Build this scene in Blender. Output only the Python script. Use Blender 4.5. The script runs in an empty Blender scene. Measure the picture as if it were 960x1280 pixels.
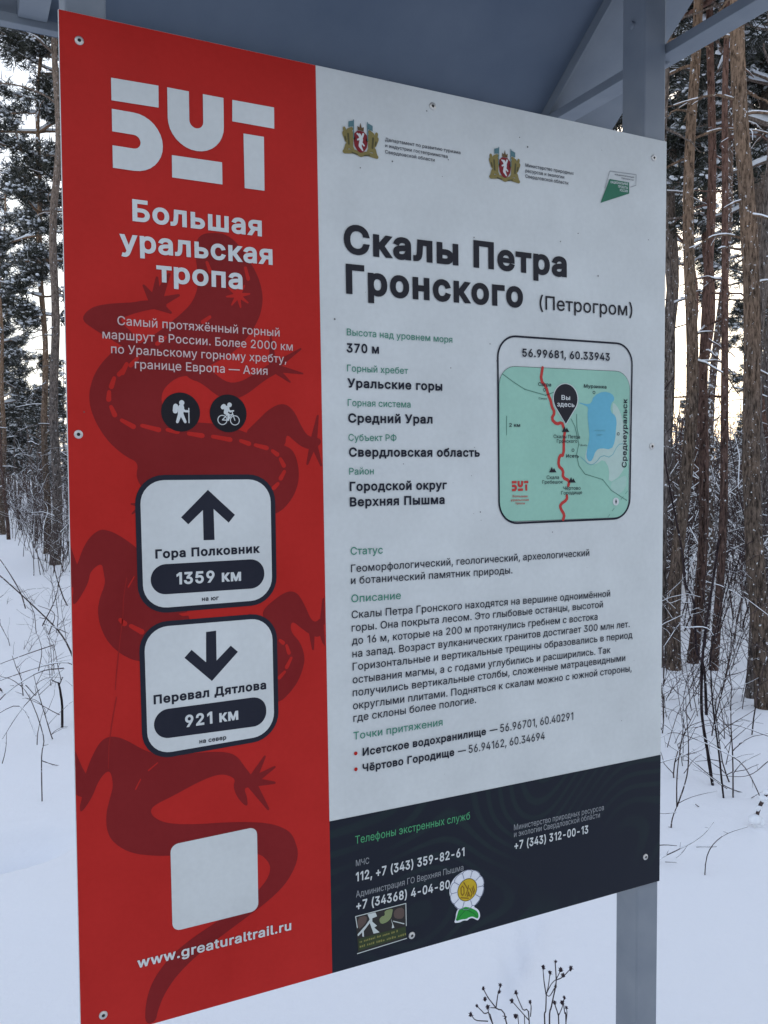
import bpy, math, random
import numpy as np
from mathutils import Matrix, Vector, noise
from mathutils.geometry import delaunay_2d_cdt

# ------------------------------------------------------------------ camera, sky, sun, exposure
scene = bpy.context.scene
COL = scene.collection
CAM_LOC=[-0.11627, -1.05662, 1.62756]
CAM_ROWS=[[0.896492, -0.443031, -0.005102], [-0.024947, -0.038979, -0.998929], [0.442358, 0.895658, -0.045997]]

cd = bpy.data.cameras.new('camera'); cam = bpy.data.objects.new('camera', cd); COL.objects.link(cam)
cd.sensor_fit = 'VERTICAL'; cd.sensor_height = 24.0; cd.lens = 24.0*1082.563/1280.0
cd.clip_start = .02; cd.clip_end = 2000
r, d, f = CAM_ROWS
cam.matrix_world = Matrix(((r[0], -d[0], -f[0], CAM_LOC[0]), (r[1], -d[1], -f[1], CAM_LOC[1]), (r[2], -d[2], -f[2], CAM_LOC[2]), (0, 0, 0, 1)))
scene.camera = cam

SUN_ELEV, SUN_AZ = math.radians(20), math.radians(40)      # pale winter sun low behind the forest, veiled by cloud
world = bpy.data.worlds.new('World'); scene.world = world; world.use_nodes = True
nt = world.node_tree; nt.nodes.clear()
out = nt.nodes.new('ShaderNodeOutputWorld'); add = nt.nodes.new('ShaderNodeAddShader')
sky = nt.nodes.new('ShaderNodeTexSky'); sky.sky_type = 'NISHITA'; sky.sun_disc = False
sky.sun_elevation = SUN_ELEV; sky.sun_rotation = SUN_AZ; sky.dust_density = 1.5; sky.air_density = 1.5; sky.ozone_density = 2
bg = nt.nodes.new('ShaderNodeBackground'); bg.inputs[1].default_value = .05
cloud = nt.nodes.new('ShaderNodeBackground'); cloud.inputs[1].default_value = 1.0
tc = nt.nodes.new('ShaderNodeTexCoord'); sx = nt.nodes.new('ShaderNodeSeparateXYZ'); ramp = nt.nodes.new('ShaderNodeValToRGB')
cn = nt.nodes.new('ShaderNodeTexNoise'); cn.inputs['Scale'].default_value = 2.2; cn.inputs['Detail'].default_value = 4
ma = nt.nodes.new('ShaderNodeMath'); ma.operation = 'MULTIPLY_ADD'; ma.inputs[1].default_value = .22
ramp.color_ramp.elements[0].position = .0; ramp.color_ramp.elements[0].color = (1.34, 1.31, 1.28, 1)
ramp.color_ramp.elements[1].position = 1.0; ramp.color_ramp.elements[1].color = (.39, .46, .61, 1)
e = ramp.color_ramp.elements.new(.22); e.color = (1.12, 1.12, 1.14, 1)
e = ramp.color_ramp.elements.new(.55); e.color = (.62, .69, .83, 1)
nt.links.new(tc.outputs['Generated'], sx.inputs[0]); nt.links.new(tc.outputs['Generated'], cn.inputs['Vector'])
nt.links.new(cn.outputs['Fac'], ma.inputs[0]); 
sub = nt.nodes.new('ShaderNodeMath'); sub.operation = 'SUBTRACT'; sub.inputs[1].default_value = .11
nt.links.new(sx.outputs['Z'], sub.inputs[0]); nt.links.new(sub.outputs[0], ma.inputs[2])
nt.links.new(ma.outputs[0], ramp.inputs[0]); nt.links.new(ramp.outputs[0], cloud.inputs[0])
nt.links.new(sky.outputs[0], bg.inputs[0]); nt.links.new(bg.outputs[0], add.inputs[0]); nt.links.new(cloud.outputs[0], add.inputs[1]); nt.links.new(add.outputs[0], out.inputs[0])
sd = bpy.data.lights.new('sun', 'SUN'); sd.energy = .5; sd.angle = math.radians(30); sd.color = (1, .93, .84)
sun = bpy.data.objects.new('sun', sd); COL.objects.link(sun)
sdir = Vector((math.sin(SUN_AZ)*math.cos(SUN_ELEV), math.cos(SUN_AZ)*math.cos(SUN_ELEV), math.sin(SUN_ELEV)))
sun.rotation_euler = sdir.to_track_quat('Z', 'Y').to_euler(); sun.location = (0, 0, 30)
vs = scene.view_settings; vs.view_transform = 'Standard'; vs.look = 'None'; vs.gamma = 1; vs.exposure = 0.27
scene.render.engine = 'CYCLES'
scene.cycles.max_bounces = 8; scene.cycles.use_denoising = True

rng = np.random.default_rng(11); random.seed(5)

# ------------------------------------------------------------------ materials
MAT = {}
def base_mat(name, col, rough=.6, spec=.3, metal=0):
    m = bpy.data.materials.new(name); m.use_nodes = True
    p = m.node_tree.nodes['Principled BSDF']
    p.inputs['Base Color'].default_value = (*col, 1); p.inputs['Roughness'].default_value = rough
    p.inputs['Specular IOR Level'].default_value = spec; p.inputs['Metallic'].default_value = metal
    MAT[name] = m; return m, m.node_tree, p
def nz(t, scale, detail=4, vec=None, rough=.55):
    n = t.nodes.new('ShaderNodeTexNoise'); n.inputs['Scale'].default_value = scale; n.inputs['Detail'].default_value = detail; n.inputs['Roughness'].default_value = rough
    if vec is not None: t.links.new(vec, n.inputs['Vector'])
    return n
def rampn(t, src, stops):
    c = t.nodes.new('ShaderNodeValToRGB'); el = c.color_ramp.elements
    el[0].position, el[0].color = stops[0][0], (*stops[0][1], 1); el[1].position, el[1].color = stops[-1][0], (*stops[-1][1], 1)
    for p, cc in stops[1:-1]:
        x = el.new(p); x.color = (*cc, 1)
    t.links.new(src, c.inputs[0]); return c
def coord(t, kind='Object', scale=None):
    c = t.nodes.new('ShaderNodeTexCoord')
    if scale is None: return c.outputs[kind]
    mp = t.nodes.new('ShaderNodeMapping'); mp.inputs['Scale'].default_value = scale
    t.links.new(c.outputs[kind], mp.inputs[0]); return mp.outputs[0]
def bump(t, p, src, strength, dist):
    b = t.nodes.new('ShaderNodeBump'); b.inputs['Strength'].default_value = strength; b.inputs['Distance'].default_value = dist
    t.links.new(src, b.inputs['Height']); t.links.new(b.outputs[0], p.inputs['Normal']); return b
def mixc(t, fac, a, b):
    m = t.nodes.new('ShaderNodeMix'); m.data_type = 'RGBA'
    t.links.new(fac, m.inputs['Factor'])
    for s, v in ((6, a), (7, b)):
        if isinstance(v, tuple): m.inputs[s].default_value = (*v, 1)
        else: t.links.new(v, m.inputs[s])
    return m.outputs[2]

PRINT = dict(white=(.565, .59, .585), red=(.425, .014, .010), scratch=(.27, .011, .010), petal=(.68, .70, .74), maroon=(.19, .008, .009), navy=(.013, .015, .026), ink=(.017, .017, .023), black=(.009, .008, .012),
    pink=(.55, .41, .40), green=(.05, .22, .15), green2=(.07, .30, .14), green3=(.03, .15, .09), grey=(.27, .285, .30), crestred=(.19, .016, .022),
    bronze=(.12, .07, .03), gold=(.21, .17, .06), olive=(.08, .07, .03), teal=(.09, .18, .2), mapgreen=(.28, .50, .40), mappale=(.41, .53, .48),
    mapmid=(.34, .51, .44), lake=(.13, .39, .51), mapteal=(.14, .36, .40), mapline=(.09, .2, .16), route=(.45, .045, .04), leafgreen=(.02, .27, .035),
    leafdark=(.01, .13, .025), ochre=(.52, .36, .02), slate=(.2, .22, .3), brown=(.22, .12, .012), picdark=(.028, .026, .024), picgrey=(.5, .54, .52),
    picgreen=(.2, .24, .11), picbrown=(.1, .07, .06), piccap=(.035, .05, .02), picyel=(.2, .19, .06), grime=(.09, .09, .09))
for k, c in PRINT.items():
    m, t, p = base_mat('print_'+k, c, .45, .14)
    # sun-faded, slightly dusty ink
    n = nz(t, 9, 5, coord(t)); n2 = nz(t, 140, 2, coord(t))
    mm = t.nodes.new('ShaderNodeMath'); mm.operation = 'MULTIPLY_ADD'; mm.inputs[1].default_value = .35
    t.links.new(n2.outputs[0], mm.inputs[0]); t.links.new(n.outputs[0], mm.inputs[2])
    k0 = tuple(v*.90 for v in c); k1 = tuple(min(1, v*1.06+.004) for v in c)
    rr = rampn(t, mm.outputs[0], [(.42, k0), (.92, k1)]); t.links.new(rr.outputs[0], p.inputs['Base Color'])
    rg = rampn(t, n.outputs[0], [(.3, (.36,)*3), (.7, (.52,)*3)]); t.links.new(rg.outputs[0], p.inputs['Roughness'])
    MAT[k] = m
# dark footer carries faint printed contour lines
m = MAT['navy'].copy(); m.name = 'print_footer'; MAT['footer'] = m; t = m.node_tree; p = t.nodes['Principled BSDF']
fn = nz(t, 2.6, 1.0, coord(t), .4); fm = t.nodes.new('ShaderNodeMath'); fm.operation = 'MULTIPLY'; fm.inputs[1].default_value = 190; t.links.new(fn.outputs[0], fm.inputs[0])
fs = t.nodes.new('ShaderNodeMath'); fs.operation = 'SINE'; t.links.new(fm.outputs[0], fs.inputs[0])
fa = nz(t, 4.5, 1, coord(t)); fw = rampn(t, fa.outputs[0], [(.34, (0, 0, 0)), (.50, (1, 1, 1))])
fl_ = rampn(t, fs.outputs[0], [(.15, (0, 0, 0)), (.75, (1, 1, 1))])
fx = t.nodes.new('ShaderNodeMath'); fx.operation = 'MULTIPLY'; t.links.new(fw.outputs[0], fx.inputs[0]); t.links.new(fl_.outputs[0], fx.inputs[1])
t.links.new(mixc(t, fx.outputs[0], (.011, .014, .023), (.0135, .022, .027)), p.inputs['Base Color'])

m, t, p = base_mat('panel_edge', (.55, .57, .6), .4, .4)
m, t, p = base_mat('grey_paint', (.20, .225, .25), .5, .35)
n = nz(t, 14, 6, coord(t)); n2 = nz(t, 220, 2, coord(t))
rr = rampn(t, n.outputs[0], [(.3, (.165, .19, .225)), (.7, (.21, .235, .265))]); t.links.new(rr.outputs[0], p.inputs['Base Color']); bump(t, p, n2.outputs[0], .12, .001)
m, t, p = base_mat('roof_sheet', (.11, .14, .18), .5, .25)
n = nz(t, 6, 6, coord(t)); rr = rampn(t, n.outputs[0], [(.3, (.095, .125, .175)), (.7, (.125, .155, .205))]); t.links.new(rr.outputs[0], p.inputs['Base Color'])
n2 = nz(t, 160, 3, coord(t)); bump(t, p, n2.outputs[0], .15, .001)
base_mat('screw_metal', (.55, .54, .52), .38, .5, .8); base_mat('screw_hole', (.02, .02, .02), .7)

m, t, p = base_mat('snow', (.82, .825, .85), .75, .15)
n = nz(t, 3.5, 6, coord(t, 'Object')); n2 = nz(t, 75, 8, coord(t, 'Object'), .7)
mm = t.nodes.new('ShaderNodeMath'); mm.operation = 'MULTIPLY_ADD'; mm.inputs[1].default_value = .16; t.links.new(n2.outputs[0], mm.inputs[0]); t.links.new(n.outputs[0], mm.inputs[2])
bump(t, p, mm.outputs[0], .35, .05)
base_mat('tree_snow', (.80, .83, .87), .8, .1)

def bark(name, low, high, z0, z1, snow=.0, ridge=.6):
    m, t, p = base_mat(name, low, .9, .1)
    v = coord(t, 'Object', (1, 1, .22)); n = nz(t, 62, 9, v, .72); pn = nz(t, 7, 4, coord(t, 'Object', (1, 1, .5)))
    vo = t.nodes.new('ShaderNodeTexVoronoi'); vo.inputs['Scale'].default_value = 26; vo.feature = 'DISTANCE_TO_EDGE'; t.links.new(v, vo.inputs['Vector'])
    s = t.nodes.new('ShaderNodeSeparateXYZ'); t.links.new(coord(t), s.inputs[0])
    mr = t.nodes.new('ShaderNodeMapRange'); mr.inputs[1].default_value = z0; mr.inputs[2].default_value = z1; t.links.new(s.outputs['Z'], mr.inputs[0])
    ad = t.nodes.new('ShaderNodeMath'); ad.operation = 'MULTIPLY_ADD'; ad.inputs[1].default_value = .9; ad.use_clamp = True
    sb = t.nodes.new('ShaderNodeMath'); sb.operation = 'SUBTRACT'; sb.inputs[1].default_value = .5; t.links.new(pn.outputs[0], sb.inputs[0]); t.links.new(sb.outputs[0], ad.inputs[0]); t.links.new(mr.outputs[0], ad.inputs[2])
    a = rampn(t, n.outputs[0], [(.40, tuple(x*.22 for x in low)), (.52, low), (.66, tuple(min(1, x*1.9) for x in low))])
    b = rampn(t, n.outputs[0], [(.37, tuple(x*.25 for x in high)), (.5, high), (.68, tuple(min(1, x*1.5) for x in high))])
    c = mixc(t, ad.outputs[0], a.outputs[0], b.outputs[0])
    if snow:
        sn = nz(t, 34, 7, coord(t), .65); sr = rampn(t, sn.outputs[0], [(.66-snow*.2, (0, 0, 0)), (.69-snow*.2, (1, 1, 1))])
        c = mixc(t, sr.outputs[0], c, (.78, .81, .85))
    t.links.new(c, p.inputs['Base Color']); bump(t, p, n.outputs[0], ridge, .03)
bark('pine_bark', (.105, .08, .064), (.29, .19, .125), 1.5, 6, .16)
bark('grey_bark', (.125, .108, .10), (.23, .175, .14), 2, 7, .15)
bark('red_bark', (.085, .056, .048), (.19, .11, .085), 1, 5, .08)
bark('speckled_bark', (.09, .07, .06), (.16, .11, .085), 1, 5, .55)
bark('twig_bark', (.062, .046, .046), (.09, .065, .062), 0, 4, .22, .3)
bark('dark_bark', (.022, .016, .02), (.05, .035, .035), 0, 3, .12, .4)
base_mat('dry_stem', (.055, .045, .05), .9, .1); base_mat('seed_head', (.04, .028, .036), .95, .05)
m, t, p = base_mat('needles', (.035, .045, .03), .7, .2)
g = t.nodes.new('ShaderNodeNewGeometry'); rr = rampn(t, g.outputs['Random Per Island'], [(0, (.024, .028, .022)), (.5, (.045, .05, .038)), (.75, (.075, .07, .058)), (1, (.24, .25, .26))]); t.links.new(rr.outputs[0], p.inputs['Base Color'])

# ------------------------------------------------------------------ mesh helpers
class Geo:
    """collects triangle/quad arrays with a material slot, links them as ONE mesh object"""
    def __init__(s): s.v = []; s.f = []; s.m = []; s.n = 0; s.sm = []
    def add(s, v, f, slot=0, smooth=False):
        v = np.asarray(v, float); f = np.asarray(f, int)
        s.v.append(v); s.f.append(f+s.n); s.m.append(np.full(len(f), slot)); s.sm.append(np.full(len(f), smooth)); s.n += len(v)
    def box(s, lo, hi, slot=0):
        x0, y0, z0 = lo; x1, y1, z1 = hi
        v = [(x, y, z) for x in (x0, x1) for y in (y0, y1) for z in (z0, z1)]
        s.add(v, [(0, 1, 3, 2), (4, 6, 7, 5), (0, 4, 5, 1), (2, 3, 7, 6), (0, 2, 6, 4), (1, 5, 7, 3)], slot)
    def tube(s, pts, rad, n=6, slot=0, jitter=0, cap=True):
        pts = np.asarray(pts, float); k = len(pts); rad = np.broadcast_to(rad, (k,))
        tg = np.gradient(pts, axis=0); tg /= np.linalg.norm(tg, axis=1)[:, None]+1e-9
        ref = np.where(np.abs(tg[:, 2:3]) > .9, np.array([[1., 0, 0]]), np.array([[0, 0, 1.]]))
        a = np.cross(tg, ref); a /= np.linalg.norm(a, axis=1)[:, None]+1e-9
        for i in range(1, k):                       # keep the frame from flipping
            u = a[i-1]-tg[i]*(a[i-1]@tg[i]); a[i] = u/(np.linalg.norm(u)+1e-9)
        b = np.cross(tg, a); th = np.arange(n)*2*np.pi/n
        R = rad[:, None]*(1+jitter*rng.standard_normal((k, n)))
        v = pts[:, None]+R[..., None]*(np.cos(th)[None, :, None]*a[:, None]+np.sin(th)[None, :, None]*b[:, None])
        i, j = np.meshgrid(np.arange(k-1), np.arange(n), indexing='ij'); j2 = (j+1) % n
        q = np.stack([i*n+j, i*n+j2, (i+1)*n+j2, (i+1)*n+j], -1).reshape(-1, 4)
        s.add(v.reshape(-1, 3), q, slot, True)
        if cap:
            s.add(np.vstack([v[-1], pts[-1:]+tg[-1:]*rad[-1]*.5]), [(jj, (jj+1) % n, n) for jj in range(n)], slot, True)
    def build(s, name, mats, parent=None):
        me = bpy.data.meshes.new(name)
        V = np.concatenate(s.v)
        cnt = np.concatenate([np.full(len(f), f.shape[1]) for f in s.f]); idx = np.concatenate([f.ravel() for f in s.f])
        me.vertices.add(len(V)); me.vertices.foreach_set('co', V.ravel().astype(np.float32))
        me.loops.add(len(idx)); me.loops.foreach_set('vertex_index', idx.astype(np.int32))
        st = np.concatenate([[0], np.cumsum(cnt)[:-1]])
        me.polygons.add(len(cnt)); me.polygons.foreach_set('loop_start', st.astype(np.int32))
        me.polygons.foreach_set('material_index', np.concatenate(s.m).astype(np.int32)); me.polygons.foreach_set('use_smooth', np.concatenate(s.sm))
        me.update(calc_edges=True); me.validate()
        for mn in ([mats] if isinstance(mats, str) else mats): me.materials.append(MAT[mn])
        o = bpy.data.objects.new(name, me); COL.objects.link(o)
        if parent: o.parent = parent
        return o
def tag(o, label=None, cat=None, group=None, kind=None):
    for k, v in (('label', label), ('category', cat), ('group', group), ('kind', kind)):
        if v: o[k] = v
    return o
def thing(name, loc, label, cat, group=None):
    o = bpy.data.objects.new(name, None); COL.objects.link(o); o.location = loc; o.empty_display_size = .1
    return tag(o, label, cat, group)
def clone(o, loc, rot, sc, label=None, group=None):
    c = o.copy(); COL.objects.link(c); c.location = loc; c.rotation_euler = (0, 0, rot); c.scale = (sc,)*3
    if label: c['label'] = label
    if group: c['group'] = group
    for ch in list(o.children):
        d = ch.copy(); COL.objects.link(d); d.parent = c
    return c

# ------------------------------------------------------------------ the ground: one sheet of snow to the horizon
def gz(x, y):
    dx, dy = x-.9, y-1.2; dd = math.hypot(dx, dy)
    w = min(1, max(0, (dd-2)/14))
    z = .30*w*(noise.noise((x*.09, y*.09, .3)))+.075*min(1, .35+w)*noise.noise((x*.45, y*.45, 2.1))+.018*noise.noise((x*1.5, y*1.5, 5.5))
    # an old footprint hollow, and a soft drift edge by the left of the sign
    z -= .13*math.exp(-((((x-.02)/.26)**2+((y-2.95)/.17)**2)**2))
    z += .035*math.exp(-(((x-.30)/.35)**2+((y-2.25)/.3)**2))
    z -= .05*math.exp(-((((x-1.5)*.75+(y-1.25)*.66)/.42)**2+(((x-1.5)*-.66+(y-1.25)*.75)/.05)**2))
    return z
N = 260
u = np.linspace(-1, 1, N); m_ = np.sinh(u*7.2)/math.sinh(7.2)*600
X = m_[None, :]+1.2; Y = m_[:, None]+2.2
V = np.array([(x, y, gz(x, y)) for y in Y[:, 0] for x in X[0]])
i, j = np.meshgrid(np.arange(N-1), np.arange(N-1), indexing='ij')
g_ = Geo(); g_.add(V, np.stack([i*N+j, i*N+j+1, (i+1)*N+j+1, (i+1)*N+j], -1).reshape(-1, 4), 0, True)
tag(g_.build('snow_ground', 'snow'), kind='structure')

# ------------------------------------------------------------------ the information stand
W, H, Z0 = .91022, 1.2, .95
SL = (W/2, .03, 0.0)
stand = thing('information_stand', SL, 'red and white trail information board on grey posts under a grey gabled roof', 'information board')
PINV = Matrix.Translation((-SL[0], -SL[1], -SL[2]))
KEY = {'stand': stand}
def hang(o, par):
    o.parent = par
    if par is stand: o.matrix_parent_inverse = PINV
    return o
def branch(key, name, par='stand', label=None):
    e = bpy.data.objects.new(name, None); COL.objects.link(e); e.empty_display_size = .05; hang(e, KEY[par]); KEY[key] = e
    if label: e['label'] = label
def box_part(name, boxes, mat, bev=.0015):
    g = Geo()
    for lo, hi in boxes: g.box(lo, hi)
    o = hang(g.build(name, mat), stand)
    if bev:
        b = o.modifiers.new('edge', 'BEVEL'); b.width = bev; b.segments = 2; b.limit_method = 'ANGLE'
    return o
box_part('panel', [((0, 0, Z0), (W, .004, Z0+H))], 'panel_edge', .0006).data.materials[0] = MAT['white']
box_part('post', [((.0068, .0042, -.6), (.053, .0555, 2.488))], 'grey_paint', .003)
box_part('post', [((.8665, .0042, -.6), (.9112, .0555, 2.488))], 'grey_paint', .003)
RK = .7184
def roof_z(y): return 2.4444-RK*(abs(y-.03)+.03-.1568)
def slab(x0, x1, ya, yb, t, drop):
    # sloping bar or sheet between two depths, 'drop' below the roof plane, t thick
    v = []
    for x in (x0, x1):
        for y in (ya, yb):
            z = roof_z(y)-drop
            v += [(x, y, z), (x, y, z-t)] if False else [(x, y, z-t), (x, y, z)]
    return np.array(v), [(0, 1, 3, 2), (4, 6, 7, 5), (0, 4, 5, 1), (2, 3, 7, 6), (0, 2, 6, 4), (1, 5, 7, 3)]
g_ = Geo()
for ya, yb in ((.03, .372), (.03, -.312)): g_.add(*slab(-.0192, .9132, ya, yb, .003, -.003))
hang(g_.build('roof', 'roof_sheet'), stand)
for x0, x1 in ((-.18, -.0192), (.9132, 1.0895)):             # overhanging gable ends: lighter colour stands in for light from the open sides
    g_ = Geo()
    for ya, yb in ((.03, .372), (.03, -.312)): g_.add(*slab(x0, x1, ya, yb, .003, -.003))
    hang(g_.build('roof_overhang', 'grey_paint'), stand)
for x0, x1 in ((.9135, .9175), (-.0190, -.0150)):
    g_ = Geo()
    for ya, yb in ((.03, .335), (.03, -.275)): g_.add(*slab(x0, x1, ya, yb, .0245, .0012))
    hang(g_.build('rafter', 'grey_paint'), stand)
box_part('tie_beam', [((.9125, -.285, 2.2895), (.9512, .331, 2.3055))], 'grey_paint', .001)
box_part('tie_beam', [((-.0193, -.285, 2.2895), (.0209, .0040, 2.3055)), ((-.0193, .0557, 2.2895), (.0209, .331, 2.3055))], 'grey_paint', .001)
for y0, y1 in ((.3325, .3505), (-.2905, -.2725)):
    box_part('eave_beam', [((-.178, y0, 2.2805), (1.087, y1, 2.2945))], 'grey_paint', .001)
box_part('ridge_beam', [((-.178, .012, 2.4985), (1.087, .048, 2.5160))], 'grey_paint', .001)
def bolt(x, y, z, ax):
    g = Geo(); n = 10; th = np.arange(n)*2*np.pi/n
    for k, (r, h) in enumerate(((.006, 0), (.006, .004))): pass
    ring0 = [(0, .006*math.cos(a), .006*math.sin(a)) for a in th]; ring1 = [(-.004, .005*math.cos(a), .005*math.sin(a)) for a in th]
    v = np.array(ring0+ring1+[(-.0045, 0, 0)])
    if ax == 'z': v = v[:, [1, 2, 0]]
    g.add(v+np.array((x, y, z)), [(k, (k+1) % n, n+(k+1) % n, n+k) for k in range(n)], 0, True)
    g.add(v+np.array((x, y, z)), [(n+k, n+(k+1) % n, 2*n) for k in range(n)], 0, True)
    hang(g.build('bolt', 'grey_paint'), stand)
bolt(.8664, .032, 2.335, 'x'); bolt(.935, .03, 2.2894, 'z')

# ---- flat print: every contour set is merged into one clean triangulated sheet
STEP = .00016
def sheet(contours):
    v, ed = [], []
    for c in contours:
        k = len(v); v += [Vector(p) for p in c]; ed += [(k+i, k+(i+1) % len(c)) for i in range(len(c))]
    ov, _, of, *_ = delaunay_2d_cdt(v, ed, [], 0, 1e-4)
    P = np.array([(p.x, p.y) for p in ov]); F = np.array([list(q) for q in of if len(q) == 3])
    if not len(F): return P, F
    c = P[F].mean(1); wn = np.zeros(len(F), int)
    for ct in contours:
        a = np.array(ct, float); b = np.roll(a, -1, 0)
        up = (a[None, :, 1] <= c[:, 1:2]) & (b[None, :, 1] > c[:, 1:2]); dn = (a[None, :, 1] > c[:, 1:2]) & (b[None, :, 1] <= c[:, 1:2])
        side = (b[None, :, 0]-a[None, :, 0])*(c[:, 1:2]-a[None, :, 1])-(c[:, 0:1]-a[None, :, 0])*(b[None, :, 1]-a[None, :, 1])
        wn += (up & (side > 0)).sum(1)-(dn & (side < 0)).sum(1)
    F = F[wn != 0]
    ar = (P[F[:, 1]]-P[F[:, 0]]); br = (P[F[:, 2]]-P[F[:, 0]]); s = ar[:, 0]*br[:, 1]-ar[:, 1]*br[:, 0]
    F[s < 0] = F[s < 0][:, ::-1]
    return P, F
def put(par, name, mat, layer, P, F, label=None):
    g = Geo(); V = np.stack([P[:, 0]/1000, np.full(len(P), -STEP*(layer+1)), Z0+P[:, 1]/1000], 1); g.add(V, F)
    o = hang(g.build(name, mat), KEY[par])
    if label: o['label'] = label
    return o
def flat(par, name, mat, layer, contours, label=None):
    if name == 'dark_footer': mat = 'footer'
    P, F = sheet(contours); return put(par, name, mat, layer, P, F, label)

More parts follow.
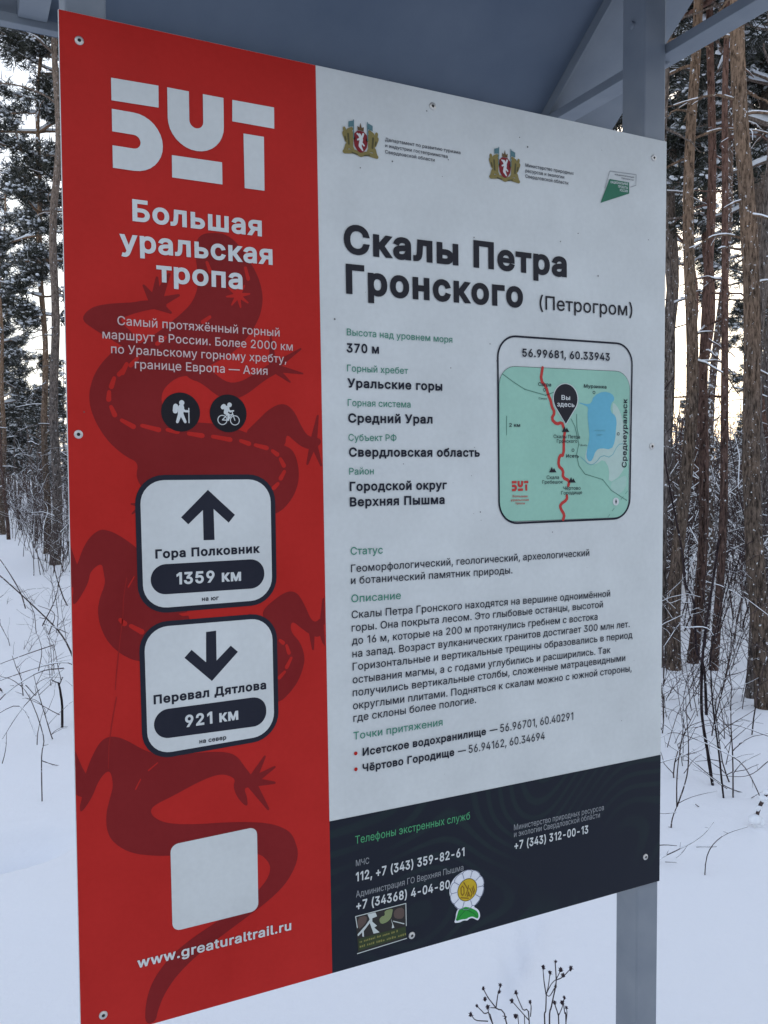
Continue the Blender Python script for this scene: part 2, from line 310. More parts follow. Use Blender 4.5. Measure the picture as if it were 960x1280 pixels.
GLYPHS={
 '(':(273,'89 207 92 264 101 324 114 384 132 441 153 494 177 539 236 539 212 485 191 428 174 370 161 313 154 258 151 207 154 161 160 115 172 67 188 16 209 -38 236 -96 177 -96 139 -21 111 55 95 131'),
 ')':(273,'37 -96 64 -37 86 18 102 69 113 116 120 162 122 207 119 258 112 313 99 370 82 428 62 485 37 539 97 539 121 494 142 441 159 384 173 323 181 264 184 207 178 130 161 53 134 -22 97 -96'),
 '+':(453,'198 34 198 364 255 364 255 34|61 172 61 226 391 226 391 172'),
 ',':(188,'38 -119 68 71 137 71 84 -119'),
 '-':(453,'337 244 337 188 114 188 114 244'),
 '.':(188,'95 -4 78 -1 63 9 53 24 50 41 53 59 63 73 78 83 95 87 113 83 128 73 138 59 141 41 138 24 128 9 113 -1'),
 '0':(453,'227 -7 174 1 130 24 95 62 69 113 53 178 48 254 53 330 69 395 95 447 130 484 174 508 227 516 279 508 323 484 358 447 384 395 400 330 405 254 400 178 384 113 359 62 323 24 279 1|227 50 261 56 290 74 313 103 330 144 340 194 344 254 340 314 330 365 313 405 290 435 261 453 227 460 192 453 163 435 140 405 123 365 113 314 109 254 113 194 123 144 140 103 163 74 192 56'),
 '1':(330,'276 509 276 0 212 0 212 448 209 448 86 358 86 427 198 509'),
 '2':(453,'64 0 64 47 234 229 282 282 299 305 311 327 318 348 320 371 317 397 308 419 293 436 273 449 250 457 224 460 196 457 172 447 153 433 139 413 130 390 127 362 66 362 71 405 86 442 111 473 143 496 182 511 225 516 268 511 306 497 337 474 361 445 376 411 381 372 378 345 371 318 357 290 336 259 267 180 153 60 153 57 389 57 389 0'),
 '3':(453,'218 -7 173 -3 133 10 98 30 70 57 52 91 44 132 109 132 115 107 126 87 144 71 165 59 191 52 219 50 248 53 275 61 297 74 315 93 325 116 329 145 326 172 316 196 299 217 275 234 242 244 201 248 157 248 157 299 288 448 288 452 70 452 70 509 372 509 372 461 211 278 211 289 264 288 308 276 344 253 371 222 387 186 393 145 387 103 370 66 344 36 309 12 266 -2'),
 '4':(453,'40 105 40 158 247 509 311 509 109 166 109 163 413 163 413 105|282 0 282 121 282 146 282 318 343 318 343 0'),
 '5':(453,'221 -7 178 -2 140 11 108 32 83 60 66 93 60 130 122 130 127 108 138 89 154 73 173 60 196 52 221 50 250 53 276 64 298 82 314 104 324 131 328 162 324 193 314 221 297 244 275 262 248 273 218 277 192 275 167 268 145 258 128 246 67 253 96 509 366 509 366 452 151 452 134 301 136 301 155 315 178 325 203 331 229 334 263 330 294 321 321 306 345 285 364 260 379 231 388 199 391 163 385 117 369 76 343 41 309 15 268 -1'),
 '6':(453,'226 -7 182 -1 142 15 109 40 84 74 69 115 64 162 68 199 80 239 102 285 137 340 252 509 322 509 151 261 145 261 154 275 165 288 179 299 196 307 214 312 235 314 278 309 316 295 346 271 370 240 384 201 389 157 384 112 368 73 343 39 310 14 271 -2|226 48 254 52 279 63 299 79 314 101 324 128 327 157 324 187 314 213 299 235 279 251 254 262 226 265 198 262 174 252 153 235 138 214 128 188 125 158 128 128 138 102 153 79 174 63 198 52'),
 '7':(453,'97 0 323 448 323 452 62 452 62 509 391 509 391 449 165 0'),
 '8':(453,'226 -7 178 -2 136 11 101 33 74 62 57 96 52 135 55 166 65 195 81 220 101 241 125 256 153 265 153 267 119 282 93 308 76 342 70 380 75 417 90 450 114 477 146 498 184 511 226 516 269 511 306 498 337 477 361 450 377 417 382 380 376 342 359 308 333 282 300 267 300 265 327 256 351 241 372 220 387 195 397 166 401 135 395 96 378 62 352 33 317 11 275 -2|226 49 258 52 285 60 307 74 323 91 333 113 337 139 333 165 322 189 305 208 283 223 256 232 226 235 196 232 169 223 147 208 130 189 119 165 115 139 119 113 129 91 145 74 167 60 195 52|226 290 252 292 274 300 293 313 307 330 316 351 319 376 316 399 308 420 294 437 275 449 252 457 226 460 200 457 177 449 159 437 145 420 136 399 133 376 136 351 145 330 159 313 178 300 201 292'),
 '9':(453,'226 516 271 510 310 494 343 468 368 434 384 393 389 347 385 309 373 270 350 224 315 168 200 0 130 0 301 248 307 248 299 234 287 221 273 210 257 202 238 196 218 195 175 199 137 214 106 237 83 269 68 307 64 352 69 397 85 436 110 469 143 494 182 510|226 460 199 457 174 446 154 429 138 407 129 381 125 352 129 322 138 295 154 274 174 257 199 247 226 243 254 247 279 257 299 273 314 295 324 321 327 350 324 381 314 407 299 429 279 446 254 457'),
 'a':(389,'160 -9 126 -5 94 5 68 22 48 45 35 73 30 108 34 138 43 161 58 179 78 193 100 203 125 211 178 220 234 227 252 230 265 235 273 243 276 255 276 257 273 279 267 297 256 311 240 322 220 329 196 331 171 329 149 322 132 313 118 301 107 288 100 274 41 291 57 322 79 346 104 364 133 375 163 382 194 384 239 379 263 372 286 360 306 343 322 320 333 290 337 251 337 0 277 0 277 52 272 52 252 25 236 12 215 1 190 -6|170 45 202 49 228 59 248 74 263 93 272 115 276 138 276 190 259 182 231 176 200 171 175 168 134 159 117 150 103 139 95 124 92 105 94 87 102 72 114 61 130 52 149 47'),
 'e':(404,'212 -8 161 -2 117 16 82 46 56 85 40 132 34 187 39 242 55 290 81 329 115 359 157 378 205 384 236 382 266 374 294 361 319 341 341 315 357 282 368 242 371 194 371 169 75 169 75 221 338 221 310 202 307 237 298 269 283 294 263 314 237 326 205 330 173 326 146 313 125 294 109 270 99 241 96 211 96 178 100 139 110 106 128 80 151 61 179 50 212 46 234 48 254 53 271 61 285 73 297 88 306 105 365 91 353 63 335 39 311 19 283 4 249 -5'),
 'g':(425,'207 -151 168 -148 134 -140 105 -127 82 -110 64 -91 51 -69 101 -41 122 -66 136 -78 154 -88 178 -95 207 -97 249 -92 282 -75 298 -58 308 -34 311 -6 311 68 306 68 287 41 272 28 252 16 227 8 195 5 152 10 113 27 80 53 55 90 39 136 34 191 39 246 55 293 80 332 112 361 152 378 196 384 228 382 253 373 273 360 288 346 308 319 313 319 313 379 372 379 372 -9 367 -54 350 -90 324 -117 291 -136 251 -147|205 59 237 63 264 75 285 95 300 121 309 154 312 193 309 231 300 264 285 291 264 312 237 325 205 330 172 325 145 312 124 290 109 262 99 229 96 193 99 155 109 123 124 96 145 76 172 63'),
 'i':(167,'53 0 53 379 114 379 114 0|84 443 67 446 54 455 44 468 41 483 44 499 54 512 67 521 84 524 100 521 114 512 123 499 126 483 123 468 114 455 100 446'),
 'l':(189,'139 -2 101 3 74 20 58 47 53 84 53 509 114 509 114 99 115 77 120 62 130 54 146 52 160 53 170 54 181 3 162 -1'),
 'r':(259,'53 0 53 379 112 379 112 321 115 321 130 347 152 367 181 380 213 385 229 384 243 384 243 322 230 324 207 326 182 323 159 315 140 301 126 284 117 262 114 237 114 0'),
 't':(227,'204 379 204 327 6 327 6 379|65 471 126 471 126 98 128 76 136 61 150 53 170 50 185 51 202 54 213 2 192 -3 168 -4 125 2 92 21 72 52 65 93'),
 'u':(410,'182 -5 146 -1 115 11 89 31 69 59 57 95 53 139 53 379 114 379 114 144 119 105 137 75 164 56 200 50 226 53 249 62 268 77 283 97 293 122 296 153 296 379 357 379 357 0 298 0 298 92 307 92 286 47 257 17 222 0'),
 'w':(567,'138 0 23 379 87 379 133 214 154 137 175 41 165 41 186 135 206 214 252 379 316 379 362 214 382 136 402 41 391 41 413 135 434 214 480 379 545 379 429 0 368 0 319 172 305 225 291 280 277 338 291 338 277 280 263 225 248 172 199 0'),
 'А':(480,'16 0 201 509 276 509 463 0 395 0 287 302 264 372 232 478 245 478 213 371 191 302 85 0|110 142 110 199 370 199 370 142'),
 'Б':(449,'60 0 60 509 364 509 364 452 125 452 125 295 242 295 290 291 332 278 365 256 390 228 406 192 411 151 406 108 390 71 365 41 332 18 290 5 242 0|125 56 240 56 286 63 320 81 340 111 347 151 340 188 320 216 286 233 240 239 125 239'),
 'В':(456,'60 0 60 509 241 509 289 504 329 491 359 469 381 442 394 410 398 374 395 344 387 320 373 301 356 286 336 275 315 267 315 262 339 257 363 245 385 227 402 203 414 173 418 136 413 100 400 67 377 39 344 18 301 4 247 0|125 57 245 57 296 63 330 80 349 105 355 137 352 161 342 184 327 203 306 218 279 228 248 231 125 231|125 285 238 285 265 288 288 296 308 309 323 326 333 348 336 372 330 403 313 429 283 446 240 452 125 452'),
 'Г':(401,'370 509 370 452 125 452 125 0 60 0 60 509'),
 'Д':(569,'32 -109 32 57 73 57 97 86 117 132 133 199 145 294 162 509 480 509 480 57 537 57 537 -109 475 -109 475 0 94 0 94 -109|147 57 416 57 416 452 221 452 208 294 196 194 187 150 176 111 163 80'),
 'Е':(419,'60 0 60 509 372 509 372 452 125 452 125 286 355 286 355 229 125 229 125 57 375 57 375 0'),
 'И':(523,'463 0 398 0 398 291 399 328 402 384 404 454 416 452 376 381 346 331 321 290 137 0 60 0 60 509 125 509 125 195 124 157 123 108 118 54 110 55 136 107 161 151 180 183 388 509 463 509'),
 'Й':(523,'463 0 398 0 398 291 399 328 402 384 404 454 416 452 376 381 346 331 321 290 137 0 60 0 60 509 125 509 125 195 124 157 123 108 118 54 110 55 136 107 161 151 180 183 388 509 463 509|262 562 236 566 212 575 192 590 177 610 167 633 164 659 208 659 212 637 223 621 241 609 262 606 284 609 301 621 312 637 316 659 361 659 358 633 348 610 333 590 313 575 289 566'),
 'К':(467,'60 0 60 509 125 509 125 287 196 287 362 509 440 509 251 262 449 0 371 0 199 231 125 231 125 0'),
 'Л':(520,'32 0 32 57 45 57 67 59 84 66 97 80 107 103 114 135 119 181 146 509 460 509 460 0 395 0 395 452 205 452 182 175 170 97 161 67 147 42 131 24 109 10 83 3 51 0'),
 'М':(628,'60 0 60 509 152 509 277 187 287 159 299 123 311 84 322 49 307 49 318 83 330 121 342 158 352 187 476 509 568 509 568 0 504 0 504 291 504 327 505 369 506 413 507 457 513 457 498 409 482 363 467 322 456 291 342 0 286 0 170 291 159 321 145 361 129 408 112 457 119 457 120 416 121 372 122 328 122 291 122 0'),
 'Н':(517,'60 0 60 509 125 509 125 289 392 289 392 509 457 509 457 0 392 0 392 232 125 232 125 0'),
 'О':(533,'267 -7 205 1 150 25 105 63 70 115 48 179 40 254 48 329 70 393 105 445 150 484 205 508 267 516 329 508 384 484 429 445 464 393 486 329 493 254 486 179 464 115 429 63 384 25 329 1|267 53 310 59 349 76 383 105 408 144 425 194 430 254 425 314 408 365 383 404 349 433 310 450 267 456 223 450 184 433 151 404 125 364 109 314 103 254 109 194 125 144 151 105 184 76 223 59'),
 'П':(517,'457 509 457 0 392 0 392 452 125 452 125 0 60 0 60 509'),
 'Р':(445,'60 0 60 509 235 509 289 503 332 487 366 462 390 430 404 391 409 348 404 304 390 265 366 233 332 207 289 191 235 186 109 186 109 242 233 242 269 246 297 256 318 272 333 294 342 319 344 348 342 376 333 402 318 423 297 439 268 449 232 452 125 452 125 0'),
 'С':(510,'267 -7 205 1 150 25 104 63 70 115 48 179 40 254 48 329 70 393 104 445 150 484 205 508 267 516 305 513 340 504 373 490 402 471 427 447 448 418 463 385 473 348 408 348 401 373 389 395 375 413 357 428 337 440 315 449 292 454 267 456 223 450 184 432 150 403 125 364 109 314 103 254 109 194 125 145 151 105 184 76 223 59 267 53 292 55 315 60 337 69 357 81 375 96 389 114 401 136 408 160 473 160 463 124 448 91 428 62 402 38 373 19 341 5 305 -4'),
 'Т':(449,'32 452 32 509 417 509 417 452 257 452 257 0 193 0 193 452'),
 'У':(437,'87 0 87 57 122 57 145 59 163 65 176 76 185 92 195 116 16 509 87 509 154 357 185 282 209 215 232 149 214 149 248 245 290 357 351 509 420 509 244 84 220 40 204 24 184 11 156 3 121 0'),
 'Ф':(578,'267 37 202 43 146 63 101 95 68 139 47 192 40 254 47 317 68 370 101 413 146 446 202 466 267 472 311 472 376 466 431 446 476 413 510 370 530 317 537 254 530 192 510 139 476 95 431 63 376 43 311 37|269 96 308 96 358 101 399 114 432 137 456 168 470 207 475 254 470 301 456 341 432 372 399 395 358 408 308 413 269 413 220 408 179 395 146 372 122 341 108 301 103 254 108 207 122 168 146 137 179 114 220 101|257 -29 257 538 321 538 321 -29'),
 'Ц':(502,'442 0 60 0 60 509 125 509 125 57 378 57 378 509 442 509|430 -109 430 0 405 0 405 56 492 56 491 -109'),
 'Ч':(487,'223 190 174 194 132 207 98 229 73 260 58 301 53 352 53 509 117 509 117 353 121 319 131 292 149 272 186 253 231 247 272 251 311 261 347 278 382 299 382 236 347 217 310 203 269 193|362 0 362 509 427 509 427 0'),
 'Ы':(612,'108 308 246 308 295 303 337 289 371 267 397 237 412 200 418 157 412 112 397 73 372 42 337 19 295 5 246 0 60 0 60 509 125 509 125 56 246 56 290 63 325 83 346 115 354 157 350 184 340 207 324 226 303 240 277 248 246 251 108 251|552 509 552 0 487 0 487 509'),
 'Ь':(452,'108 308 246 308 295 303 337 289 371 267 397 237 412 200 418 157 412 112 397 73 372 42 337 19 295 5 246 0 60 0 60 509 125 509 125 56 246 56 290 63 325 83 346 115 354 157 350 184 340 207 324 226 303 240 277 248 246 251 108 251'),
 'Э':(510,'243 -7 205 -4 169 5 137 19 108 38 83 62 62 91 47 124 37 160 102 160 109 136 121 114 135 96 153 80 173 68 195 60 219 55 243 53 287 59 327 76 360 105 385 145 401 194 407 254 401 314 385 364 360 404 327 432 287 450 243 456 219 454 195 449 173 440 153 428 135 413 121 395 109 373 102 348 37 348 47 385 62 418 83 447 108 471 137 490 170 504 205 513 243 516 305 508 360 484 406 445 441 393 462 329 470 254 462 179 440 116 406 64 360 25 305 1|194 231 194 288 429 288 429 231'),
 'а':(389,'160 -9 126 -5 94 5 68 22 48 45 35 73 30 108 34 138 43 161 58 179 78 193 100 203 125 211 178 220 234 227 252 230 265 235 273 243 276 255 276 257 273 279 267 297 256 311 240 322 220 329 196 331 171 329 149 322 132 313 118 301 107 288 100 274 41 291 57 322 79 346 104 364 133 375 163 382 194 384 239 379 263 372 286 360 306 343 322 320 333 290 337 251 337 0 277 0 277 52 272 52 252 25 236 12 215 1 190 -6|170 45 202 49 228 59 248 74 263 93 272 115 276 138 276 190 259 182 231 176 200 171 175 168 134 159 117 150 103 139 95 124 92 105 94 87 102 72 114 61 130 52 149 47'),
 'б':(411,'208 -8 161 -2 119 15 84 44 57 82 40 129 34 185 34 198 36 253 41 301 50 342 62 376 79 403 101 426 127 443 159 455 196 463 238 468 273 475 283 480 290 488 294 509 349 509 346 483 338 461 324 444 304 431 275 422 238 417 192 411 155 401 127 383 107 356 93 318 85 266 86 266 99 291 118 314 141 334 167 350 197 360 229 363 269 357 304 339 334 311 357 274 372 230 377 181 372 130 355 84 329 46 295 17 254 -2|208 46 240 50 266 62 287 81 303 108 313 140 316 178 313 216 304 249 289 275 268 294 242 306 211 310 179 305 151 293 128 272 110 245 99 213 96 175 99 140 109 109 126 82 148 62 176 50'),
 'в':(392,'53 0 53 379 208 379 264 372 307 352 327 331 339 307 343 278 339 248 324 226 300 209 270 199 291 194 312 185 330 171 345 152 355 130 358 102 354 75 343 50 325 29 300 13 269 3 232 0|111 56 232 56 259 59 279 70 291 86 295 108 291 133 279 153 259 165 232 169 111 169|111 220 209 220 239 224 263 234 277 251 282 273 277 294 262 310 239 320 208 324 111 324'),
 'г':(304,'290 379 290 323 114 323 114 0 53 0 53 379'),
 'д':(427,'13 -110 13 56 44 56 65 82 79 116 90 164 98 231 110 379 356 379 356 56 414 56 414 -110 353 -110 353 0 74 0 74 -110|114 56 295 56 295 323 166 323 157 231 151 175 143 127 131 87'),
 'е':(404,'212 -8 161 -2 117 16 82 46 56 85 40 132 34 187 39 242 55 290 81 329 115 359 157 378 205 384 236 382 266 374 294 361 319 341 341 315 357 282 368 242 371 194 371 169 75 169 75 221 338 221 310 202 307 237 298 269 283 294 263 314 237 326 205 330 173 326 146 313 125 294 109 270 99 241 96 211 96 178 100 139 110 106 128 80 151 61 179 50 212 46 234 48 254 53 271 61 285 73 297 88 306 105 365 91 353 63 335 39 311 19 283 4 249 -5'),
 'ж':(563,'21 0 174 193 23 379 95 379 221 218 252 218 252 379 313 379 313 218 342 218 468 379 541 379 390 193 543 0 469 0 342 162 313 162 313 0 252 0 252 162 223 162 95 0'),
 'з':(343,'171 -4 134 -1 101 8 73 23 51 43 37 67 31 95 94 95 100 76 117 61 142 51 171 47 202 52 227 65 243 84 249 109 243 134 226 154 198 167 163 171 138 171 138 217 163 217 193 221 217 233 233 252 238 276 234 299 220 318 199 330 173 334 145 330 122 319 105 303 99 281 40 281 45 310 59 335 80 356 107 371 138 381 173 384 209 380 239 370 264 353 283 332 294 307 298 279 293 249 277 224 254 207 225 197 225 194 263 183 291 164 307 137 313 104 308 75 294 48 273 26 244 10 210 -1'),
 'и':(411,'358 0 296 0 296 274 293 274 111 0 53 0 53 379 114 379 114 104 118 104 300 379 358 379'),
 'й':(411,'358 0 296 0 296 274 293 274 111 0 53 0 53 379 114 379 114 104 118 104 300 379 358 379|205 433 179 436 155 446 135 461 120 481 110 504 107 529 151 529 155 508 166 491 184 480 205 476 227 480 244 491 255 508 259 529 304 529 301 504 291 481 276 461 256 446 232 436'),
 'к':(376,'53 0 53 379 114 379 114 215 152 215 288 379 366 379 213 196 368 0 290 0 167 159 114 159 114 0'),
 'л':(400,'6 0 6 56 20 56 36 58 48 63 59 72 67 86 73 106 78 133 84 211 91 379 348 379 348 0 286 0 286 323 149 323 143 189 138 132 129 84 115 47 94 21 65 5 27 0'),
 'м':(535,'53 0 53 379 144 379 232 168 246 132 257 100 265 70 273 41 263 41 270 69 278 100 289 132 303 168 390 379 482 379 482 0 421 0 421 197 421 237 422 276 422 315 423 354 430 354 415 300 399 252 377 198 294 0 240 0 156 198 135 252 118 300 102 354 111 354 112 318 113 279 113 238 113 197 113 0'),
 'н':(409,'309 223 309 167 99 167 99 223|114 379 114 0 53 0 53 379|356 379 356 0 295 0 295 379'),
 'о':(415,'207 -8 159 -2 117 16 82 46 56 85 40 133 34 187 40 243 56 291 82 330 117 360 159 378 207 384 256 378 299 360 333 330 359 291 376 243 381 187 376 133 359 85 333 46 299 16 256 -2|207 46 242 51 270 66 292 89 307 117 316 151 319 187 316 224 307 258 292 287 270 310 242 325 207 330 173 325 145 310 124 287 108 258 99 224 96 187 99 151 108 117 124 89 145 66 173 51'),
 'п':(408,'355 379 355 0 294 0 294 323 114 323 114 0 53 0 53 379'),
 'р':(424,'53 -143 53 379 112 379 112 319 118 319 137 346 152 360 171 373 197 381 229 384 274 378 313 361 345 332 370 293 385 245 390 189 385 133 370 84 346 45 313 16 274 -2 229 -8 198 -5 173 4 153 17 138 31 118 59 114 59 114 -143|220 47 253 51 279 66 301 88 316 117 325 151 328 189 325 227 316 261 301 290 280 311 253 325 220 330 188 325 161 312 140 291 125 263 116 229 113 189 116 150 125 115 140 86 162 65 188 51'),
 'с':(396,'207 -8 159 -2 117 16 82 46 56 85 40 133 34 187 40 243 56 291 82 330 117 360 159 378 207 384 234 383 260 377 284 368 305 356 324 341 340 322 353 301 362 277 303 262 290 289 270 311 242 325 207 330 173 325 145 310 124 287 108 258 99 224 96 187 99 151 108 117 124 89 145 66 173 51 207 46 243 52 271 66 292 89 304 117 363 102 354 78 341 56 325 37 306 21 285 9 261 -1 235 -6'),
 'т':(325,'132 0 132 325 6 325 6 379 319 379 319 325 193 325 193 0'),
 'у':(389,'47 -139 61 -86 71 -87 88 -90 104 -89 118 -84 130 -74 141 -58 151 -36 163 -1 17 379 84 379 165 155 187 87 206 21 184 21 202 87 224 155 305 379 371 379 204 -58 191 -85 177 -107 159 -124 139 -136 117 -143 91 -145 65 -143'),
 'ф':(477,'208 -8 159 -2 117 16 82 46 56 85 40 133 34 187 40 243 56 291 82 330 117 360 159 378 208 384 269 384 318 378 360 360 395 330 421 291 438 243 443 187 438 133 421 85 395 46 360 16 318 -2 269 -8|208 43 269 43 304 48 332 64 354 87 370 117 379 151 382 187 379 225 370 260 354 290 332 314 304 330 269 335 208 335 173 330 145 314 123 290 108 260 98 225 95 187 98 151 108 117 123 87 145 64 173 48|208 -143 208 509 269 509 269 -143'),
 'х':(379,'21 0 171 218 171 171 29 379 100 379 147 306 179 253 207 206 175 206 202 253 233 306 282 379 352 379 209 169 209 214 358 0 287 0 231 85 200 136 173 182 205 182 178 136 148 85 91 0'),
 'ц':(415,'53 0 53 379 114 379 114 56 294 56 294 379 355 379 355 0|344 -109 344 0 318 0 318 56 405 56 405 -109'),
 'ч':(401,'198 118 157 122 121 134 92 153 70 181 57 216 53 258 53 379 114 379 114 258 120 221 138 195 165 180 198 175 233 177 264 182 324 199 324 143 285 130 244 122|287 0 287 379 348 379 348 0'),
 'ш':(572,'53 379 114 379 114 56 255 56 255 379 316 379 316 56 458 56 458 379 519 379 519 0 53 0'),
 'щ':(582,'53 379 114 379 114 56 255 56 255 379 316 379 316 56 458 56 458 379 519 379 519 0 53 0|508 -109 508 0 482 0 482 56 569 56 569 -109'),
 'ъ':(448,'6 329 6 379 140 379 140 329|165 244 275 244 316 240 350 228 378 210 398 186 410 156 414 123 410 90 398 61 378 36 350 16 316 4 275 0 113 0 113 379 174 379 174 56 274 56 306 61 330 74 347 95 352 121 347 148 330 169 306 183 274 187 165 187'),
 'ы':(511,'104 244 214 244 256 240 290 228 317 210 337 186 349 156 353 123 349 90 337 61 317 36 290 16 255 4 214 0 53 0 53 379 114 379 114 56 214 56 245 61 270 74 286 95 292 121 286 148 270 169 245 183 214 187 104 187|397 0 397 379 458 379 458 0'),
 'ь':(388,'104 244 214 244 256 240 290 228 317 210 337 186 349 156 353 123 349 90 337 61 317 36 290 16 255 4 214 0 53 0 53 379 114 379 114 56 214 56 245 61 270 74 286 95 292 121 286 148 270 169 245 183 214 187 104 187'),
 'э':(396,'188 -8 161 -6 135 -1 111 9 89 21 71 37 55 56 42 78 33 102 91 117 104 89 125 66 153 52 188 46 223 51 251 66 272 89 287 117 296 151 299 187 296 224 287 258 272 287 251 310 223 325 188 330 154 325 126 311 105 289 93 262 34 277 43 301 56 322 72 341 91 356 112 368 136 377 161 383 188 384 237 378 279 360 314 330 340 291 356 243 362 187 356 133 340 85 314 46 279 16 237 -2|309 163 132 163 132 218 309 218'),
 'ю':(585,'53 0 53 379 111 379 111 0|97 162 97 217 235 217 235 162|377 -8 328 -2 286 16 251 46 226 85 209 133 204 187 209 243 226 291 251 330 286 360 328 378 377 384 426 378 468 360 503 330 529 291 545 243 550 187 545 133 529 85 503 46 468 16 426 -2|377 46 412 51 440 66 461 89 477 117 486 151 489 187 486 224 477 258 461 287 440 310 412 325 377 330 343 325 315 310 293 287 278 258 269 224 266 187 269 151 278 117 293 89 315 66 343 51'),
 'я':(385,'332 0 271 0 271 326 184 326 142 322 114 309 98 288 93 259 98 231 114 211 143 198 184 194 298 194 298 142 180 142 134 146 97 157 68 174 48 198 36 226 32 259 36 293 48 322 68 346 97 365 134 376 180 379 332 379|85 0 15 0 122 172 190 172'),
 'ё':(404,'212 -8 161 -2 117 16 82 46 56 85 40 132 34 187 39 242 55 290 81 329 115 359 157 378 205 384 236 382 266 374 294 361 319 341 341 315 357 282 368 242 371 194 371 169 75 169 75 221 338 221 310 202 307 237 298 269 283 294 263 314 237 326 205 330 173 326 146 313 125 294 109 270 99 241 96 211 96 178 100 139 110 106 128 80 151 61 179 50 212 46 234 48 254 53 271 61 285 73 297 88 306 105 365 91 353 63 335 39 311 19 283 4 249 -5|276 443 260 446 247 455 238 468 235 483 238 499 247 512 260 520 276 523 291 520 304 512 313 499 316 483 313 468 304 455 291 446|132 443 117 446 103 455 94 468 91 483 94 499 103 512 117 520 132 523 148 520 161 512 169 499 172 483 169 468 161 455 148 446'),
 '—':(699,'699 244 699 188 0 188 0 244'),
 ' ':(188,'')}

_cache = {}
def glyph(ch, wt):
    if (ch, wt) in _cache: return _cache[(ch, wt)]
    adv, data = GLYPHS[ch]; cs = []
    for c in data.split('|') if data else []:
        a = np.array(list(map(float, c.split()))).reshape(-1, 2)
        if wt:
            e1 = a-np.roll(a, 1, 0); e2 = np.roll(a, -1, 0)-a
            n1 = np.stack([-e1[:, 1], e1[:, 0]], 1); n2 = np.stack([-e2[:, 1], e2[:, 0]], 1)
            n1 /= np.linalg.norm(n1, axis=1)[:, None]; n2 /= np.linalg.norm(n2, axis=1)[:, None]
            dt = np.maximum((n1*n2).sum(1), -.5)[:, None]
            a = a+(n1+n2)/(1+dt)*wt
        cs.append([tuple(p) for p in a])
    r = (adv, *(sheet(cs) if cs else (np.zeros((0, 2)), np.zeros((0, 3), int))))
    _cache[(ch, wt)] = r; return r
def line(par, name, s, p0, p1, cap, mat, wt, layer):
    Ps, Fs, x, n = [], [], 0, 0
    for ch in s:
        adv, P, F = glyph(ch, wt)
        if len(F): Ps.append(P+np.array((x, 0))); Fs.append(F+n); n += len(P)
        x += adv+wt*1.5
    P = np.vstack(Ps); F = np.vstack(Fs); used = np.unique(F)
    x0, x1 = P[used, 0].min(), P[used, 0].max()
    d = np.array(p1)-np.array(p0); L = np.linalg.norm(d); d /= L; nrm = np.array((-d[1], d[0]))
    q = np.array(p0)+((P[:, :1]-x0)/(x1-x0)*L)*d+((P[:, 1:2]+wt)*cap/(509+2*wt))*nrm
    put(par, name, mat, layer, q, F)
def screw(x, y):
    g = Geo(); n = 16; th = np.arange(n)*2*np.pi/n
    prof = [(5.2, 0), (4.9, .9), (3.4, 1.6), (2.1, 1.7), (1.9, .9)]
    v = np.array([((x+r*math.cos(a))/1000, -STEP*2-h/1000, Z0+(y+r*math.sin(a))/1000) for r, h in prof for a in th])
    for k in range(4): g.add(v[k*n:(k+2)*n], [(j, (j+1) % n, n+(j+1) % n, n+j) for j in range(n)], 0, True)
    g.add(np.vstack([v[4*n:], [[x/1000, -STEP*2-.0008, Z0+y/1000]]]), [(j, (j+1) % n, n) for j in range(n)], 1)
    hang(g.build('screw', ['screw_metal', 'screw_hole']), stand)

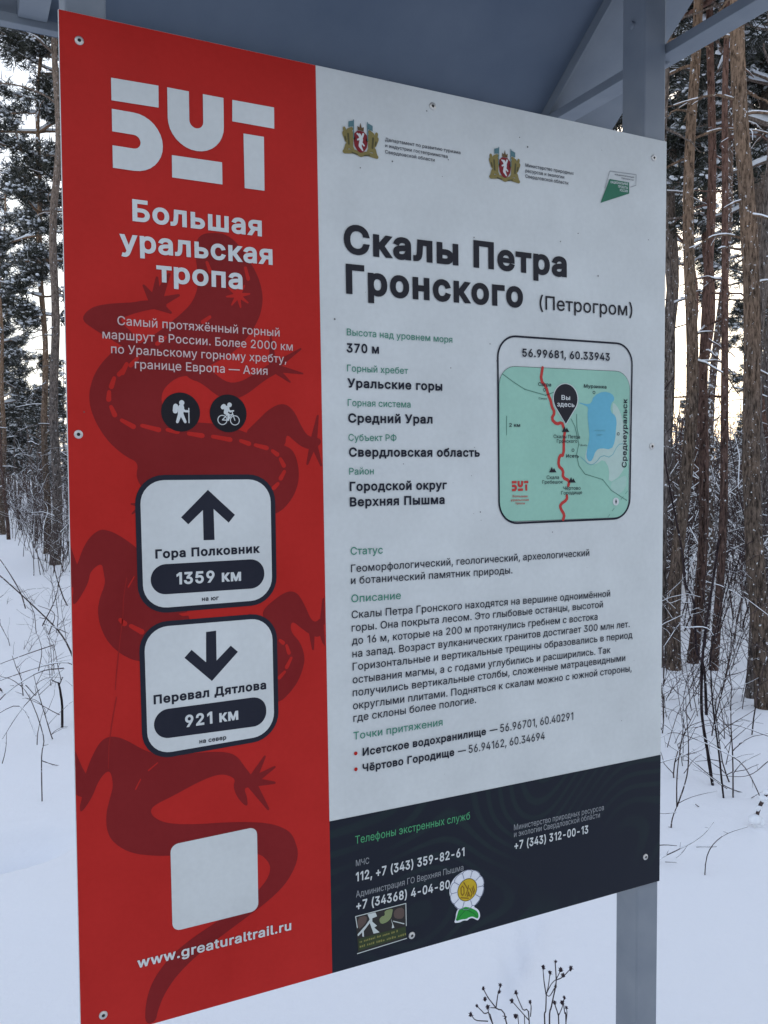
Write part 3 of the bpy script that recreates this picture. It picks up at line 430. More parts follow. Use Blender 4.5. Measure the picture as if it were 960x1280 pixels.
# positions below are millimetres on the board, from its lower left corner
flat('stand','red_strip','red',1,[[(0.6,1199.4),(0.6,0.6),(323.8,0.6),(310.8,1199.4)]])
flat('stand','dark_footer','navy',1,[[(323.8,0.6),(909.6,0.6),(909.6,212.0),(321.5,210.0)]])
flat('stand','lizard_motif','maroon',2,[[(173.3,971.2),(170.0,970.7),(166.9,970.0),(164.2,969.3),(161.8,968.3),(159.6,967.0),(157.7,965.5),(156.0,963.6),(154.6,961.2),(153.5,958.3),(152.6,954.8),(152.1,950.9),(151.9,946.6),(151.9,942.1),(152.2,937.2),(152.8,932.1),(153.3,926.9),(153.7,921.7),(154.0,916.5),(154.1,911.3),(153.8,906.2),(153.0,901.3),(151.6,896.4),(149.8,891.7),(147.4,887.2),(144.7,882.9),(141.4,878.8),(137.7,874.9),(133.7,870.9),(129.2,866.7),(124.3,862.3),(119.1,857.7),(113.2,852.8),(106.7,847.7),(99.6,842.4),(91.8,836.8),(85.0,832.6),(79.1,830.0),(74.1,828.9),(69.9,829.2),(65.7,828.5),(61.3,826.6),(56.9,823.7),(52.2,819.7),(48.0,815.7),(44.1,811.5),(40.5,807.3),(37.3,802.9),(34.4,798.4),(31.9,793.6),(29.6,788.5),(27.8,783.2),(26.4,777.9),(25.4,772.8),(25.0,767.7),(25.1,762.7),(25.5,757.7),(26.5,752.6),(27.9,747.5),(29.7,742.4),(31.9,737.2),(34.6,731.9),(37.7,726.6),(41.2,721.2),(44.9,716.2),(48.9,711.5),(53.2,707.3),(57.7,703.4),(62.0,700.0),(66.1,697.2),(70.1,694.8),(74.0,693.0),(76.6,690.6),(78.0,687.5),(78.2,683.8),(77.2,679.4),(77.0,675.1),(77.8,671.0),(79.3,666.9),(81.7,662.9),(86.5,658.2),(93.7,652.8),(103.2,646.8),(115.1,640.1),(128.6,634.2),(143.8,628.9),(160.6,624.4),(179.0,620.5),(195.8,618.2),(210.9,617.4),(224.3,618.1),(236.0,620.3),(246.0,623.2),(254.3,626.8),(261.0,631.0),(265.9,635.9),(270.2,640.8),(273.8,645.9),(276.7,651.2),(279.0,656.5),(280.7,661.8),(281.8,667.0),(282.4,672.2),(282.5,677.4),(282.1,682.5),(281.4,687.6),(280.2,692.7),(278.6,697.7),(276.7,701.9),(274.4,705.3),(271.8,707.9),(269.0,709.8),(265.0,711.6),(260.0,713.4),(253.9,715.0),(246.8,716.7),(239.9,718.5),(233.3,720.5),(226.9,722.8),(220.8,725.2),(214.3,727.6),(207.4,729.9),(200.2,732.1),(192.5,734.3),(185.1,736.1),(177.9,737.4),(171.0,738.4),(164.3,738.9),(157.3,739.3),(149.8,739.5),(142.1,739.7),(133.9,739.7),(127.1,740.4),(121.7,741.8),(117.6,744.0),(114.8,746.9),(112.5,750.2),(110.6,753.8),(109.2,757.8),(108.3,762.2),(107.9,766.3),(108.2,770.2),(109.1,773.8),(110.5,777.2),(112.7,780.5),(115.5,783.8),(118.9,786.9),(122.9,790.0),(127.0,792.4),(131.0,794.2),(135.1,795.3),(139.2,795.8),(144.2,797.3),(150.2,799.9),(157.1,803.5),(165.0,808.1),(172.0,812.1),(178.0,815.6),(183.1,818.5),(187.2,820.8),(191.4,823.6),(195.6,826.7),(199.8,830.3),(204.0,834.2),(208.0,838.3),(211.8,842.6),(215.5,847.0),(218.9,851.6),(222.1,856.3),(225.1,861.0),(227.8,865.9),(230.3,870.8),(232.3,875.8),(233.9,881.0),(235.1,886.4),(235.9,891.8),(236.2,897.3),(235.9,902.9),(235.0,908.5),(233.7,914.1),(231.9,919.6),(229.6,925.1),(226.8,930.6),(223.5,936.0),(220.2,941.2),(216.7,946.4),(213.0,951.4),(209.3,956.4),(205.4,960.6),(201.5,964.1),(197.5,967.0),(193.4,969.2),(189.3,970.7),(185.2,971.7),(181.1,971.9),(177.1,971.6)],[(20.2,858.1),(19.9,856.4),(20.1,855.0),(20.6,853.6),(21.7,852.2),(23.2,850.7),(25.2,849.1),(27.7,847.4),(30.5,845.6),(33.7,843.6),(37.2,841.5),(41.1,839.3),(45.0,837.1),(49.0,834.9),(52.9,832.7),(56.9,830.5),(61.2,828.4),(66.0,826.2),(71.1,824.0),(76.7,821.7),(80.6,821.3),(82.8,822.7),(83.3,826.0),(82.2,831.0),(80.0,835.9),(76.8,840.8),(72.6,845.6),(67.4,850.3),(64.1,854.2),(62.6,857.2),(62.9,859.3),(65.1,860.6),(68.3,862.2),(72.6,864.0),(77.8,866.2),(84.2,868.5),(90.3,870.5),(96.4,872.2),(102.3,873.5),(108.1,874.4),(112.2,875.5),(114.8,876.9),(115.8,878.5),(115.2,880.4),(113.2,881.8),(109.7,882.7),(104.9,883.1),(98.6,883.1),(93.1,882.8),(88.4,882.2),(84.3,881.4),(81.1,880.4),(77.4,879.5),(73.2,878.7),(68.7,878.1),(63.7,877.5),(58.7,876.8),(53.4,876.0),(48.1,875.0),(42.6,873.8),(37.8,872.4),(33.7,870.9),(30.3,869.3),(27.7,867.4),(25.4,865.6),(23.5,863.7),(22.0,861.8),(20.9,859.8)],[(96.8,875.9),(101.3,872.9),(106.5,873.9),(109.5,878.4),(108.5,883.6),(90.6,900.7),(89.6,901.3),(88.4,901.1),(87.7,900.1),(88.0,898.9)],[(95.7,880.3),(97.4,875.2),(102.1,872.8),(107.2,874.4),(109.6,879.2),(106.6,910.5),(106.2,911.7),(105.1,912.2),(103.9,911.9),(103.4,910.8)],[(96.3,882.6),(96.1,877.3),(99.7,873.4),(105.1,873.2),(109.0,876.8),(120.9,915.7),(121.0,916.9),(120.1,917.8),(118.9,917.9),(118.0,917.0)],[(99.8,886.1),(96.1,882.2),(96.3,876.9),(100.1,873.2),(105.5,873.3),(131.1,890.6),(132.0,891.5),(132.0,892.7),(131.1,893.6),(129.8,893.5)],[(105.9,886.0),(100.5,886.4),(96.4,882.9),(96.0,877.6),(99.5,873.5),(119.8,869.2),(121.0,869.1),(121.9,869.9),(122.0,871.1),(121.2,872.0)],[(137.0,804.8),(134.6,802.4),(134.8,799.7),(137.5,796.7),(140.4,794.2),(143.6,792.2),(147.0,790.7),(150.7,789.8),(154.9,788.0),(159.5,785.3),(164.6,781.8),(170.1,777.4),(175.3,774.0),(179.9,771.6),(184.2,770.2),(188.0,769.7),(191.9,769.7),(196.0,770.0),(200.2,770.7),(204.6,771.8),(209.6,774.0),(215.3,777.3),(221.6,781.7),(228.5,787.2),(234.9,792.0),(240.6,796.0),(245.7,799.2),(250.3,801.7),(253.9,804.1),(256.7,806.5),(258.6,808.8),(259.6,811.0),(259.5,812.9),(258.3,814.4),(255.9,815.5),(252.4,816.3),(248.7,816.1),(244.7,815.0),(240.4,812.9),(235.9,809.8),(231.1,806.6),(225.9,803.2),(220.3,799.7),(214.4,796.0),(208.8,793.1),(203.4,791.2),(198.3,790.1),(193.5,789.9),(188.3,791.1),(182.7,793.7),(176.6,797.7),(170.1,803.1),(163.3,806.7),(156.4,808.6),(149.2,808.6),(141.8,806.9)],[(243.6,810.7),(245.5,807.0),(249.5,805.6),(253.2,807.5),(254.6,811.5),(247.5,850.4),(247.1,851.2),(246.3,851.5),(245.4,851.1),(245.2,850.2)],[(246.0,815.7),(243.7,812.1),(244.5,808.0),(248.1,805.7),(252.2,806.6),(287.4,835.8),(287.9,836.6),(287.7,837.5),(287.0,838.0),(286.1,837.8)],[(249.9,816.6),(245.8,815.5),(243.6,811.9),(244.7,807.8),(248.3,805.7),(288.7,804.2),(289.6,804.4),(290.1,805.2),(289.9,806.1),(289.1,806.5)],[(252.4,815.5),(248.4,816.6),(244.7,814.5),(243.6,810.4),(245.7,806.8),(270.8,792.9),(271.7,792.6),(272.5,793.1),(272.7,794.0),(272.3,794.8)],[(212.8,727.1),(213.1,722.1),(215.9,716.7),(221.1,710.9),(227.2,707.0),(234.2,704.9),(242.2,704.8),(251.2,706.5),(257.9,709.1),(262.5,712.3),(264.9,716.4),(265.2,721.2),(266.2,724.0),(267.9,725.0),(270.4,724.0),(273.6,721.2),(276.8,718.5),(279.7,716.2),(282.6,714.0),(285.3,712.2),(288.1,710.7),(291.0,709.5),(293.9,708.6),(296.9,708.1),(299.9,708.2),(303.0,708.9),(306.2,710.2),(309.5,712.0),(311.9,713.9),(313.3,715.8),(313.8,717.8),(313.4,719.8),(312.0,721.4),(309.6,722.5),(306.4,723.2),(302.2,723.5),(298.5,724.5),(295.2,726.3),(292.5,728.8),(290.2,732.1),(287.8,735.9),(285.3,740.3),(282.7,745.2),(280.1,750.7),(277.1,755.4),(274.0,759.1),(270.6,762.0),(267.0,764.1),(263.2,765.1),(259.1,765.1),(254.9,764.1),(250.4,762.1),(245.9,759.5),(241.4,756.4),(236.9,752.6),(232.5,748.3),(228.0,744.1),(223.6,739.8),(219.2,735.7),(214.8,731.6)],[(298.3,717.3),(299.1,713.6),(302.4,711.5),(306.1,712.3),(308.2,715.5),(311.0,751.0),(310.8,752.1),(309.8,752.7),(308.7,752.5),(308.1,751.5)],[(308.0,718.1),(305.4,720.9),(301.6,721.1),(298.7,718.6),(298.5,714.7),(312.4,686.4),(313.2,685.5),(314.4,685.5),(315.2,686.2),(315.3,687.4)],[(308.0,714.9),(307.7,718.7),(304.8,721.2),(301.0,720.9),(298.5,717.9),(293.0,689.1),(293.1,687.9),(294.0,687.2),(295.1,687.3),(295.9,688.2)],[(82.1,636.4),(84.3,636.9),(85.5,638.9),(85.0,641.1),(83.0,642.3),(70.3,642.2),(69.6,642.0),(69.2,641.3),(69.4,640.6),(70.0,640.2)],[(84.5,637.1),(85.6,639.1),(84.9,641.3),(82.8,642.3),(80.6,641.6),(70.5,630.5),(70.2,629.8),(70.4,629.1),(71.1,628.7),(71.8,629.0)],[(9.0,575.6),(7.8,572.9),(6.6,570.6),(5.4,568.9),(4.5,567.1),(3.7,565.2),(3.1,563.3),(2.6,561.4),(2.4,559.0),(2.3,556.2),(2.5,552.9),(2.8,549.3),(2.9,545.8),(2.8,542.4),(2.6,539.1),(2.1,535.9),(1.9,533.1),(1.9,530.6),(2.1,528.5),(2.5,526.7),(3.4,526.1),(4.7,526.8),(6.5,528.7),(8.8,531.8),(11.0,535.1),(13.1,538.6),(15.2,542.2),(17.2,546.0),(18.8,549.6),(20.0,552.9),(20.8,556.1),(21.2,559.0),(22.4,561.8),(24.3,564.5),(26.8,567.1),(30.1,569.6),(32.7,570.7),(34.6,570.4),(35.8,568.8),(36.3,565.8),(36.8,562.7),(37.3,559.5),(37.7,556.3),(38.2,553.0),(38.1,549.5),(37.5,545.8),(36.3,541.9),(34.5,537.7),(33.0,533.6),(31.8,529.6),(30.9,525.6),(30.2,521.7),(29.9,517.7),(29.9,513.5),(30.2,509.1),(30.8,504.6),(31.8,499.9),(33.2,495.1),(35.0,490.1),(37.2,485.0),(39.8,480.2),(42.8,475.7),(46.2,471.4),(50.1,467.4),(54.2,463.8),(58.5,460.4),(63.0,457.5),(67.8,454.8),(74.1,452.5),(81.8,450.4),(91.0,448.7),(101.7,447.3),(111.1,448.2),(119.2,451.5),(126.1,457.1),(131.7,465.1),(135.7,473.2),(137.9,481.5),(138.5,490.0),(137.3,498.6),(134.4,508.2),(129.8,518.6),(123.4,530.0),(115.2,542.4),(107.3,553.5),(99.6,563.3),(92.2,572.0),(85.0,579.4),(78.2,585.9),(71.9,591.7),(66.0,596.6),(60.5,600.7),(55.5,604.1),(51.0,606.9),(47.0,608.9),(43.5,610.2),(40.4,611.1),(37.7,611.6),(35.4,611.6),(33.4,611.1),(31.4,610.3),(29.3,609.0),(27.0,607.4),(24.7,605.4),(22.4,603.0),(20.2,600.2),(18.2,597.1),(16.2,593.6),(14.4,590.0),(12.8,586.3),(11.4,582.6),(10.2,578.9)],[(1.0,569.7),(1.0,546.5),(2.7,545.5),(9.7,564.4),(7.2,573.3),(2.9,587.1),(1.0,594.4)],[(234.4,503.6),(232.5,500.5),(231.7,497.5),(232.1,494.7),(232.1,490.5),(231.9,485.1),(231.3,478.4),(230.3,470.4),(229.8,460.0),(229.6,447.1),(229.9,431.6),(230.5,413.8),(232.2,399.8),(235.1,389.9),(239.0,383.9),(244.0,381.8),(248.8,381.0),(253.3,381.5),(257.5,383.2),(261.4,386.1),(265.1,389.3),(268.6,392.6),(271.9,396.3),(275.1,400.1),(278.0,404.3),(280.5,408.8),(282.8,413.6),(284.8,418.8),(286.2,423.5),(287.3,427.7),(287.8,431.5),(287.8,434.8),(287.4,438.3),(286.7,442.1),(285.6,446.2),(284.0,450.4),(282.1,454.5),(279.7,458.5),(276.9,462.2),(273.6,465.8),(271.3,469.4),(269.8,473.1),(269.3,476.8),(269.7,480.5),(271.0,482.4),(273.1,482.6),(276.1,481.0),(279.9,477.7),(283.5,474.7),(286.7,472.1),(289.5,469.8),(292.0,468.0),(294.3,466.4),(296.3,465.0),(298.1,464.0),(299.7,463.2),(301.2,462.5),(302.7,461.8),(304.3,461.3),(305.8,460.9),(307.5,461.0),(309.3,461.6),(311.2,462.8),(313.2,464.5),(314.7,466.4),(315.6,468.5),(315.9,470.8),(315.7,473.3),(315.3,475.8),(314.6,478.1),(313.8,480.4),(312.7,482.5),(311.5,483.8),(310.1,484.3),(308.7,483.8),(307.1,482.5),(305.5,481.7),(303.9,481.4),(302.1,481.8),(300.4,482.6),(298.5,484.5),(296.6,487.4),(294.5,491.4),(292.4,496.5),(290.3,501.2),(288.1,505.6),(286.0,509.6),(283.8,513.4),(281.7,516.5),(279.6,519.0),(277.4,520.9),(275.3,522.2),(273.0,523.0),(270.7,523.5),(268.2,523.6),(265.6,523.2),(262.8,522.5),(259.8,521.4),(256.6,519.9),(253.2,518.0),(249.6,515.7),(245.8,513.1),(241.7,510.1),(237.5,506.8)],[(302.6,466.3),(301.3,469.1),(298.4,470.1),(295.6,468.7),(294.7,465.8),(298.5,445.1),(299.0,444.1),(300.1,443.7),(301.2,444.2),(301.5,445.3)],[(311.8,474.1),(317.4,476.9),(316.8,512.8),(313.9,510.5),(310.5,484.2)],[(313.4,452.3),(317.3,447.7),(316.2,468.7),(308.2,467.7)],[(13.3,328.0),(12.0,324.1),(11.1,320.7),(10.5,317.9),(10.0,314.7),(9.4,311.3),(8.9,307.5),(8.5,303.4),(7.9,299.7),(7.2,296.3),(6.5,293.3),(5.7,290.6),(5.1,288.1),(4.9,285.7),(4.9,283.4),(5.3,281.3),(6.3,280.7),(8.1,281.7),(10.6,284.3),(13.9,288.5),(16.8,293.0),(19.5,297.7),(21.8,302.7),(23.9,307.9),(26.3,312.5),(28.9,316.5),(31.7,319.9),(34.9,322.6),(37.5,323.4),(39.5,322.3),(41.0,319.2),(42.0,314.2),(42.5,309.5),(42.5,305.1),(41.9,301.0),(40.9,297.3),(39.8,293.4),(38.6,289.1),(37.4,284.7),(36.0,280.0),(35.0,275.0),(34.5,269.7),(34.3,264.1),(34.5,258.3),(35.3,252.9),(36.6,248.0),(38.4,243.5),(40.7,239.5),(43.7,235.6),(47.2,231.7),(51.3,228.0),(56.0,224.3),(61.1,221.1),(66.6,218.3),(72.4,215.8),(78.6,213.9),(84.7,212.1),(90.6,210.5),(96.4,209.1),(102.1,208.0),(110.7,206.4),(122.4,204.4),(137.0,202.0),(154.7,199.1),(170.4,196.6),(184.3,194.4),(196.3,192.5),(206.4,191.0),(215.1,188.6),(222.2,185.5),(227.9,181.6),(232.1,176.8),(235.1,172.3),(237.0,168.0),(237.7,163.9),(237.3,160.0),(236.1,156.2),(234.2,152.4),(231.7,148.6),(228.4,144.8),(224.2,141.0),(219.2,137.2),(213.4,133.3),(206.8,129.4),(199.8,125.6),(192.5,121.8),(185.0,118.2),(177.1,114.7),(169.0,111.1),(160.7,107.5),(152.3,103.9),(143.7,100.2),(135.5,96.4),(127.9,92.4),(120.8,88.3),(114.2,84.1),(108.0,79.4),(102.2,74.2),(96.7,68.6),(91.5,62.6),(87.2,56.5),(83.7,50.3),(81.0,44.1),(79.0,37.9),(77.5,31.5),(76.4,25.1),(75.7,18.7),(75.4,12.1),(76.0,7.2),(77.6,4.0),(80.0,2.4),(83.4,2.5),(86.1,3.4),(88.0,5.2),(89.3,7.8),(89.9,11.4),(91.0,15.3),(92.6,19.7),(94.6,24.5),(97.0,29.7),(100.1,34.9),(103.7,40.1),(107.8,45.3),(112.5,50.6),(117.9,55.7),(124.0,60.8),(130.8,65.9),(138.2,70.9),(146.8,76.1),(156.4,81.6),(167.1,87.2),(178.8,93.1),(190.2,98.8),(201.2,104.2),(211.7,109.4),(221.8,114.3),(231.1,119.3),(239.3,124.3),(246.7,129.3),(253.2,134.2),(259.0,139.8),(264.2,146.0),(268.7,152.9),(272.5,160.3),(275.0,167.6),(276.0,174.6),(275.6,181.4),(273.7,188.1),(271.9,193.7),(269.9,198.5),(267.9,202.3),(265.9,205.1),(263.2,208.0),(259.7,210.9),(255.6,213.7),(250.9,216.6),(245.7,219.2),(240.2,221.6),(234.3,223.7),(228.0,225.7),(221.0,227.5),(213.2,229.3),(204.7,231.1),(195.5,232.7),(186.0,234.2),(176.2,235.7),(166.1,237.0),(155.7,238.2),(145.9,239.5),(136.7,241.0),(128.2,242.5),(120.3,244.2),(113.3,246.1),(107.3,248.1),(102.3,250.2),(98.2,252.5),(94.7,254.8),(91.9,257.2),(89.6,259.7),(88.0,262.1),(87.1,264.4),(86.8,266.6),(87.3,268.6),(88.4,270.4),(90.8,272.2),(94.4,274.1),(99.3,276.1),(105.5,278.1),(111.7,280.2),(118.0,282.4),(124.5,284.9),(131.0,287.4),(137.4,289.8),(143.7,291.9),(149.7,293.8),(155.7,295.5),(161.1,296.7),(165.9,297.5),(170.2,297.8),(173.9,297.6),(177.6,297.0),(181.2,295.9),(184.7,294.3),(188.2,292.2),(190.6,290.1),(191.8,288.0),(192.0,285.8),(191.0,283.5),(190.7,280.8),(190.8,277.7),(191.6,274.1),(192.9,270.2),(194.8,266.2),(197.1,262.2),(200.0,258.3),(203.4,254.3),(205.9,252.2),(207.6,252.0),(208.4,253.7),(208.3,257.2),(207.9,260.6),(207.3,264.0),(206.4,267.3),(205.3,270.5),(205.0,272.9),(205.6,274.6),(207.1,275.4),(209.4,275.3),(211.7,275.7),(213.8,276.5),(215.8,277.7),(217.8,279.3),(218.8,281.1),(218.8,283.1),(217.9,285.3),(216.0,287.7),(214.1,290.2),(212.2,292.8),(210.3,295.5),(208.4,298.2),(206.3,301.3),(204.1,304.6),(201.8,308.3),(199.3,312.3),(196.5,315.8),(193.3,318.8),(189.7,321.3),(185.8,323.3),(180.5,325.1),(173.7,326.7),(165.5,328.0),(155.9,329.0),(146.5,329.7),(137.4,330.0),(128.5,330.0),(119.8,329.5),(111.6,330.1),(103.8,331.6),(96.5,334.2),(89.5,337.8),(83.1,341.4),(77.3,345.0),(72.0,348.7),(67.2,352.3),(62.7,355.6),(58.3,358.4),(54.1,360.8),(50.1,362.8),(46.2,364.1),(42.5,364.8),(39.0,364.7),(35.7,364.0),(32.5,362.4),(29.4,359.7),(26.5,356.2),(23.8,351.7),(21.3,347.1),(18.9,342.3),(16.8,337.5),(14.9,332.5)],[(1.0,302.1),(3.1,300.0),(8.3,297.1),(14.0,321.3),(8.5,332.8),(3.5,346.6),(1.0,354.2)],[(207.5,284.8),(206.6,279.9),(209.5,275.9),(214.4,275.1),(218.5,277.9),(233.4,311.0),(233.6,312.2),(232.9,313.2),(231.7,313.4),(230.7,312.7)],[(210.3,287.3),(206.9,283.7),(207.1,278.7),(210.7,275.3),(215.7,275.5),(245.8,294.6),(246.7,295.5),(246.6,296.7),(245.7,297.5),(244.5,297.5)],[(214.2,287.8),(209.3,286.7),(206.6,282.6),(207.6,277.7),(211.8,275.0),(244.7,273.9),(245.9,274.2),(246.5,275.2),(246.3,276.4),(245.2,277.1)],[(218.6,284.7),(214.6,287.7),(209.7,287.0),(206.7,283.0),(207.4,278.1),(234.6,241.5),(235.6,240.7),(236.8,240.9),(237.5,241.9),(237.4,243.1)]],'dark red lizard silhouette behind the text of the red strip')
flat('stand','lizard_backline','red',3,[[(69.9,805.5),(70.1,807.2),(68.9,808.6),(67.2,808.7),(65.9,807.6),(59.9,797.3),(59.7,795.1),(61.2,793.3),(63.5,793.1),(65.2,794.6)],[(55.4,788.6),(55.3,790.3),(54.0,791.5),(52.3,791.4),(51.2,790.1),(47.0,780.2),(47.1,777.9),(48.8,776.4),(51.1,776.5),(52.6,778.3)],[(49.5,772.7),(49.0,774.4),(47.5,775.2),(45.8,774.7),(45.0,773.1),(43.5,764.5),(44.2,762.3),(46.2,761.2),(48.4,761.9),(49.5,763.9)],[(51.1,756.5),(49.9,757.7),(48.1,757.6),(46.9,756.4),(47.0,754.7),(50.4,745.1),(52.0,743.5),(54.3,743.6),(55.9,745.2),(55.8,747.5)],[(62.0,742.2),(60.3,742.4),(58.9,741.3),(58.7,739.6),(59.8,738.3),(72.8,730.3),(75.1,730.1),(76.9,731.5),(77.2,733.8),(75.7,735.6)],[(84.8,736.6),(83.1,736.3),(82.0,735.0),(82.3,733.3),(83.7,732.2),(103.3,726.8),(105.5,727.1),(106.9,729.0),(106.5,731.3),(104.7,732.6)],[(114.5,732.1),(112.8,731.7),(111.9,730.2),(112.3,728.6),(113.8,727.6),(125.8,724.9),(128.1,725.4),(129.3,727.3),(128.8,729.6),(126.8,730.8)],[(140.3,728.0),(138.6,727.6),(137.7,726.1),(138.1,724.4),(139.6,723.5),(156.3,720.4),(158.5,721.0),(159.7,723.0),(159.1,725.2),(157.1,726.4)],[(170.0,724.8),(168.4,724.4),(167.5,723.0),(167.8,721.3),(169.3,720.4),(191.5,716.0),(193.7,716.5),(194.9,718.4),(194.4,720.7),(192.4,721.9)],[(206.0,719.9),(204.3,719.7),(203.2,718.4),(203.3,716.7),(204.6,715.6),(215.1,711.3),(217.3,711.5),(218.9,713.2),(218.7,715.5),(217.0,717.0)],[(224.9,714.8),(223.2,714.5),(222.2,713.1),(222.4,711.4),(223.8,710.4),(238.4,706.1),(240.7,706.4),(242.1,708.3),(241.7,710.5),(239.8,711.9)],[(248.2,707.2),(246.5,707.5),(245.1,706.6),(244.7,704.9),(245.7,703.5),(251.6,698.4),(253.9,698.0),(255.8,699.2),(256.3,701.5),(255.0,703.4)],[(259.6,696.2),(258.2,697.3),(256.5,697.1),(255.4,695.8),(255.6,694.1),(259.5,685.2),(261.3,683.7),(263.6,683.9),(265.0,685.7),(264.8,688.0)],[(264.8,677.9),(265.0,679.6),(263.9,681.0),(262.2,681.2),(260.9,680.2),(255.1,671.7),(254.8,669.4),(256.1,667.6),(258.4,667.3),(260.2,668.7)],[(255.5,661.7),(256.2,663.3),(255.6,664.9),(254.1,665.6),(252.4,665.0),(246.1,660.2),(245.2,658.1),(246.0,655.9),(248.1,655.0),(250.2,655.8)],[(169.6,867.4),(170.3,868.7),(169.9,870.2),(168.6,870.9),(167.2,870.5),(157.8,864.0),(156.8,862.3),(157.4,860.4),(159.1,859.4),(161.0,859.9)],[(114.8,839.2),(115.5,840.5),(115.0,841.9),(113.7,842.6),(112.3,842.1),(102.0,834.3),(101.1,832.5),(101.7,830.6),(103.4,829.7),(105.3,830.3)],[(82.0,813.0),(82.4,814.5),(81.8,815.8),(80.4,816.3),(79.0,815.6),(70.4,806.7),(69.7,804.8),(70.6,803.0),(72.5,802.4),(74.3,803.3)],[(67.3,800.9),(67.7,802.3),(67.0,803.6),(65.6,804.1),(64.3,803.4),(56.7,795.4),(56.1,793.5),(57.0,791.7),(58.9,791.1),(60.7,792.0)],[(167.4,935.4),(166.4,936.4),(164.9,936.5),(163.8,935.5),(163.8,934.0),(167.3,922.9),(168.7,921.4),(170.7,921.4),(172.1,922.7),(172.2,924.7)],[(216.2,933.4),(215.3,934.6),(213.9,934.8),(212.7,933.9),(212.4,932.5),(215.0,919.2),(216.2,917.6),(218.1,917.3),(219.7,918.5),(220.0,920.5)],[(255.5,462.5),(254.1,462.9),(252.8,462.3),(252.3,460.8),(253.0,459.5),(257.0,455.3),(258.9,454.7),(260.6,455.7),(261.2,457.6),(260.3,459.3)],[(265.1,453.9),(264.1,455.1),(262.6,455.2),(261.5,454.2),(261.4,452.7),(263.9,442.7),(265.2,441.2),(267.2,441.0),(268.7,442.3),(268.9,444.3)],[(271.1,435.4),(271.3,436.9),(270.4,438.0),(268.9,438.2),(267.7,437.3),(260.8,426.3),(260.6,424.3),(261.8,422.7),(263.8,422.5),(265.4,423.7)],[(261.6,417.8),(262.2,419.1),(261.7,420.5),(260.3,421.2),(258.9,420.6),(251.3,414.4),(250.4,412.6),(251.1,410.7),(252.9,409.9),(254.8,410.6)],[(56.5,505.4),(54.8,506.1),(53.1,505.4),(52.4,503.8),(53.1,502.1),(57.5,496.5),(59.8,495.5),(62.0,496.5),(63.0,498.7),(62.0,501.0)],[(68.2,497.5),(66.4,497.8),(64.9,496.8),(64.6,495.0),(65.6,493.5),(78.1,484.4),(80.5,483.9),(82.5,485.3),(82.9,487.7),(81.6,489.8)],[(72.5,554.0),(72.6,554.5),(72.3,554.9),(71.8,555.0),(71.4,554.7),(64.1,542.8),(64.0,542.2),(64.4,541.6),(65.1,541.5),(65.6,541.9)],[(95.9,324.3),(96.2,324.7),(96.1,325.2),(95.6,325.5),(95.1,325.4),(84.2,318.0),(83.9,317.4),(84.0,316.8),(84.6,316.4),(85.3,316.6)],[(75.7,307.6),(75.8,308.1),(75.5,308.5),(75.0,308.6),(74.6,308.3),(68.4,297.3),(68.3,296.6),(68.7,296.1),(69.4,296.0),(69.9,296.5)],[(203.8,901.3),(201.6,899.3),(202.2,896.4),(205.0,895.4),(219.3,900.3),(220.1,901.0),(219.9,902.0),(218.9,902.3)],[(201.9,900.0),(201.7,897.0),(204.2,895.4),(206.9,896.7),(213.5,910.3),(213.6,911.3),(212.8,911.8),(211.9,911.4)],[(201.5,897.8),(203.4,895.5),(206.4,896.1),(207.3,898.9),(202.4,913.2),(201.7,914.0),(200.8,913.8),(200.4,912.9)],[(202.7,895.8),(205.7,895.7),(207.4,898.2),(206.1,900.8),(192.5,907.5),(191.5,907.5),(190.9,906.7),(191.3,905.8)],[(205.0,895.4),(207.2,897.4),(206.6,900.3),(203.8,901.3),(189.5,896.3),(188.8,895.7),(189.0,894.7),(189.9,894.4)],[(206.9,896.7),(207.1,899.7),(204.6,901.3),(201.9,900.0),(195.3,886.4),(195.2,885.4),(196.1,884.8),(196.9,885.3)],[(207.3,898.9),(205.4,901.2),(202.4,900.6),(201.5,897.8),(206.4,883.4),(207.1,882.7),(208.0,882.9),(208.4,883.8)],[(206.1,900.8),(203.1,901.0),(201.4,898.5),(202.7,895.8),(216.4,889.2),(217.3,889.2),(217.9,890.0),(217.5,890.9)],[(128.7,502.5),(140.7,502.3),(140.8,507.4),(123.7,505.7)]],'broken light red line down the back of the lizard')
flat('stand','faint_scratch','scratch',3,[[(63.7,553.1),(63.5,553.6),(63.0,553.7),(62.6,553.3),(58.2,527.2),(58.4,526.7),(58.9,526.6),(59.2,527.1)],[(59.3,527.1),(59.0,527.6),(58.4,527.6),(58.2,527.2),(57.5,507.5),(57.7,507.0),(58.3,507.0),(58.6,507.4)],[(58.6,507.4),(58.4,507.9),(57.8,508.0),(57.5,507.5),(54.2,484.7),(54.4,484.2),(54.9,484.1),(55.3,484.6)],[(55.3,484.6),(55.1,485.1),(54.5,485.1),(54.2,484.7),(51.4,461.9),(51.6,461.4),(52.2,461.3),(52.5,461.7)],[(52.5,461.7),(52.3,462.2),(51.7,462.3),(51.4,461.9),(48.6,439.1),(48.8,438.5),(49.4,438.5),(49.7,438.9)],[(49.7,438.9),(49.5,439.4),(48.9,439.5),(48.6,439.0),(47.0,421.0),(47.2,420.5),(47.8,420.5),(48.1,420.9)],[(49.5,411.5),(49.3,412.0),(48.7,412.2),(48.3,411.7),(42.4,381.5),(42.6,381.0),(43.2,380.9),(43.6,381.3)],[(43.6,381.3),(43.4,381.9),(42.8,382.0),(42.4,381.5),(38.4,354.0),(38.6,353.4),(39.2,353.3),(39.6,353.8)],[(39.6,353.8),(39.3,354.4),(38.7,354.4),(38.4,353.9),(37.3,327.3),(37.6,326.8),(38.2,326.7),(38.5,327.3)]])
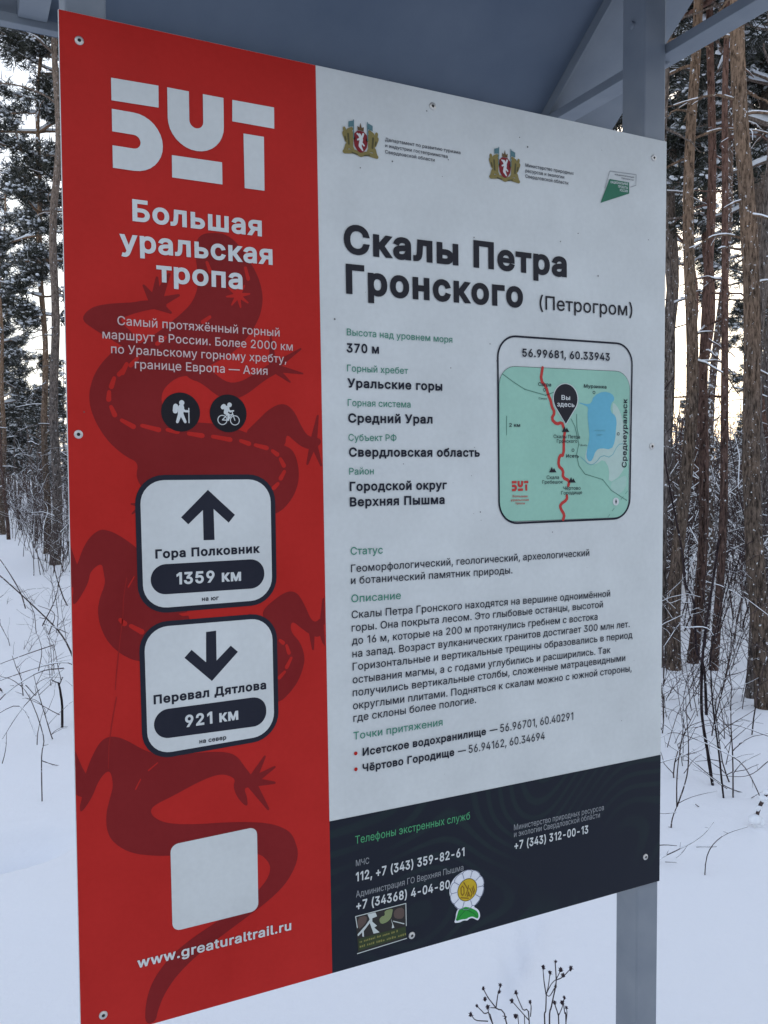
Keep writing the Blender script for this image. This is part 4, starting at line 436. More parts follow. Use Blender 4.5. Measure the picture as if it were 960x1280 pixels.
flat('stand','emblem','white',6,[[(56.2,1108.9),(110.1,1110.1),(110.3,1135.6),(56.1,1134.5)],[(124.8,1031.0),(186.2,1031.2),(186.1,1057.9),(124.8,1057.2)],[(199.6,1109.6),(253.9,1109.7),(253.9,1135.9),(200.0,1135.5)],[(214.4,1030.7),(240.1,1031.0),(240.1,1097.4),(213.7,1097.2)],[(56.3,1073.7),(80.5,1073.7),(82.9,1073.3),(85.1,1072.2),(86.9,1070.4),(88.0,1068.2),(88.4,1065.7),(88.0,1063.3),(86.9,1061.1),(85.1,1059.3),(82.9,1058.2),(80.5,1057.8),(56.3,1057.8),(56.3,1032.2),(80.7,1032.2),(87.3,1032.9),(93.6,1034.8),(99.4,1037.9),(104.5,1042.1),(108.6,1047.1),(111.8,1052.9),(113.7,1059.2),(114.3,1065.8),(113.7,1072.3),(111.8,1078.6),(108.6,1084.4),(104.5,1089.5),(99.4,1093.7),(93.6,1096.8),(87.3,1098.7),(80.7,1099.3),(56.3,1099.3)],[(120.6,1135.7),(120.6,1100.8),(121.3,1094.1),(123.2,1087.7),(126.4,1081.8),(130.6,1076.6),(135.8,1072.4),(141.7,1069.2),(148.1,1067.3),(154.8,1066.6),(161.4,1067.3),(167.8,1069.2),(173.7,1072.4),(178.9,1076.6),(183.2,1081.8),(186.3,1087.7),(188.3,1094.1),(188.9,1100.8),(188.9,1135.7),(163.4,1135.7),(163.4,1102.1),(163.0,1099.4),(161.8,1097.1),(159.9,1095.2),(157.5,1094.0),(154.9,1093.5),(152.3,1094.0),(149.9,1095.2),(148.0,1097.1),(146.8,1099.4),(146.4,1102.1),(146.4,1135.7)]])
branch('title','trail_title','stand')
line('title','lettering','Большая',(77.5,973.8),(236.0,973.8),25.54,'white',24,6)
line('title','lettering','уральская',(62.3,937.8),(249.8,939.9),25.45,'white',24,6)
line('title','lettering','тропа',(104.2,905.6),(210.2,905.9),25.51,'white',24,6)
branch('blurb','trail_description','stand')
line('blurb','lettering','Самый протяжённый горный',(58.0,851.5),(258.0,850.7),10.43,'pink',5,6)
line('blurb','lettering','маршрут в России. Более 2000 км',(40.9,834.7),(275.6,833.8),10.36,'pink',5,6)
line('blurb','lettering','по Уральскому горному хребту,',(50.3,818.2),(266.7,817.6),10.42,'pink',5,6)
line('blurb','lettering','границе Европа — Азия',(77.1,801.7),(241.4,801.3),10.55,'pink',5,6)
line('stand','web_address','www.greaturaltrail.ru',(67.0,75.7),(265.5,75.2),12.44,'white',20,6)
branch('hiker','activity_icon','stand','black round icon with a white hiker')
flat('hiker','disc','black',4,[[(154.4,751.6),(154.1,755.3),(153.2,758.9),(151.8,762.3),(149.8,765.5),(147.4,768.3),(144.6,770.8),(141.4,772.7),(138.0,774.1),(134.4,775.0),(130.7,775.3),(127.0,775.0),(123.3,774.1),(119.9,772.7),(116.7,770.8),(113.9,768.3),(111.5,765.5),(109.6,762.3),(108.1,758.9),(107.3,755.3),(107.0,751.6),(107.3,747.9),(108.1,744.3),(109.6,740.8),(111.5,737.7),(113.9,734.8),(116.7,732.4),(119.9,730.5),(123.3,729.0),(127.0,728.2),(130.7,727.9),(134.4,728.2),(138.0,729.0),(141.4,730.5),(144.6,732.4),(147.4,734.8),(149.8,737.7),(151.8,740.8),(153.2,744.3),(154.1,747.9)]])
branch('cyclist','activity_icon','stand','black round icon with a white cyclist')
flat('cyclist','disc','black',4,[[(213.4,751.5),(213.1,755.2),(212.2,758.8),(210.8,762.2),(208.9,765.3),(206.5,768.1),(203.7,770.5),(200.5,772.4),(197.1,773.9),(193.5,774.7),(189.9,775.0),(186.2,774.7),(182.6,773.9),(179.2,772.4),(176.0,770.5),(173.2,768.1),(170.8,765.3),(168.9,762.2),(167.5,758.8),(166.6,755.2),(166.4,751.5),(166.6,747.8),(167.5,744.2),(168.9,740.8),(170.8,737.7),(173.2,734.9),(176.0,732.5),(179.2,730.6),(182.6,729.2),(186.2,728.3),(189.9,728.0),(193.5,728.3),(197.1,729.2),(200.5,730.6),(203.7,732.5),(206.5,734.9),(208.9,737.7),(210.8,740.8),(212.2,744.2),(213.1,747.8)]])
flat('hiker','hiker_symbol','white',5,[[(135.2,762.9),(135.0,764.0),(134.5,765.0),(133.6,765.7),(132.6,766.1),(131.5,766.1),(130.4,765.7),(129.6,765.0),(129.0,764.0),(128.8,762.9),(129.0,761.8),(129.6,760.8),(130.4,760.1),(131.5,759.7),(132.6,759.7),(133.6,760.1),(134.5,760.8),(135.0,761.8)],[(134.9,757.1),(134.2,759.8),(131.7,761.1),(129.0,760.4),(127.6,757.9),(127.0,750.0),(127.7,747.5),(130.0,746.3),(132.5,747.0),(133.7,749.2)],[(131.6,748.2),(131.5,749.9),(130.2,751.1),(128.4,751.0),(127.3,749.7),(124.7,740.2),(124.8,738.9),(125.7,738.1),(127.0,738.2),(127.9,739.1)],[(133.8,750.0),(132.5,751.1),(130.7,751.1),(129.5,749.8),(129.6,748.0),(134.4,739.2),(135.3,738.3),(136.6,738.4),(137.5,739.3),(137.4,740.6)],[(134.5,755.9),(133.5,756.3),(132.5,755.9),(132.1,754.9),(132.5,754.0),(134.5,752.0),(135.4,751.6),(136.4,752.1),(136.8,753.0),(136.4,754.0)],[(135.5,754.4),(134.5,754.0),(134.1,753.1),(134.4,752.1),(135.4,751.6),(140.0,751.4),(141.0,751.7),(141.4,752.7),(141.1,753.7),(140.1,754.1)],[(141.1,756.4),(140.9,756.9),(140.5,757.1),(140.1,756.9),(139.9,756.4),(139.9,738.9),(140.1,738.5),(140.5,738.3),(140.9,738.5),(141.1,738.9)],[(127.7,758.3),(127.0,760.5),(124.9,761.7),(122.7,761.0),(121.6,758.9),(120.9,753.0),(121.6,750.8),(123.7,749.7),(125.9,750.3),(127.0,752.4)]])
flat('cyclist','cyclist_symbol','white',5,[[(188.4,743.3),(188.3,744.8),(187.7,746.2),(186.9,747.4),(185.7,748.4),(184.4,749.1),(182.9,749.5),(181.4,749.5),(179.9,749.1),(178.6,748.4),(177.5,747.4),(176.6,746.2),(176.1,744.8),(175.9,743.3),(176.1,741.8),(176.6,740.4),(177.5,739.1),(178.6,738.1),(179.9,737.4),(181.4,737.0),(182.9,737.0),(184.4,737.4),(185.7,738.1),(186.9,739.1),(187.7,740.4),(188.3,741.8)],[(187.2,742.0),(186.8,740.9),(186.1,739.8),(185.1,739.0),(184.0,738.4),(182.8,738.1),(181.5,738.1),(180.3,738.4),(179.2,739.0),(178.3,739.8),(177.6,740.9),(177.1,742.0),(177.0,743.3),(177.1,744.5),(177.6,745.7),(178.3,746.7),(179.2,747.6),(180.3,748.1),(181.5,748.4),(182.8,748.4),(184.0,748.1),(185.1,747.6),(186.1,746.7),(186.8,745.7),(187.2,744.5),(187.4,743.3)],[(204.3,743.1),(204.2,744.6),(203.6,746.0),(202.8,747.2),(201.6,748.2),(200.3,749.0),(198.8,749.3),(197.3,749.3),(195.8,749.0),(194.5,748.2),(193.4,747.2),(192.5,746.0),(192.0,744.6),(191.8,743.1),(192.0,741.6),(192.5,740.2),(193.4,738.9),(194.5,737.9),(195.8,737.2),(197.3,736.9),(198.8,736.9),(200.3,737.2),(201.6,737.9),(202.8,738.9),(203.6,740.2),(204.2,741.6)],[(203.1,741.8),(202.7,740.7),(202.0,739.6),(201.0,738.8),(199.9,738.2),(198.7,737.9),(197.4,737.9),(196.2,738.2),(195.1,738.8),(194.2,739.6),(193.5,740.7),(193.0,741.8),(192.9,743.1),(193.0,744.3),(193.5,745.5),(194.2,746.5),(195.1,747.4),(196.2,747.9),(197.4,748.2),(198.7,748.2),(199.9,747.9),(201.0,747.4),(202.0,746.5),(202.7,745.5),(203.1,744.3),(203.3,743.1)],[(194.4,762.2),(194.2,763.3),(193.6,764.2),(192.6,764.8),(191.5,765.1),(190.4,764.8),(189.5,764.2),(188.8,763.3),(188.6,762.2),(188.8,761.1),(189.5,760.1),(190.4,759.5),(191.5,759.3),(192.6,759.5),(193.6,760.1),(194.2,761.1)],[(191.4,756.7),(191.1,759.3),(189.2,761.0),(186.6,760.8),(184.9,758.8),(184.1,753.1),(184.2,751.2),(185.7,750.0),(187.5,750.2),(188.8,751.6)],[(181.0,760.9),(180.2,759.0),(181.0,757.0),(182.9,756.2),(184.9,757.0),(186.3,758.4),(187.1,760.3),(186.3,762.3),(184.3,763.1),(182.4,762.3)],[(189.0,758.7),(188.1,759.0),(187.3,758.6),(186.9,757.7),(187.3,756.9),(191.4,753.0),(192.3,752.6),(193.1,753.0),(193.5,753.9),(193.1,754.7)],[(192.1,755.2),(191.5,754.8),(191.3,754.1),(191.7,753.5),(192.4,753.3),(196.6,754.0),(197.2,754.4),(197.3,755.0),(197.0,755.6),(196.3,755.8)],[(187.6,753.6),(186.2,753.7),(185.1,752.9),(184.9,751.5),(185.8,750.4),(189.8,748.6),(190.9,748.4),(191.7,749.1),(191.9,750.1),(191.2,751.0)],[(191.8,749.6),(191.4,750.7),(190.4,751.3),(189.3,751.0),(188.7,749.9),(188.4,743.6),(188.7,742.7),(189.5,742.2),(190.4,742.5),(190.8,743.3)],[(195.3,753.2),(195.0,753.5),(194.5,753.6),(194.2,753.2),(194.1,752.8),(197.5,742.9),(197.8,742.5),(198.3,742.5),(198.6,742.8),(198.6,743.3)],[(195.2,750.2),(195.3,750.7),(195.0,751.1),(194.6,751.2),(194.2,750.9),(188.8,743.4),(188.7,742.9),(189.0,742.5),(189.4,742.4),(189.8,742.7)],[(189.3,742.4),(189.7,742.6),(189.9,743.0),(189.8,743.4),(189.3,743.6),(182.2,743.9),(181.7,743.7),(181.6,743.3),(181.7,742.9),(182.1,742.7)],[(188.5,749.3),(188.6,749.7),(188.4,750.2),(188.0,750.3),(187.6,750.1),(181.7,743.7),(181.6,743.2),(181.8,742.8),(182.2,742.7),(182.6,742.9)],[(188.0,750.3),(187.6,750.1),(187.4,749.7),(187.6,749.3),(188.1,749.1),(194.7,749.3),(195.1,749.5),(195.3,749.9),(195.1,750.3),(194.7,750.5)]])
branch('up','arrow_plate','stand','arrow plate with an up arrow for the mountain 1359 km away')
flat('up','border','navy',4,[[(75.7,543.1),(76.4,536.3),(78.5,529.7),(81.8,523.6),(86.3,518.3),(91.6,514.0),(97.8,510.8),(104.4,508.8),(111.2,508.2),(215.7,508.7),(222.5,509.4),(229.1,511.4),(235.2,514.7),(240.5,519.1),(244.8,524.4),(248.0,530.5),(250.0,537.1),(250.6,544.0),(250.0,640.3),(249.3,647.1),(247.3,653.7),(244.0,659.8),(239.6,665.2),(234.2,669.5),(228.1,672.8),(221.5,674.8),(214.6,675.5),(109.2,675.6),(102.3,674.9),(95.8,673.0),(89.7,669.7),(84.4,665.3),(80.1,660.0),(77.0,653.9),(75.1,647.4),(74.5,640.5)]])
flat('up','plate_face','white',5,[[(82.0,543.2),(82.6,537.6),(84.3,532.2),(87.0,527.2),(90.7,522.8),(95.1,519.3),(100.1,516.6),(105.5,515.0),(111.2,514.5),(215.6,515.0),(221.3,515.6),(226.7,517.3),(231.6,519.9),(236.0,523.6),(239.5,527.9),(242.2,532.9),(243.8,538.4),(244.3,544.0),(243.7,640.3),(243.1,645.9),(241.4,651.3),(238.7,656.3),(235.1,660.7),(230.7,664.3),(225.7,666.9),(220.3,668.6),(214.7,669.2),(109.3,669.3),(103.6,668.7),(98.3,667.1),(93.3,664.4),(89.0,660.9),(85.4,656.5),(82.8,651.5),(81.3,646.1),(80.8,640.5)]])
flat('up','arrow','navy',6,[[(128.9,623.7),(137.6,614.9),(156.0,632.0),(156.3,594.7),(170.1,594.5),(169.4,632.9),(188.4,615.4),(196.5,625.0),(162.6,656.8)]])
flat('up','distance_pill','navy',6,[[(91.2,549.0),(91.5,545.8),(92.3,542.8),(93.7,539.9),(95.5,537.2),(97.8,535.0),(100.4,533.1),(103.3,531.8),(106.4,531.0),(109.6,530.7),(215.9,530.7),(219.1,530.9),(222.2,531.8),(225.1,533.1),(227.7,534.9),(229.9,537.2),(231.7,539.8),(233.1,542.7),(233.9,545.8),(234.2,549.0),(234.1,549.8),(233.8,553.0),(233.0,556.0),(231.6,558.9),(229.8,561.5),(227.5,563.8),(224.9,565.6),(222.0,566.9),(218.9,567.8),(215.7,568.0),(109.4,567.5),(106.3,567.2),(103.2,566.4),(100.3,565.0),(97.7,563.2),(95.4,560.9),(93.6,558.3),(92.3,555.4),(91.4,552.3),(91.2,549.1)]])
branch('down','arrow_plate','stand','arrow plate with a down arrow for the pass 921 km away')
flat('down','border','navy',4,[[(77.6,363.7),(78.4,357.0),(80.4,350.5),(83.7,344.6),(88.1,339.4),(93.4,335.2),(99.5,332.1),(106.1,330.3),(112.9,329.8),(216.8,332.6),(223.5,333.4),(230.1,335.6),(236.0,339.0),(241.3,343.4),(245.6,348.8),(248.7,354.9),(250.6,361.5),(251.2,368.3),(250.4,463.1),(249.6,469.9),(247.6,476.4),(244.3,482.4),(239.9,487.7),(234.6,492.0),(228.6,495.2),(222.0,497.2),(215.2,497.9),(110.7,497.9),(104.0,497.3),(97.4,495.3),(91.5,492.1),(86.2,487.7),(82.0,482.5),(78.8,476.4),(76.9,469.9),(76.4,463.1)]])
flat('down','plate_face','white',5,[[(83.9,363.9),(84.5,358.4),(86.2,353.0),(88.9,348.2),(92.5,343.9),(96.9,340.5),(101.8,338.0),(107.2,336.5),(112.8,336.1),(216.7,338.8),(222.3,339.5),(227.6,341.3),(232.5,344.1),(236.8,347.7),(240.3,352.2),(242.9,357.2),(244.5,362.6),(245.0,368.1),(244.1,463.1),(243.5,468.6),(241.8,474.0),(239.1,478.9),(235.5,483.3),(231.2,486.8),(226.2,489.5),(220.8,491.1),(215.3,491.6),(110.8,491.7),(105.3,491.1),(99.9,489.5),(95.0,486.8),(90.7,483.3),(87.2,479.0),(84.7,474.0),(83.1,468.7),(82.6,463.1)]])
flat('down','arrow','navy',6,[[(198.1,451.6),(188.9,460.3),(170.5,443.3),(170.4,480.9),(157.7,480.4),(157.2,442.4),(139.3,459.8),(130.3,450.7),(164.2,418.1)]])
flat('down','distance_pill','navy',6,[[(92.1,371.8),(92.4,368.7),(93.3,365.7),(94.7,362.8),(96.5,360.2),(98.7,358.0),(101.3,356.2),(104.2,354.9),(107.2,354.0),(110.4,353.8),(216.9,353.2),(220.0,353.4),(223.0,354.2),(225.8,355.5),(228.4,357.3),(230.6,359.5),(232.3,362.1),(233.6,364.9),(234.4,367.9),(234.6,371.0),(234.6,373.2),(234.3,376.3),(233.4,379.3),(232.1,382.1),(230.3,384.7),(228.0,386.9),(225.4,388.7),(222.6,389.9),(219.5,390.7),(216.4,391.0),(109.8,390.0),(106.7,389.7),(103.6,388.9),(100.8,387.5),(98.3,385.7),(96.1,383.5),(94.4,380.9),(93.1,378.0),(92.3,375.0),(92.1,371.9)]])
line('up','place_name','Гора Полковник',(97.2,574.6),(228.6,575.7),11.23,'navy',31,7)
line('up','distance','1359 км',(122.1,541.7),(203.3,541.5),14.91,'white',27,8)
line('up','heading_note','на юг',(153.1,519.2),(174.3,519.2),5.58,'navy',22,7)
line('down','place_name','Перевал Дятлова',(92.2,397.4),(234.9,399.7),11.37,'navy',31,7)
line('down','distance','921 км',(130.0,364.1),(197.4,365.0),15.17,'white',27,8)
line('down','heading_note','на север',(147.3,341.3),(181.5,341.7),5.64,'navy',22,7)
flat('stand','blank_card','white',4,[[(110.3,120.7),(110.7,118.1),(111.7,115.7),(113.3,113.6),(115.4,112.1),(117.8,111.1),(120.4,110.8),(211.0,111.9),(213.6,112.3),(216.0,113.3),(218.1,114.9),(219.6,117.0),(220.6,119.4),(220.9,122.0),(220.4,212.2),(220.0,214.8),(219.0,217.2),(217.4,219.2),(215.3,220.7),(212.9,221.7),(210.3,222.0),(119.3,220.4),(116.8,220.0),(114.4,219.0),(112.3,217.4),(110.7,215.3),(109.8,212.9),(109.5,210.3)]],'plain white rounded card above the web address')
branch('head','place_title','stand')
line('head','lettering','Скалы Петра',(348.3,965.0),(712.9,967.8),38.41,'ink',31,6)
line('head','lettering','Гронского',(351.1,912.8),(633.7,916.2),39.13,'ink',31,6)
line('head','lettering','(Петрогром)',(663.2,916.8),(841.3,920.0),20.24,'ink',6,6)
branch('facts','fact_list','stand')
line('facts','caption','Высота над уровнем моря',(351.6,858.5),(513.4,858.4),9.02,'green',4,6)
line('facts','caption','Горный хребет',(351.7,811.0),(443.0,811.7),9.06,'green',4,6)
line('facts','caption','Горная система',(352.3,765.5),(446.7,765.9),9.09,'green',4,6)
line('facts','caption','Субъект РФ',(353.0,719.4),(424.6,719.8),9.12,'green',4,6)
line('facts','caption','Район',(353.8,674.3),(390.0,674.6),9.16,'green',4,6)
line('facts','value','370 м',(351.3,835.9),(398.9,836.7),12.29,'navy',25,6)
line('facts','value','Уральские горы',(352.0,789.7),(497.1,790.8),12.34,'navy',25,6)
line('facts','value','Средний Урал',(352.7,743.4),(481.3,744.6),12.39,'navy',25,6)
line('facts','value','Свердловская область',(353.5,698.2),(558.9,698.8),12.44,'navy',25,6)
line('facts','value','Городской округ',(354.2,652.5),(504.2,652.9),12.48,'navy',25,6)
line('facts','value','Верхняя Пышма',(354.3,631.8),(500.5,632.3),12.50,'navy',25,6)
branch('about','description_text','stand')
line('about','caption','Статус',(355.0,567.2),(403.0,566.8),10.31,'green',5,6)
line('about','caption','Описание',(355.5,503.1),(430.4,502.5),10.37,'green',5,6)
line('about','caption','Точки притяжения',(357.2,315.9),(496.4,316.8),10.52,'green',5,6)
line('about','lettering','Геоморфологический, геологический, археологический',(355.4,543.7),(758.6,546.6),10.33,'navy',6,6)
line('about','lettering','и ботанический памятник природы.',(355.2,527.6),(615.6,527.4),10.35,'navy',6,6)
line('about','lettering','Скалы Петра Гронского находятся на вершине одноимённой',(355.8,481.3),(800.5,480.5),10.38,'navy',6,6)
line('about','lettering','горы. Она покрыта лесом. Это глыбовые останцы, высотой',(355.7,463.6),(786.2,464.3),10.40,'navy',6,6)
line('about','lettering','до 16 м, которые на 200 м протянулись гребнем с востока',(356.0,446.0),(775.6,445.8),10.41,'navy',6,6)
line('about','lettering','на запад. Возраст вулканических гранитов достигает 300 млн лет.',(356.5,428.3),(840.7,428.8),10.43,'navy',6,6)
line('about','lettering','Горизонтальные и вертикальные трещины образовались в период',(356.8,410.7),(846.6,410.9),10.44,'navy',6,6)
line('about','lettering','остывания магмы, а с годами углубились и расширились. Так',(356.7,393.0),(802.0,391.0),10.46,'navy',6,6)
line('about','lettering','получились вертикальные столбы, сложенные матрацевидными',(356.6,375.4),(832.1,375.4),10.47,'navy',6,6)
line('about','lettering','округлыми плитами. Подняться к скалам можно с южной стороны,',(356.9,357.5),(845.5,357.1),10.49,'navy',6,6)
line('about','lettering','где склоны более пологие.',(357.4,340.6),(552.6,342.1),10.50,'navy',6,6)
line('about','lettering','Исетское водохранилище',(370.8,291.6),(569.7,292.8),11.04,'navy',23,6)
line('about','lettering','— 56.96701, 60.40291',(575.8,293.1),(729.1,294.2),11.88,'navy',5,6)
line('about','lettering','Чёртово Городище',(370.6,269.5),(515.7,270.1),11.05,'navy',23,6)
line('about','lettering','— 56.94162, 60.34694',(521.6,270.1),(675.4,271.1),11.68,'navy',5,6)
flat('about','bullet','red',6,[[(363.1,296.9),(362.9,298.0),(362.1,298.9),(361.1,299.4),(359.9,299.4),(358.9,298.9),(358.2,298.0),(357.9,296.9),(358.2,295.8),(358.9,294.8),(359.9,294.3),(361.1,294.3),(362.1,294.8),(362.9,295.8)]])
flat('about','bullet','red',6,[[(363.2,275.1),(362.9,276.2),(362.2,277.1),(361.2,277.6),(360.0,277.6),(359.0,277.1),(358.3,276.2),(358.0,275.1),(358.3,273.9),(359.0,273.0),(360.0,272.5),(361.2,272.5),(362.2,273.0),(362.9,273.9)]])
branch('phones','emergency_contacts','stand')
line('phones','caption','Телефоны экстренных служб',(358.7,172.0),(542.0,172.6),11.08,'green2',4,6)
line('phones','lettering','МЧС',(359.6,141.0),(379.5,140.8),8.67,'grey',2,6)
line('phones','lettering','112, +7 (343) 359-82-61',(359.5,119.5),(532.6,120.0),12.91,'white',20,6)
line('phones','lettering','Администрация ГО Верхняя Пышма',(359.3,97.5),(530.7,99.2),8.92,'grey',0,6)
line('phones','lettering','+7 (34368) 4-04-80',(359.7,79.6),(507.8,77.2),12.95,'white',20,6)
line('phones','lettering','Министерство природных ресурсов',(619.2,141.3),(790.7,141.4),8.78,'grey',0,6)
line('phones','lettering','и экологии Свердловской области',(619.3,130.8),(782.6,131.0),8.79,'grey',0,6)
line('phones','lettering','+7 (343) 312-00-13',(619.9,111.4),(759.4,110.0),12.96,'white',20,6)
branch('ministry','authority_names','stand')
line('ministry','lettering','Департамент по развитию туризма',(409.6,1119.7),(527.0,1120.5),4.63,'navy',6,6)
line('ministry','lettering','и индустрии гостеприимства',(409.7,1111.8),(506.3,1111.9),4.63,'navy',6,6)
line('ministry','lettering','Свердловской области',(409.6,1103.6),(485.5,1104.0),4.63,'navy',6,6)
line('ministry','lettering','Министерство природных',(637.2,1119.8),(725.0,1120.7),5.03,'navy',6,6)
line('ministry','lettering','ресурсов и экологии',(637.2,1112.0),(707.2,1112.5),5.03,'navy',6,6)
line('ministry','lettering','Свердловской области',(637.2,1104.1),(714.7,1104.9),5.03,'navy',6,6)
branch('crest1','coat_of_arms','stand','heraldic crest with gold griffins beside the department name')
flat('crest1','shield','crestred',5,[[(364.2,1122.2),(363.7,1113.2),(364.6,1106.7),(367.0,1103.0),(369.6,1100.3),(372.3,1098.7),(374.9,1098.7),(377.6,1100.3),(380.1,1103.0),(382.5,1106.7),(383.5,1113.2),(382.9,1122.2),(378.1,1126.8),(369.0,1126.8)]])
flat('crest1','sable_figure','white',6,[[(373.9,1122.4),(372.7,1123.5),(371.0,1123.3),(370.0,1122.1),(370.1,1120.5),(372.7,1115.1),(374.0,1114.1),(375.6,1114.2),(376.7,1115.4),(376.6,1117.0)],[(377.0,1115.5),(376.7,1117.3),(375.2,1118.4),(373.4,1118.2),(372.3,1116.7),(370.4,1108.1),(370.7,1106.5),(372.0,1105.5),(373.6,1105.7),(374.6,1107.0)],[(374.3,1108.8),(372.9,1109.7),(371.3,1109.3),(370.4,1107.9),(370.8,1106.3),(375.4,1101.6),(376.1,1101.2),(376.9,1101.3),(377.3,1102.0),(377.1,1102.8)],[(371.3,1119.4),(372.2,1119.2),(373.0,1119.7),(373.1,1120.6),(372.6,1121.3),(369.4,1123.5),(368.6,1123.7),(367.8,1123.2),(367.6,1122.3),(368.1,1121.5)],[(374.1,1116.1),(374.7,1116.8),(374.6,1117.7),(374.0,1118.3),(373.1,1118.2),(368.8,1116.1),(368.2,1115.4),(368.3,1114.5),(368.9,1113.9),(369.8,1114.0)],[(375.9,1112.6),(375.2,1112.9),(374.4,1112.6),(374.1,1111.8),(374.4,1111.1),(377.6,1107.9),(378.4,1107.5),(379.1,1107.9),(379.5,1108.6),(379.1,1109.4)],[(378.6,1123.1),(378.5,1124.1),(377.8,1124.8),(376.8,1124.8),(376.1,1124.0),(373.4,1116.5),(373.4,1115.5),(374.2,1114.8),(375.2,1114.9),(375.9,1115.6)]])
flat('crest1','crown','bronze',6,[[(369.3,1127.3),(377.9,1127.3),(378.4,1132.6),(375.2,1131.0),(373.6,1137.5),(372.0,1131.0),(368.8,1132.6)]])
flat('crest1','griffins_and_scroll','gold',5,[[(362.9,1122.8),(361.1,1126.5),(357.2,1127.8),(353.6,1126.0),(352.2,1122.2),(354.4,1105.1),(355.8,1102.2),(358.9,1101.1),(361.8,1102.6),(362.9,1105.7)],[(354.6,1127.2),(353.3,1125.1),(353.9,1122.7),(356.0,1121.5),(358.4,1122.1),(362.1,1126.1),(362.9,1127.5),(362.5,1129.1),(361.1,1130.0),(359.5,1129.6)],[(353.0,1121.8),(351.1,1123.4),(348.7,1123.2),(347.1,1121.4),(347.2,1118.9),(351.0,1110.1),(353.2,1108.3),(356.0,1108.5),(357.9,1110.6),(357.7,1113.5)],[(352.2,1127.2),(351.2,1128.6),(349.6,1128.9),(348.3,1127.9),(348.0,1126.3),(349.6,1116.6),(350.8,1114.9),(352.8,1114.6),(354.5,1115.7),(354.8,1117.7)],[(360.9,1109.0),(359.2,1110.2),(357.2,1109.8),(356.0,1108.1),(356.4,1106.1),(361.1,1100.0),(362.5,1099.0),(364.1,1099.4),(365.0,1100.7),(364.7,1102.3)],[(357.4,1104.3),(357.3,1106.7),(355.5,1108.4),(353.0,1108.3),(351.4,1106.5),(348.7,1097.8),(348.7,1095.8),(350.2,1094.4),(352.3,1094.4),(353.7,1095.9)],[(363.3,1119.7),(361.8,1120.4),(360.3,1119.7),(359.7,1118.2),(360.3,1116.7),(362.5,1114.6),(364.0,1114.0),(365.5,1114.6),(366.1,1116.1),(365.5,1117.6)],[(394.9,1122.2),(393.6,1126.0),(389.9,1127.8),(386.1,1126.5),(384.3,1122.8),(384.3,1105.7),(385.3,1102.6),(388.3,1101.1),(391.4,1102.2),(392.8,1105.1)],[(388.8,1122.1),(391.1,1121.5),(393.2,1122.7),(393.8,1125.1),(392.6,1127.2),(387.7,1129.6),(386.1,1130.0),(384.7,1129.1),(384.3,1127.5),(385.1,1126.1)],[(400.0,1118.9),(400.1,1121.4),(398.5,1123.2),(396.1,1123.4),(394.2,1121.8),(389.5,1113.5),(389.3,1110.6),(391.1,1108.5),(394.0,1108.3),(396.2,1110.1)],[(399.2,1126.3),(398.9,1127.9),(397.5,1128.9),(395.9,1128.6),(395.0,1127.2),(392.3,1117.7),(392.7,1115.7),(394.4,1114.6),(396.4,1114.9),(397.6,1116.6)],[(390.8,1106.1),(391.2,1108.1),(390.0,1109.8),(388.0,1110.2),(386.3,1109.0),(382.5,1102.3),(382.2,1100.7),(383.1,1099.4),(384.7,1099.0),(386.0,1100.0)],[(395.8,1106.5),(394.1,1108.3),(391.7,1108.4),(389.9,1106.7),(389.8,1104.3),(393.5,1095.9),(394.9,1094.4),(397.0,1094.4),(398.4,1095.8),(398.5,1097.8)],[(386.8,1116.7),(387.5,1118.2),(386.8,1119.7),(385.3,1120.4),(383.8,1119.7),(381.7,1117.6),(381.1,1116.1),(381.7,1114.6),(383.2,1114.0),(384.7,1114.6)],[(349.7,1099.5),(348.0,1098.5),(347.4,1096.5),(348.5,1094.7),(350.5,1094.2),(365.4,1096.4),(367.2,1097.4),(367.7,1099.4),(366.6,1101.1),(364.7,1101.6)],[(366.0,1101.5),(363.9,1101.4),(362.5,1099.9),(362.6,1097.9),(364.1,1096.5),(372.6,1093.3),(374.7,1093.4),(376.1,1094.9),(376.0,1096.9),(374.5,1098.3)],[(372.6,1098.3),(371.2,1096.9),(371.1,1094.9),(372.5,1093.4),(374.5,1093.3),(383.1,1096.5),(384.6,1097.9),(384.6,1099.9),(383.2,1101.4),(381.2,1101.5)],[(382.5,1101.6),(380.5,1101.1),(379.5,1099.4),(380.0,1097.4),(381.8,1096.4),(396.7,1094.2),(398.7,1094.7),(399.7,1096.5),(399.2,1098.5),(397.5,1099.5)]])
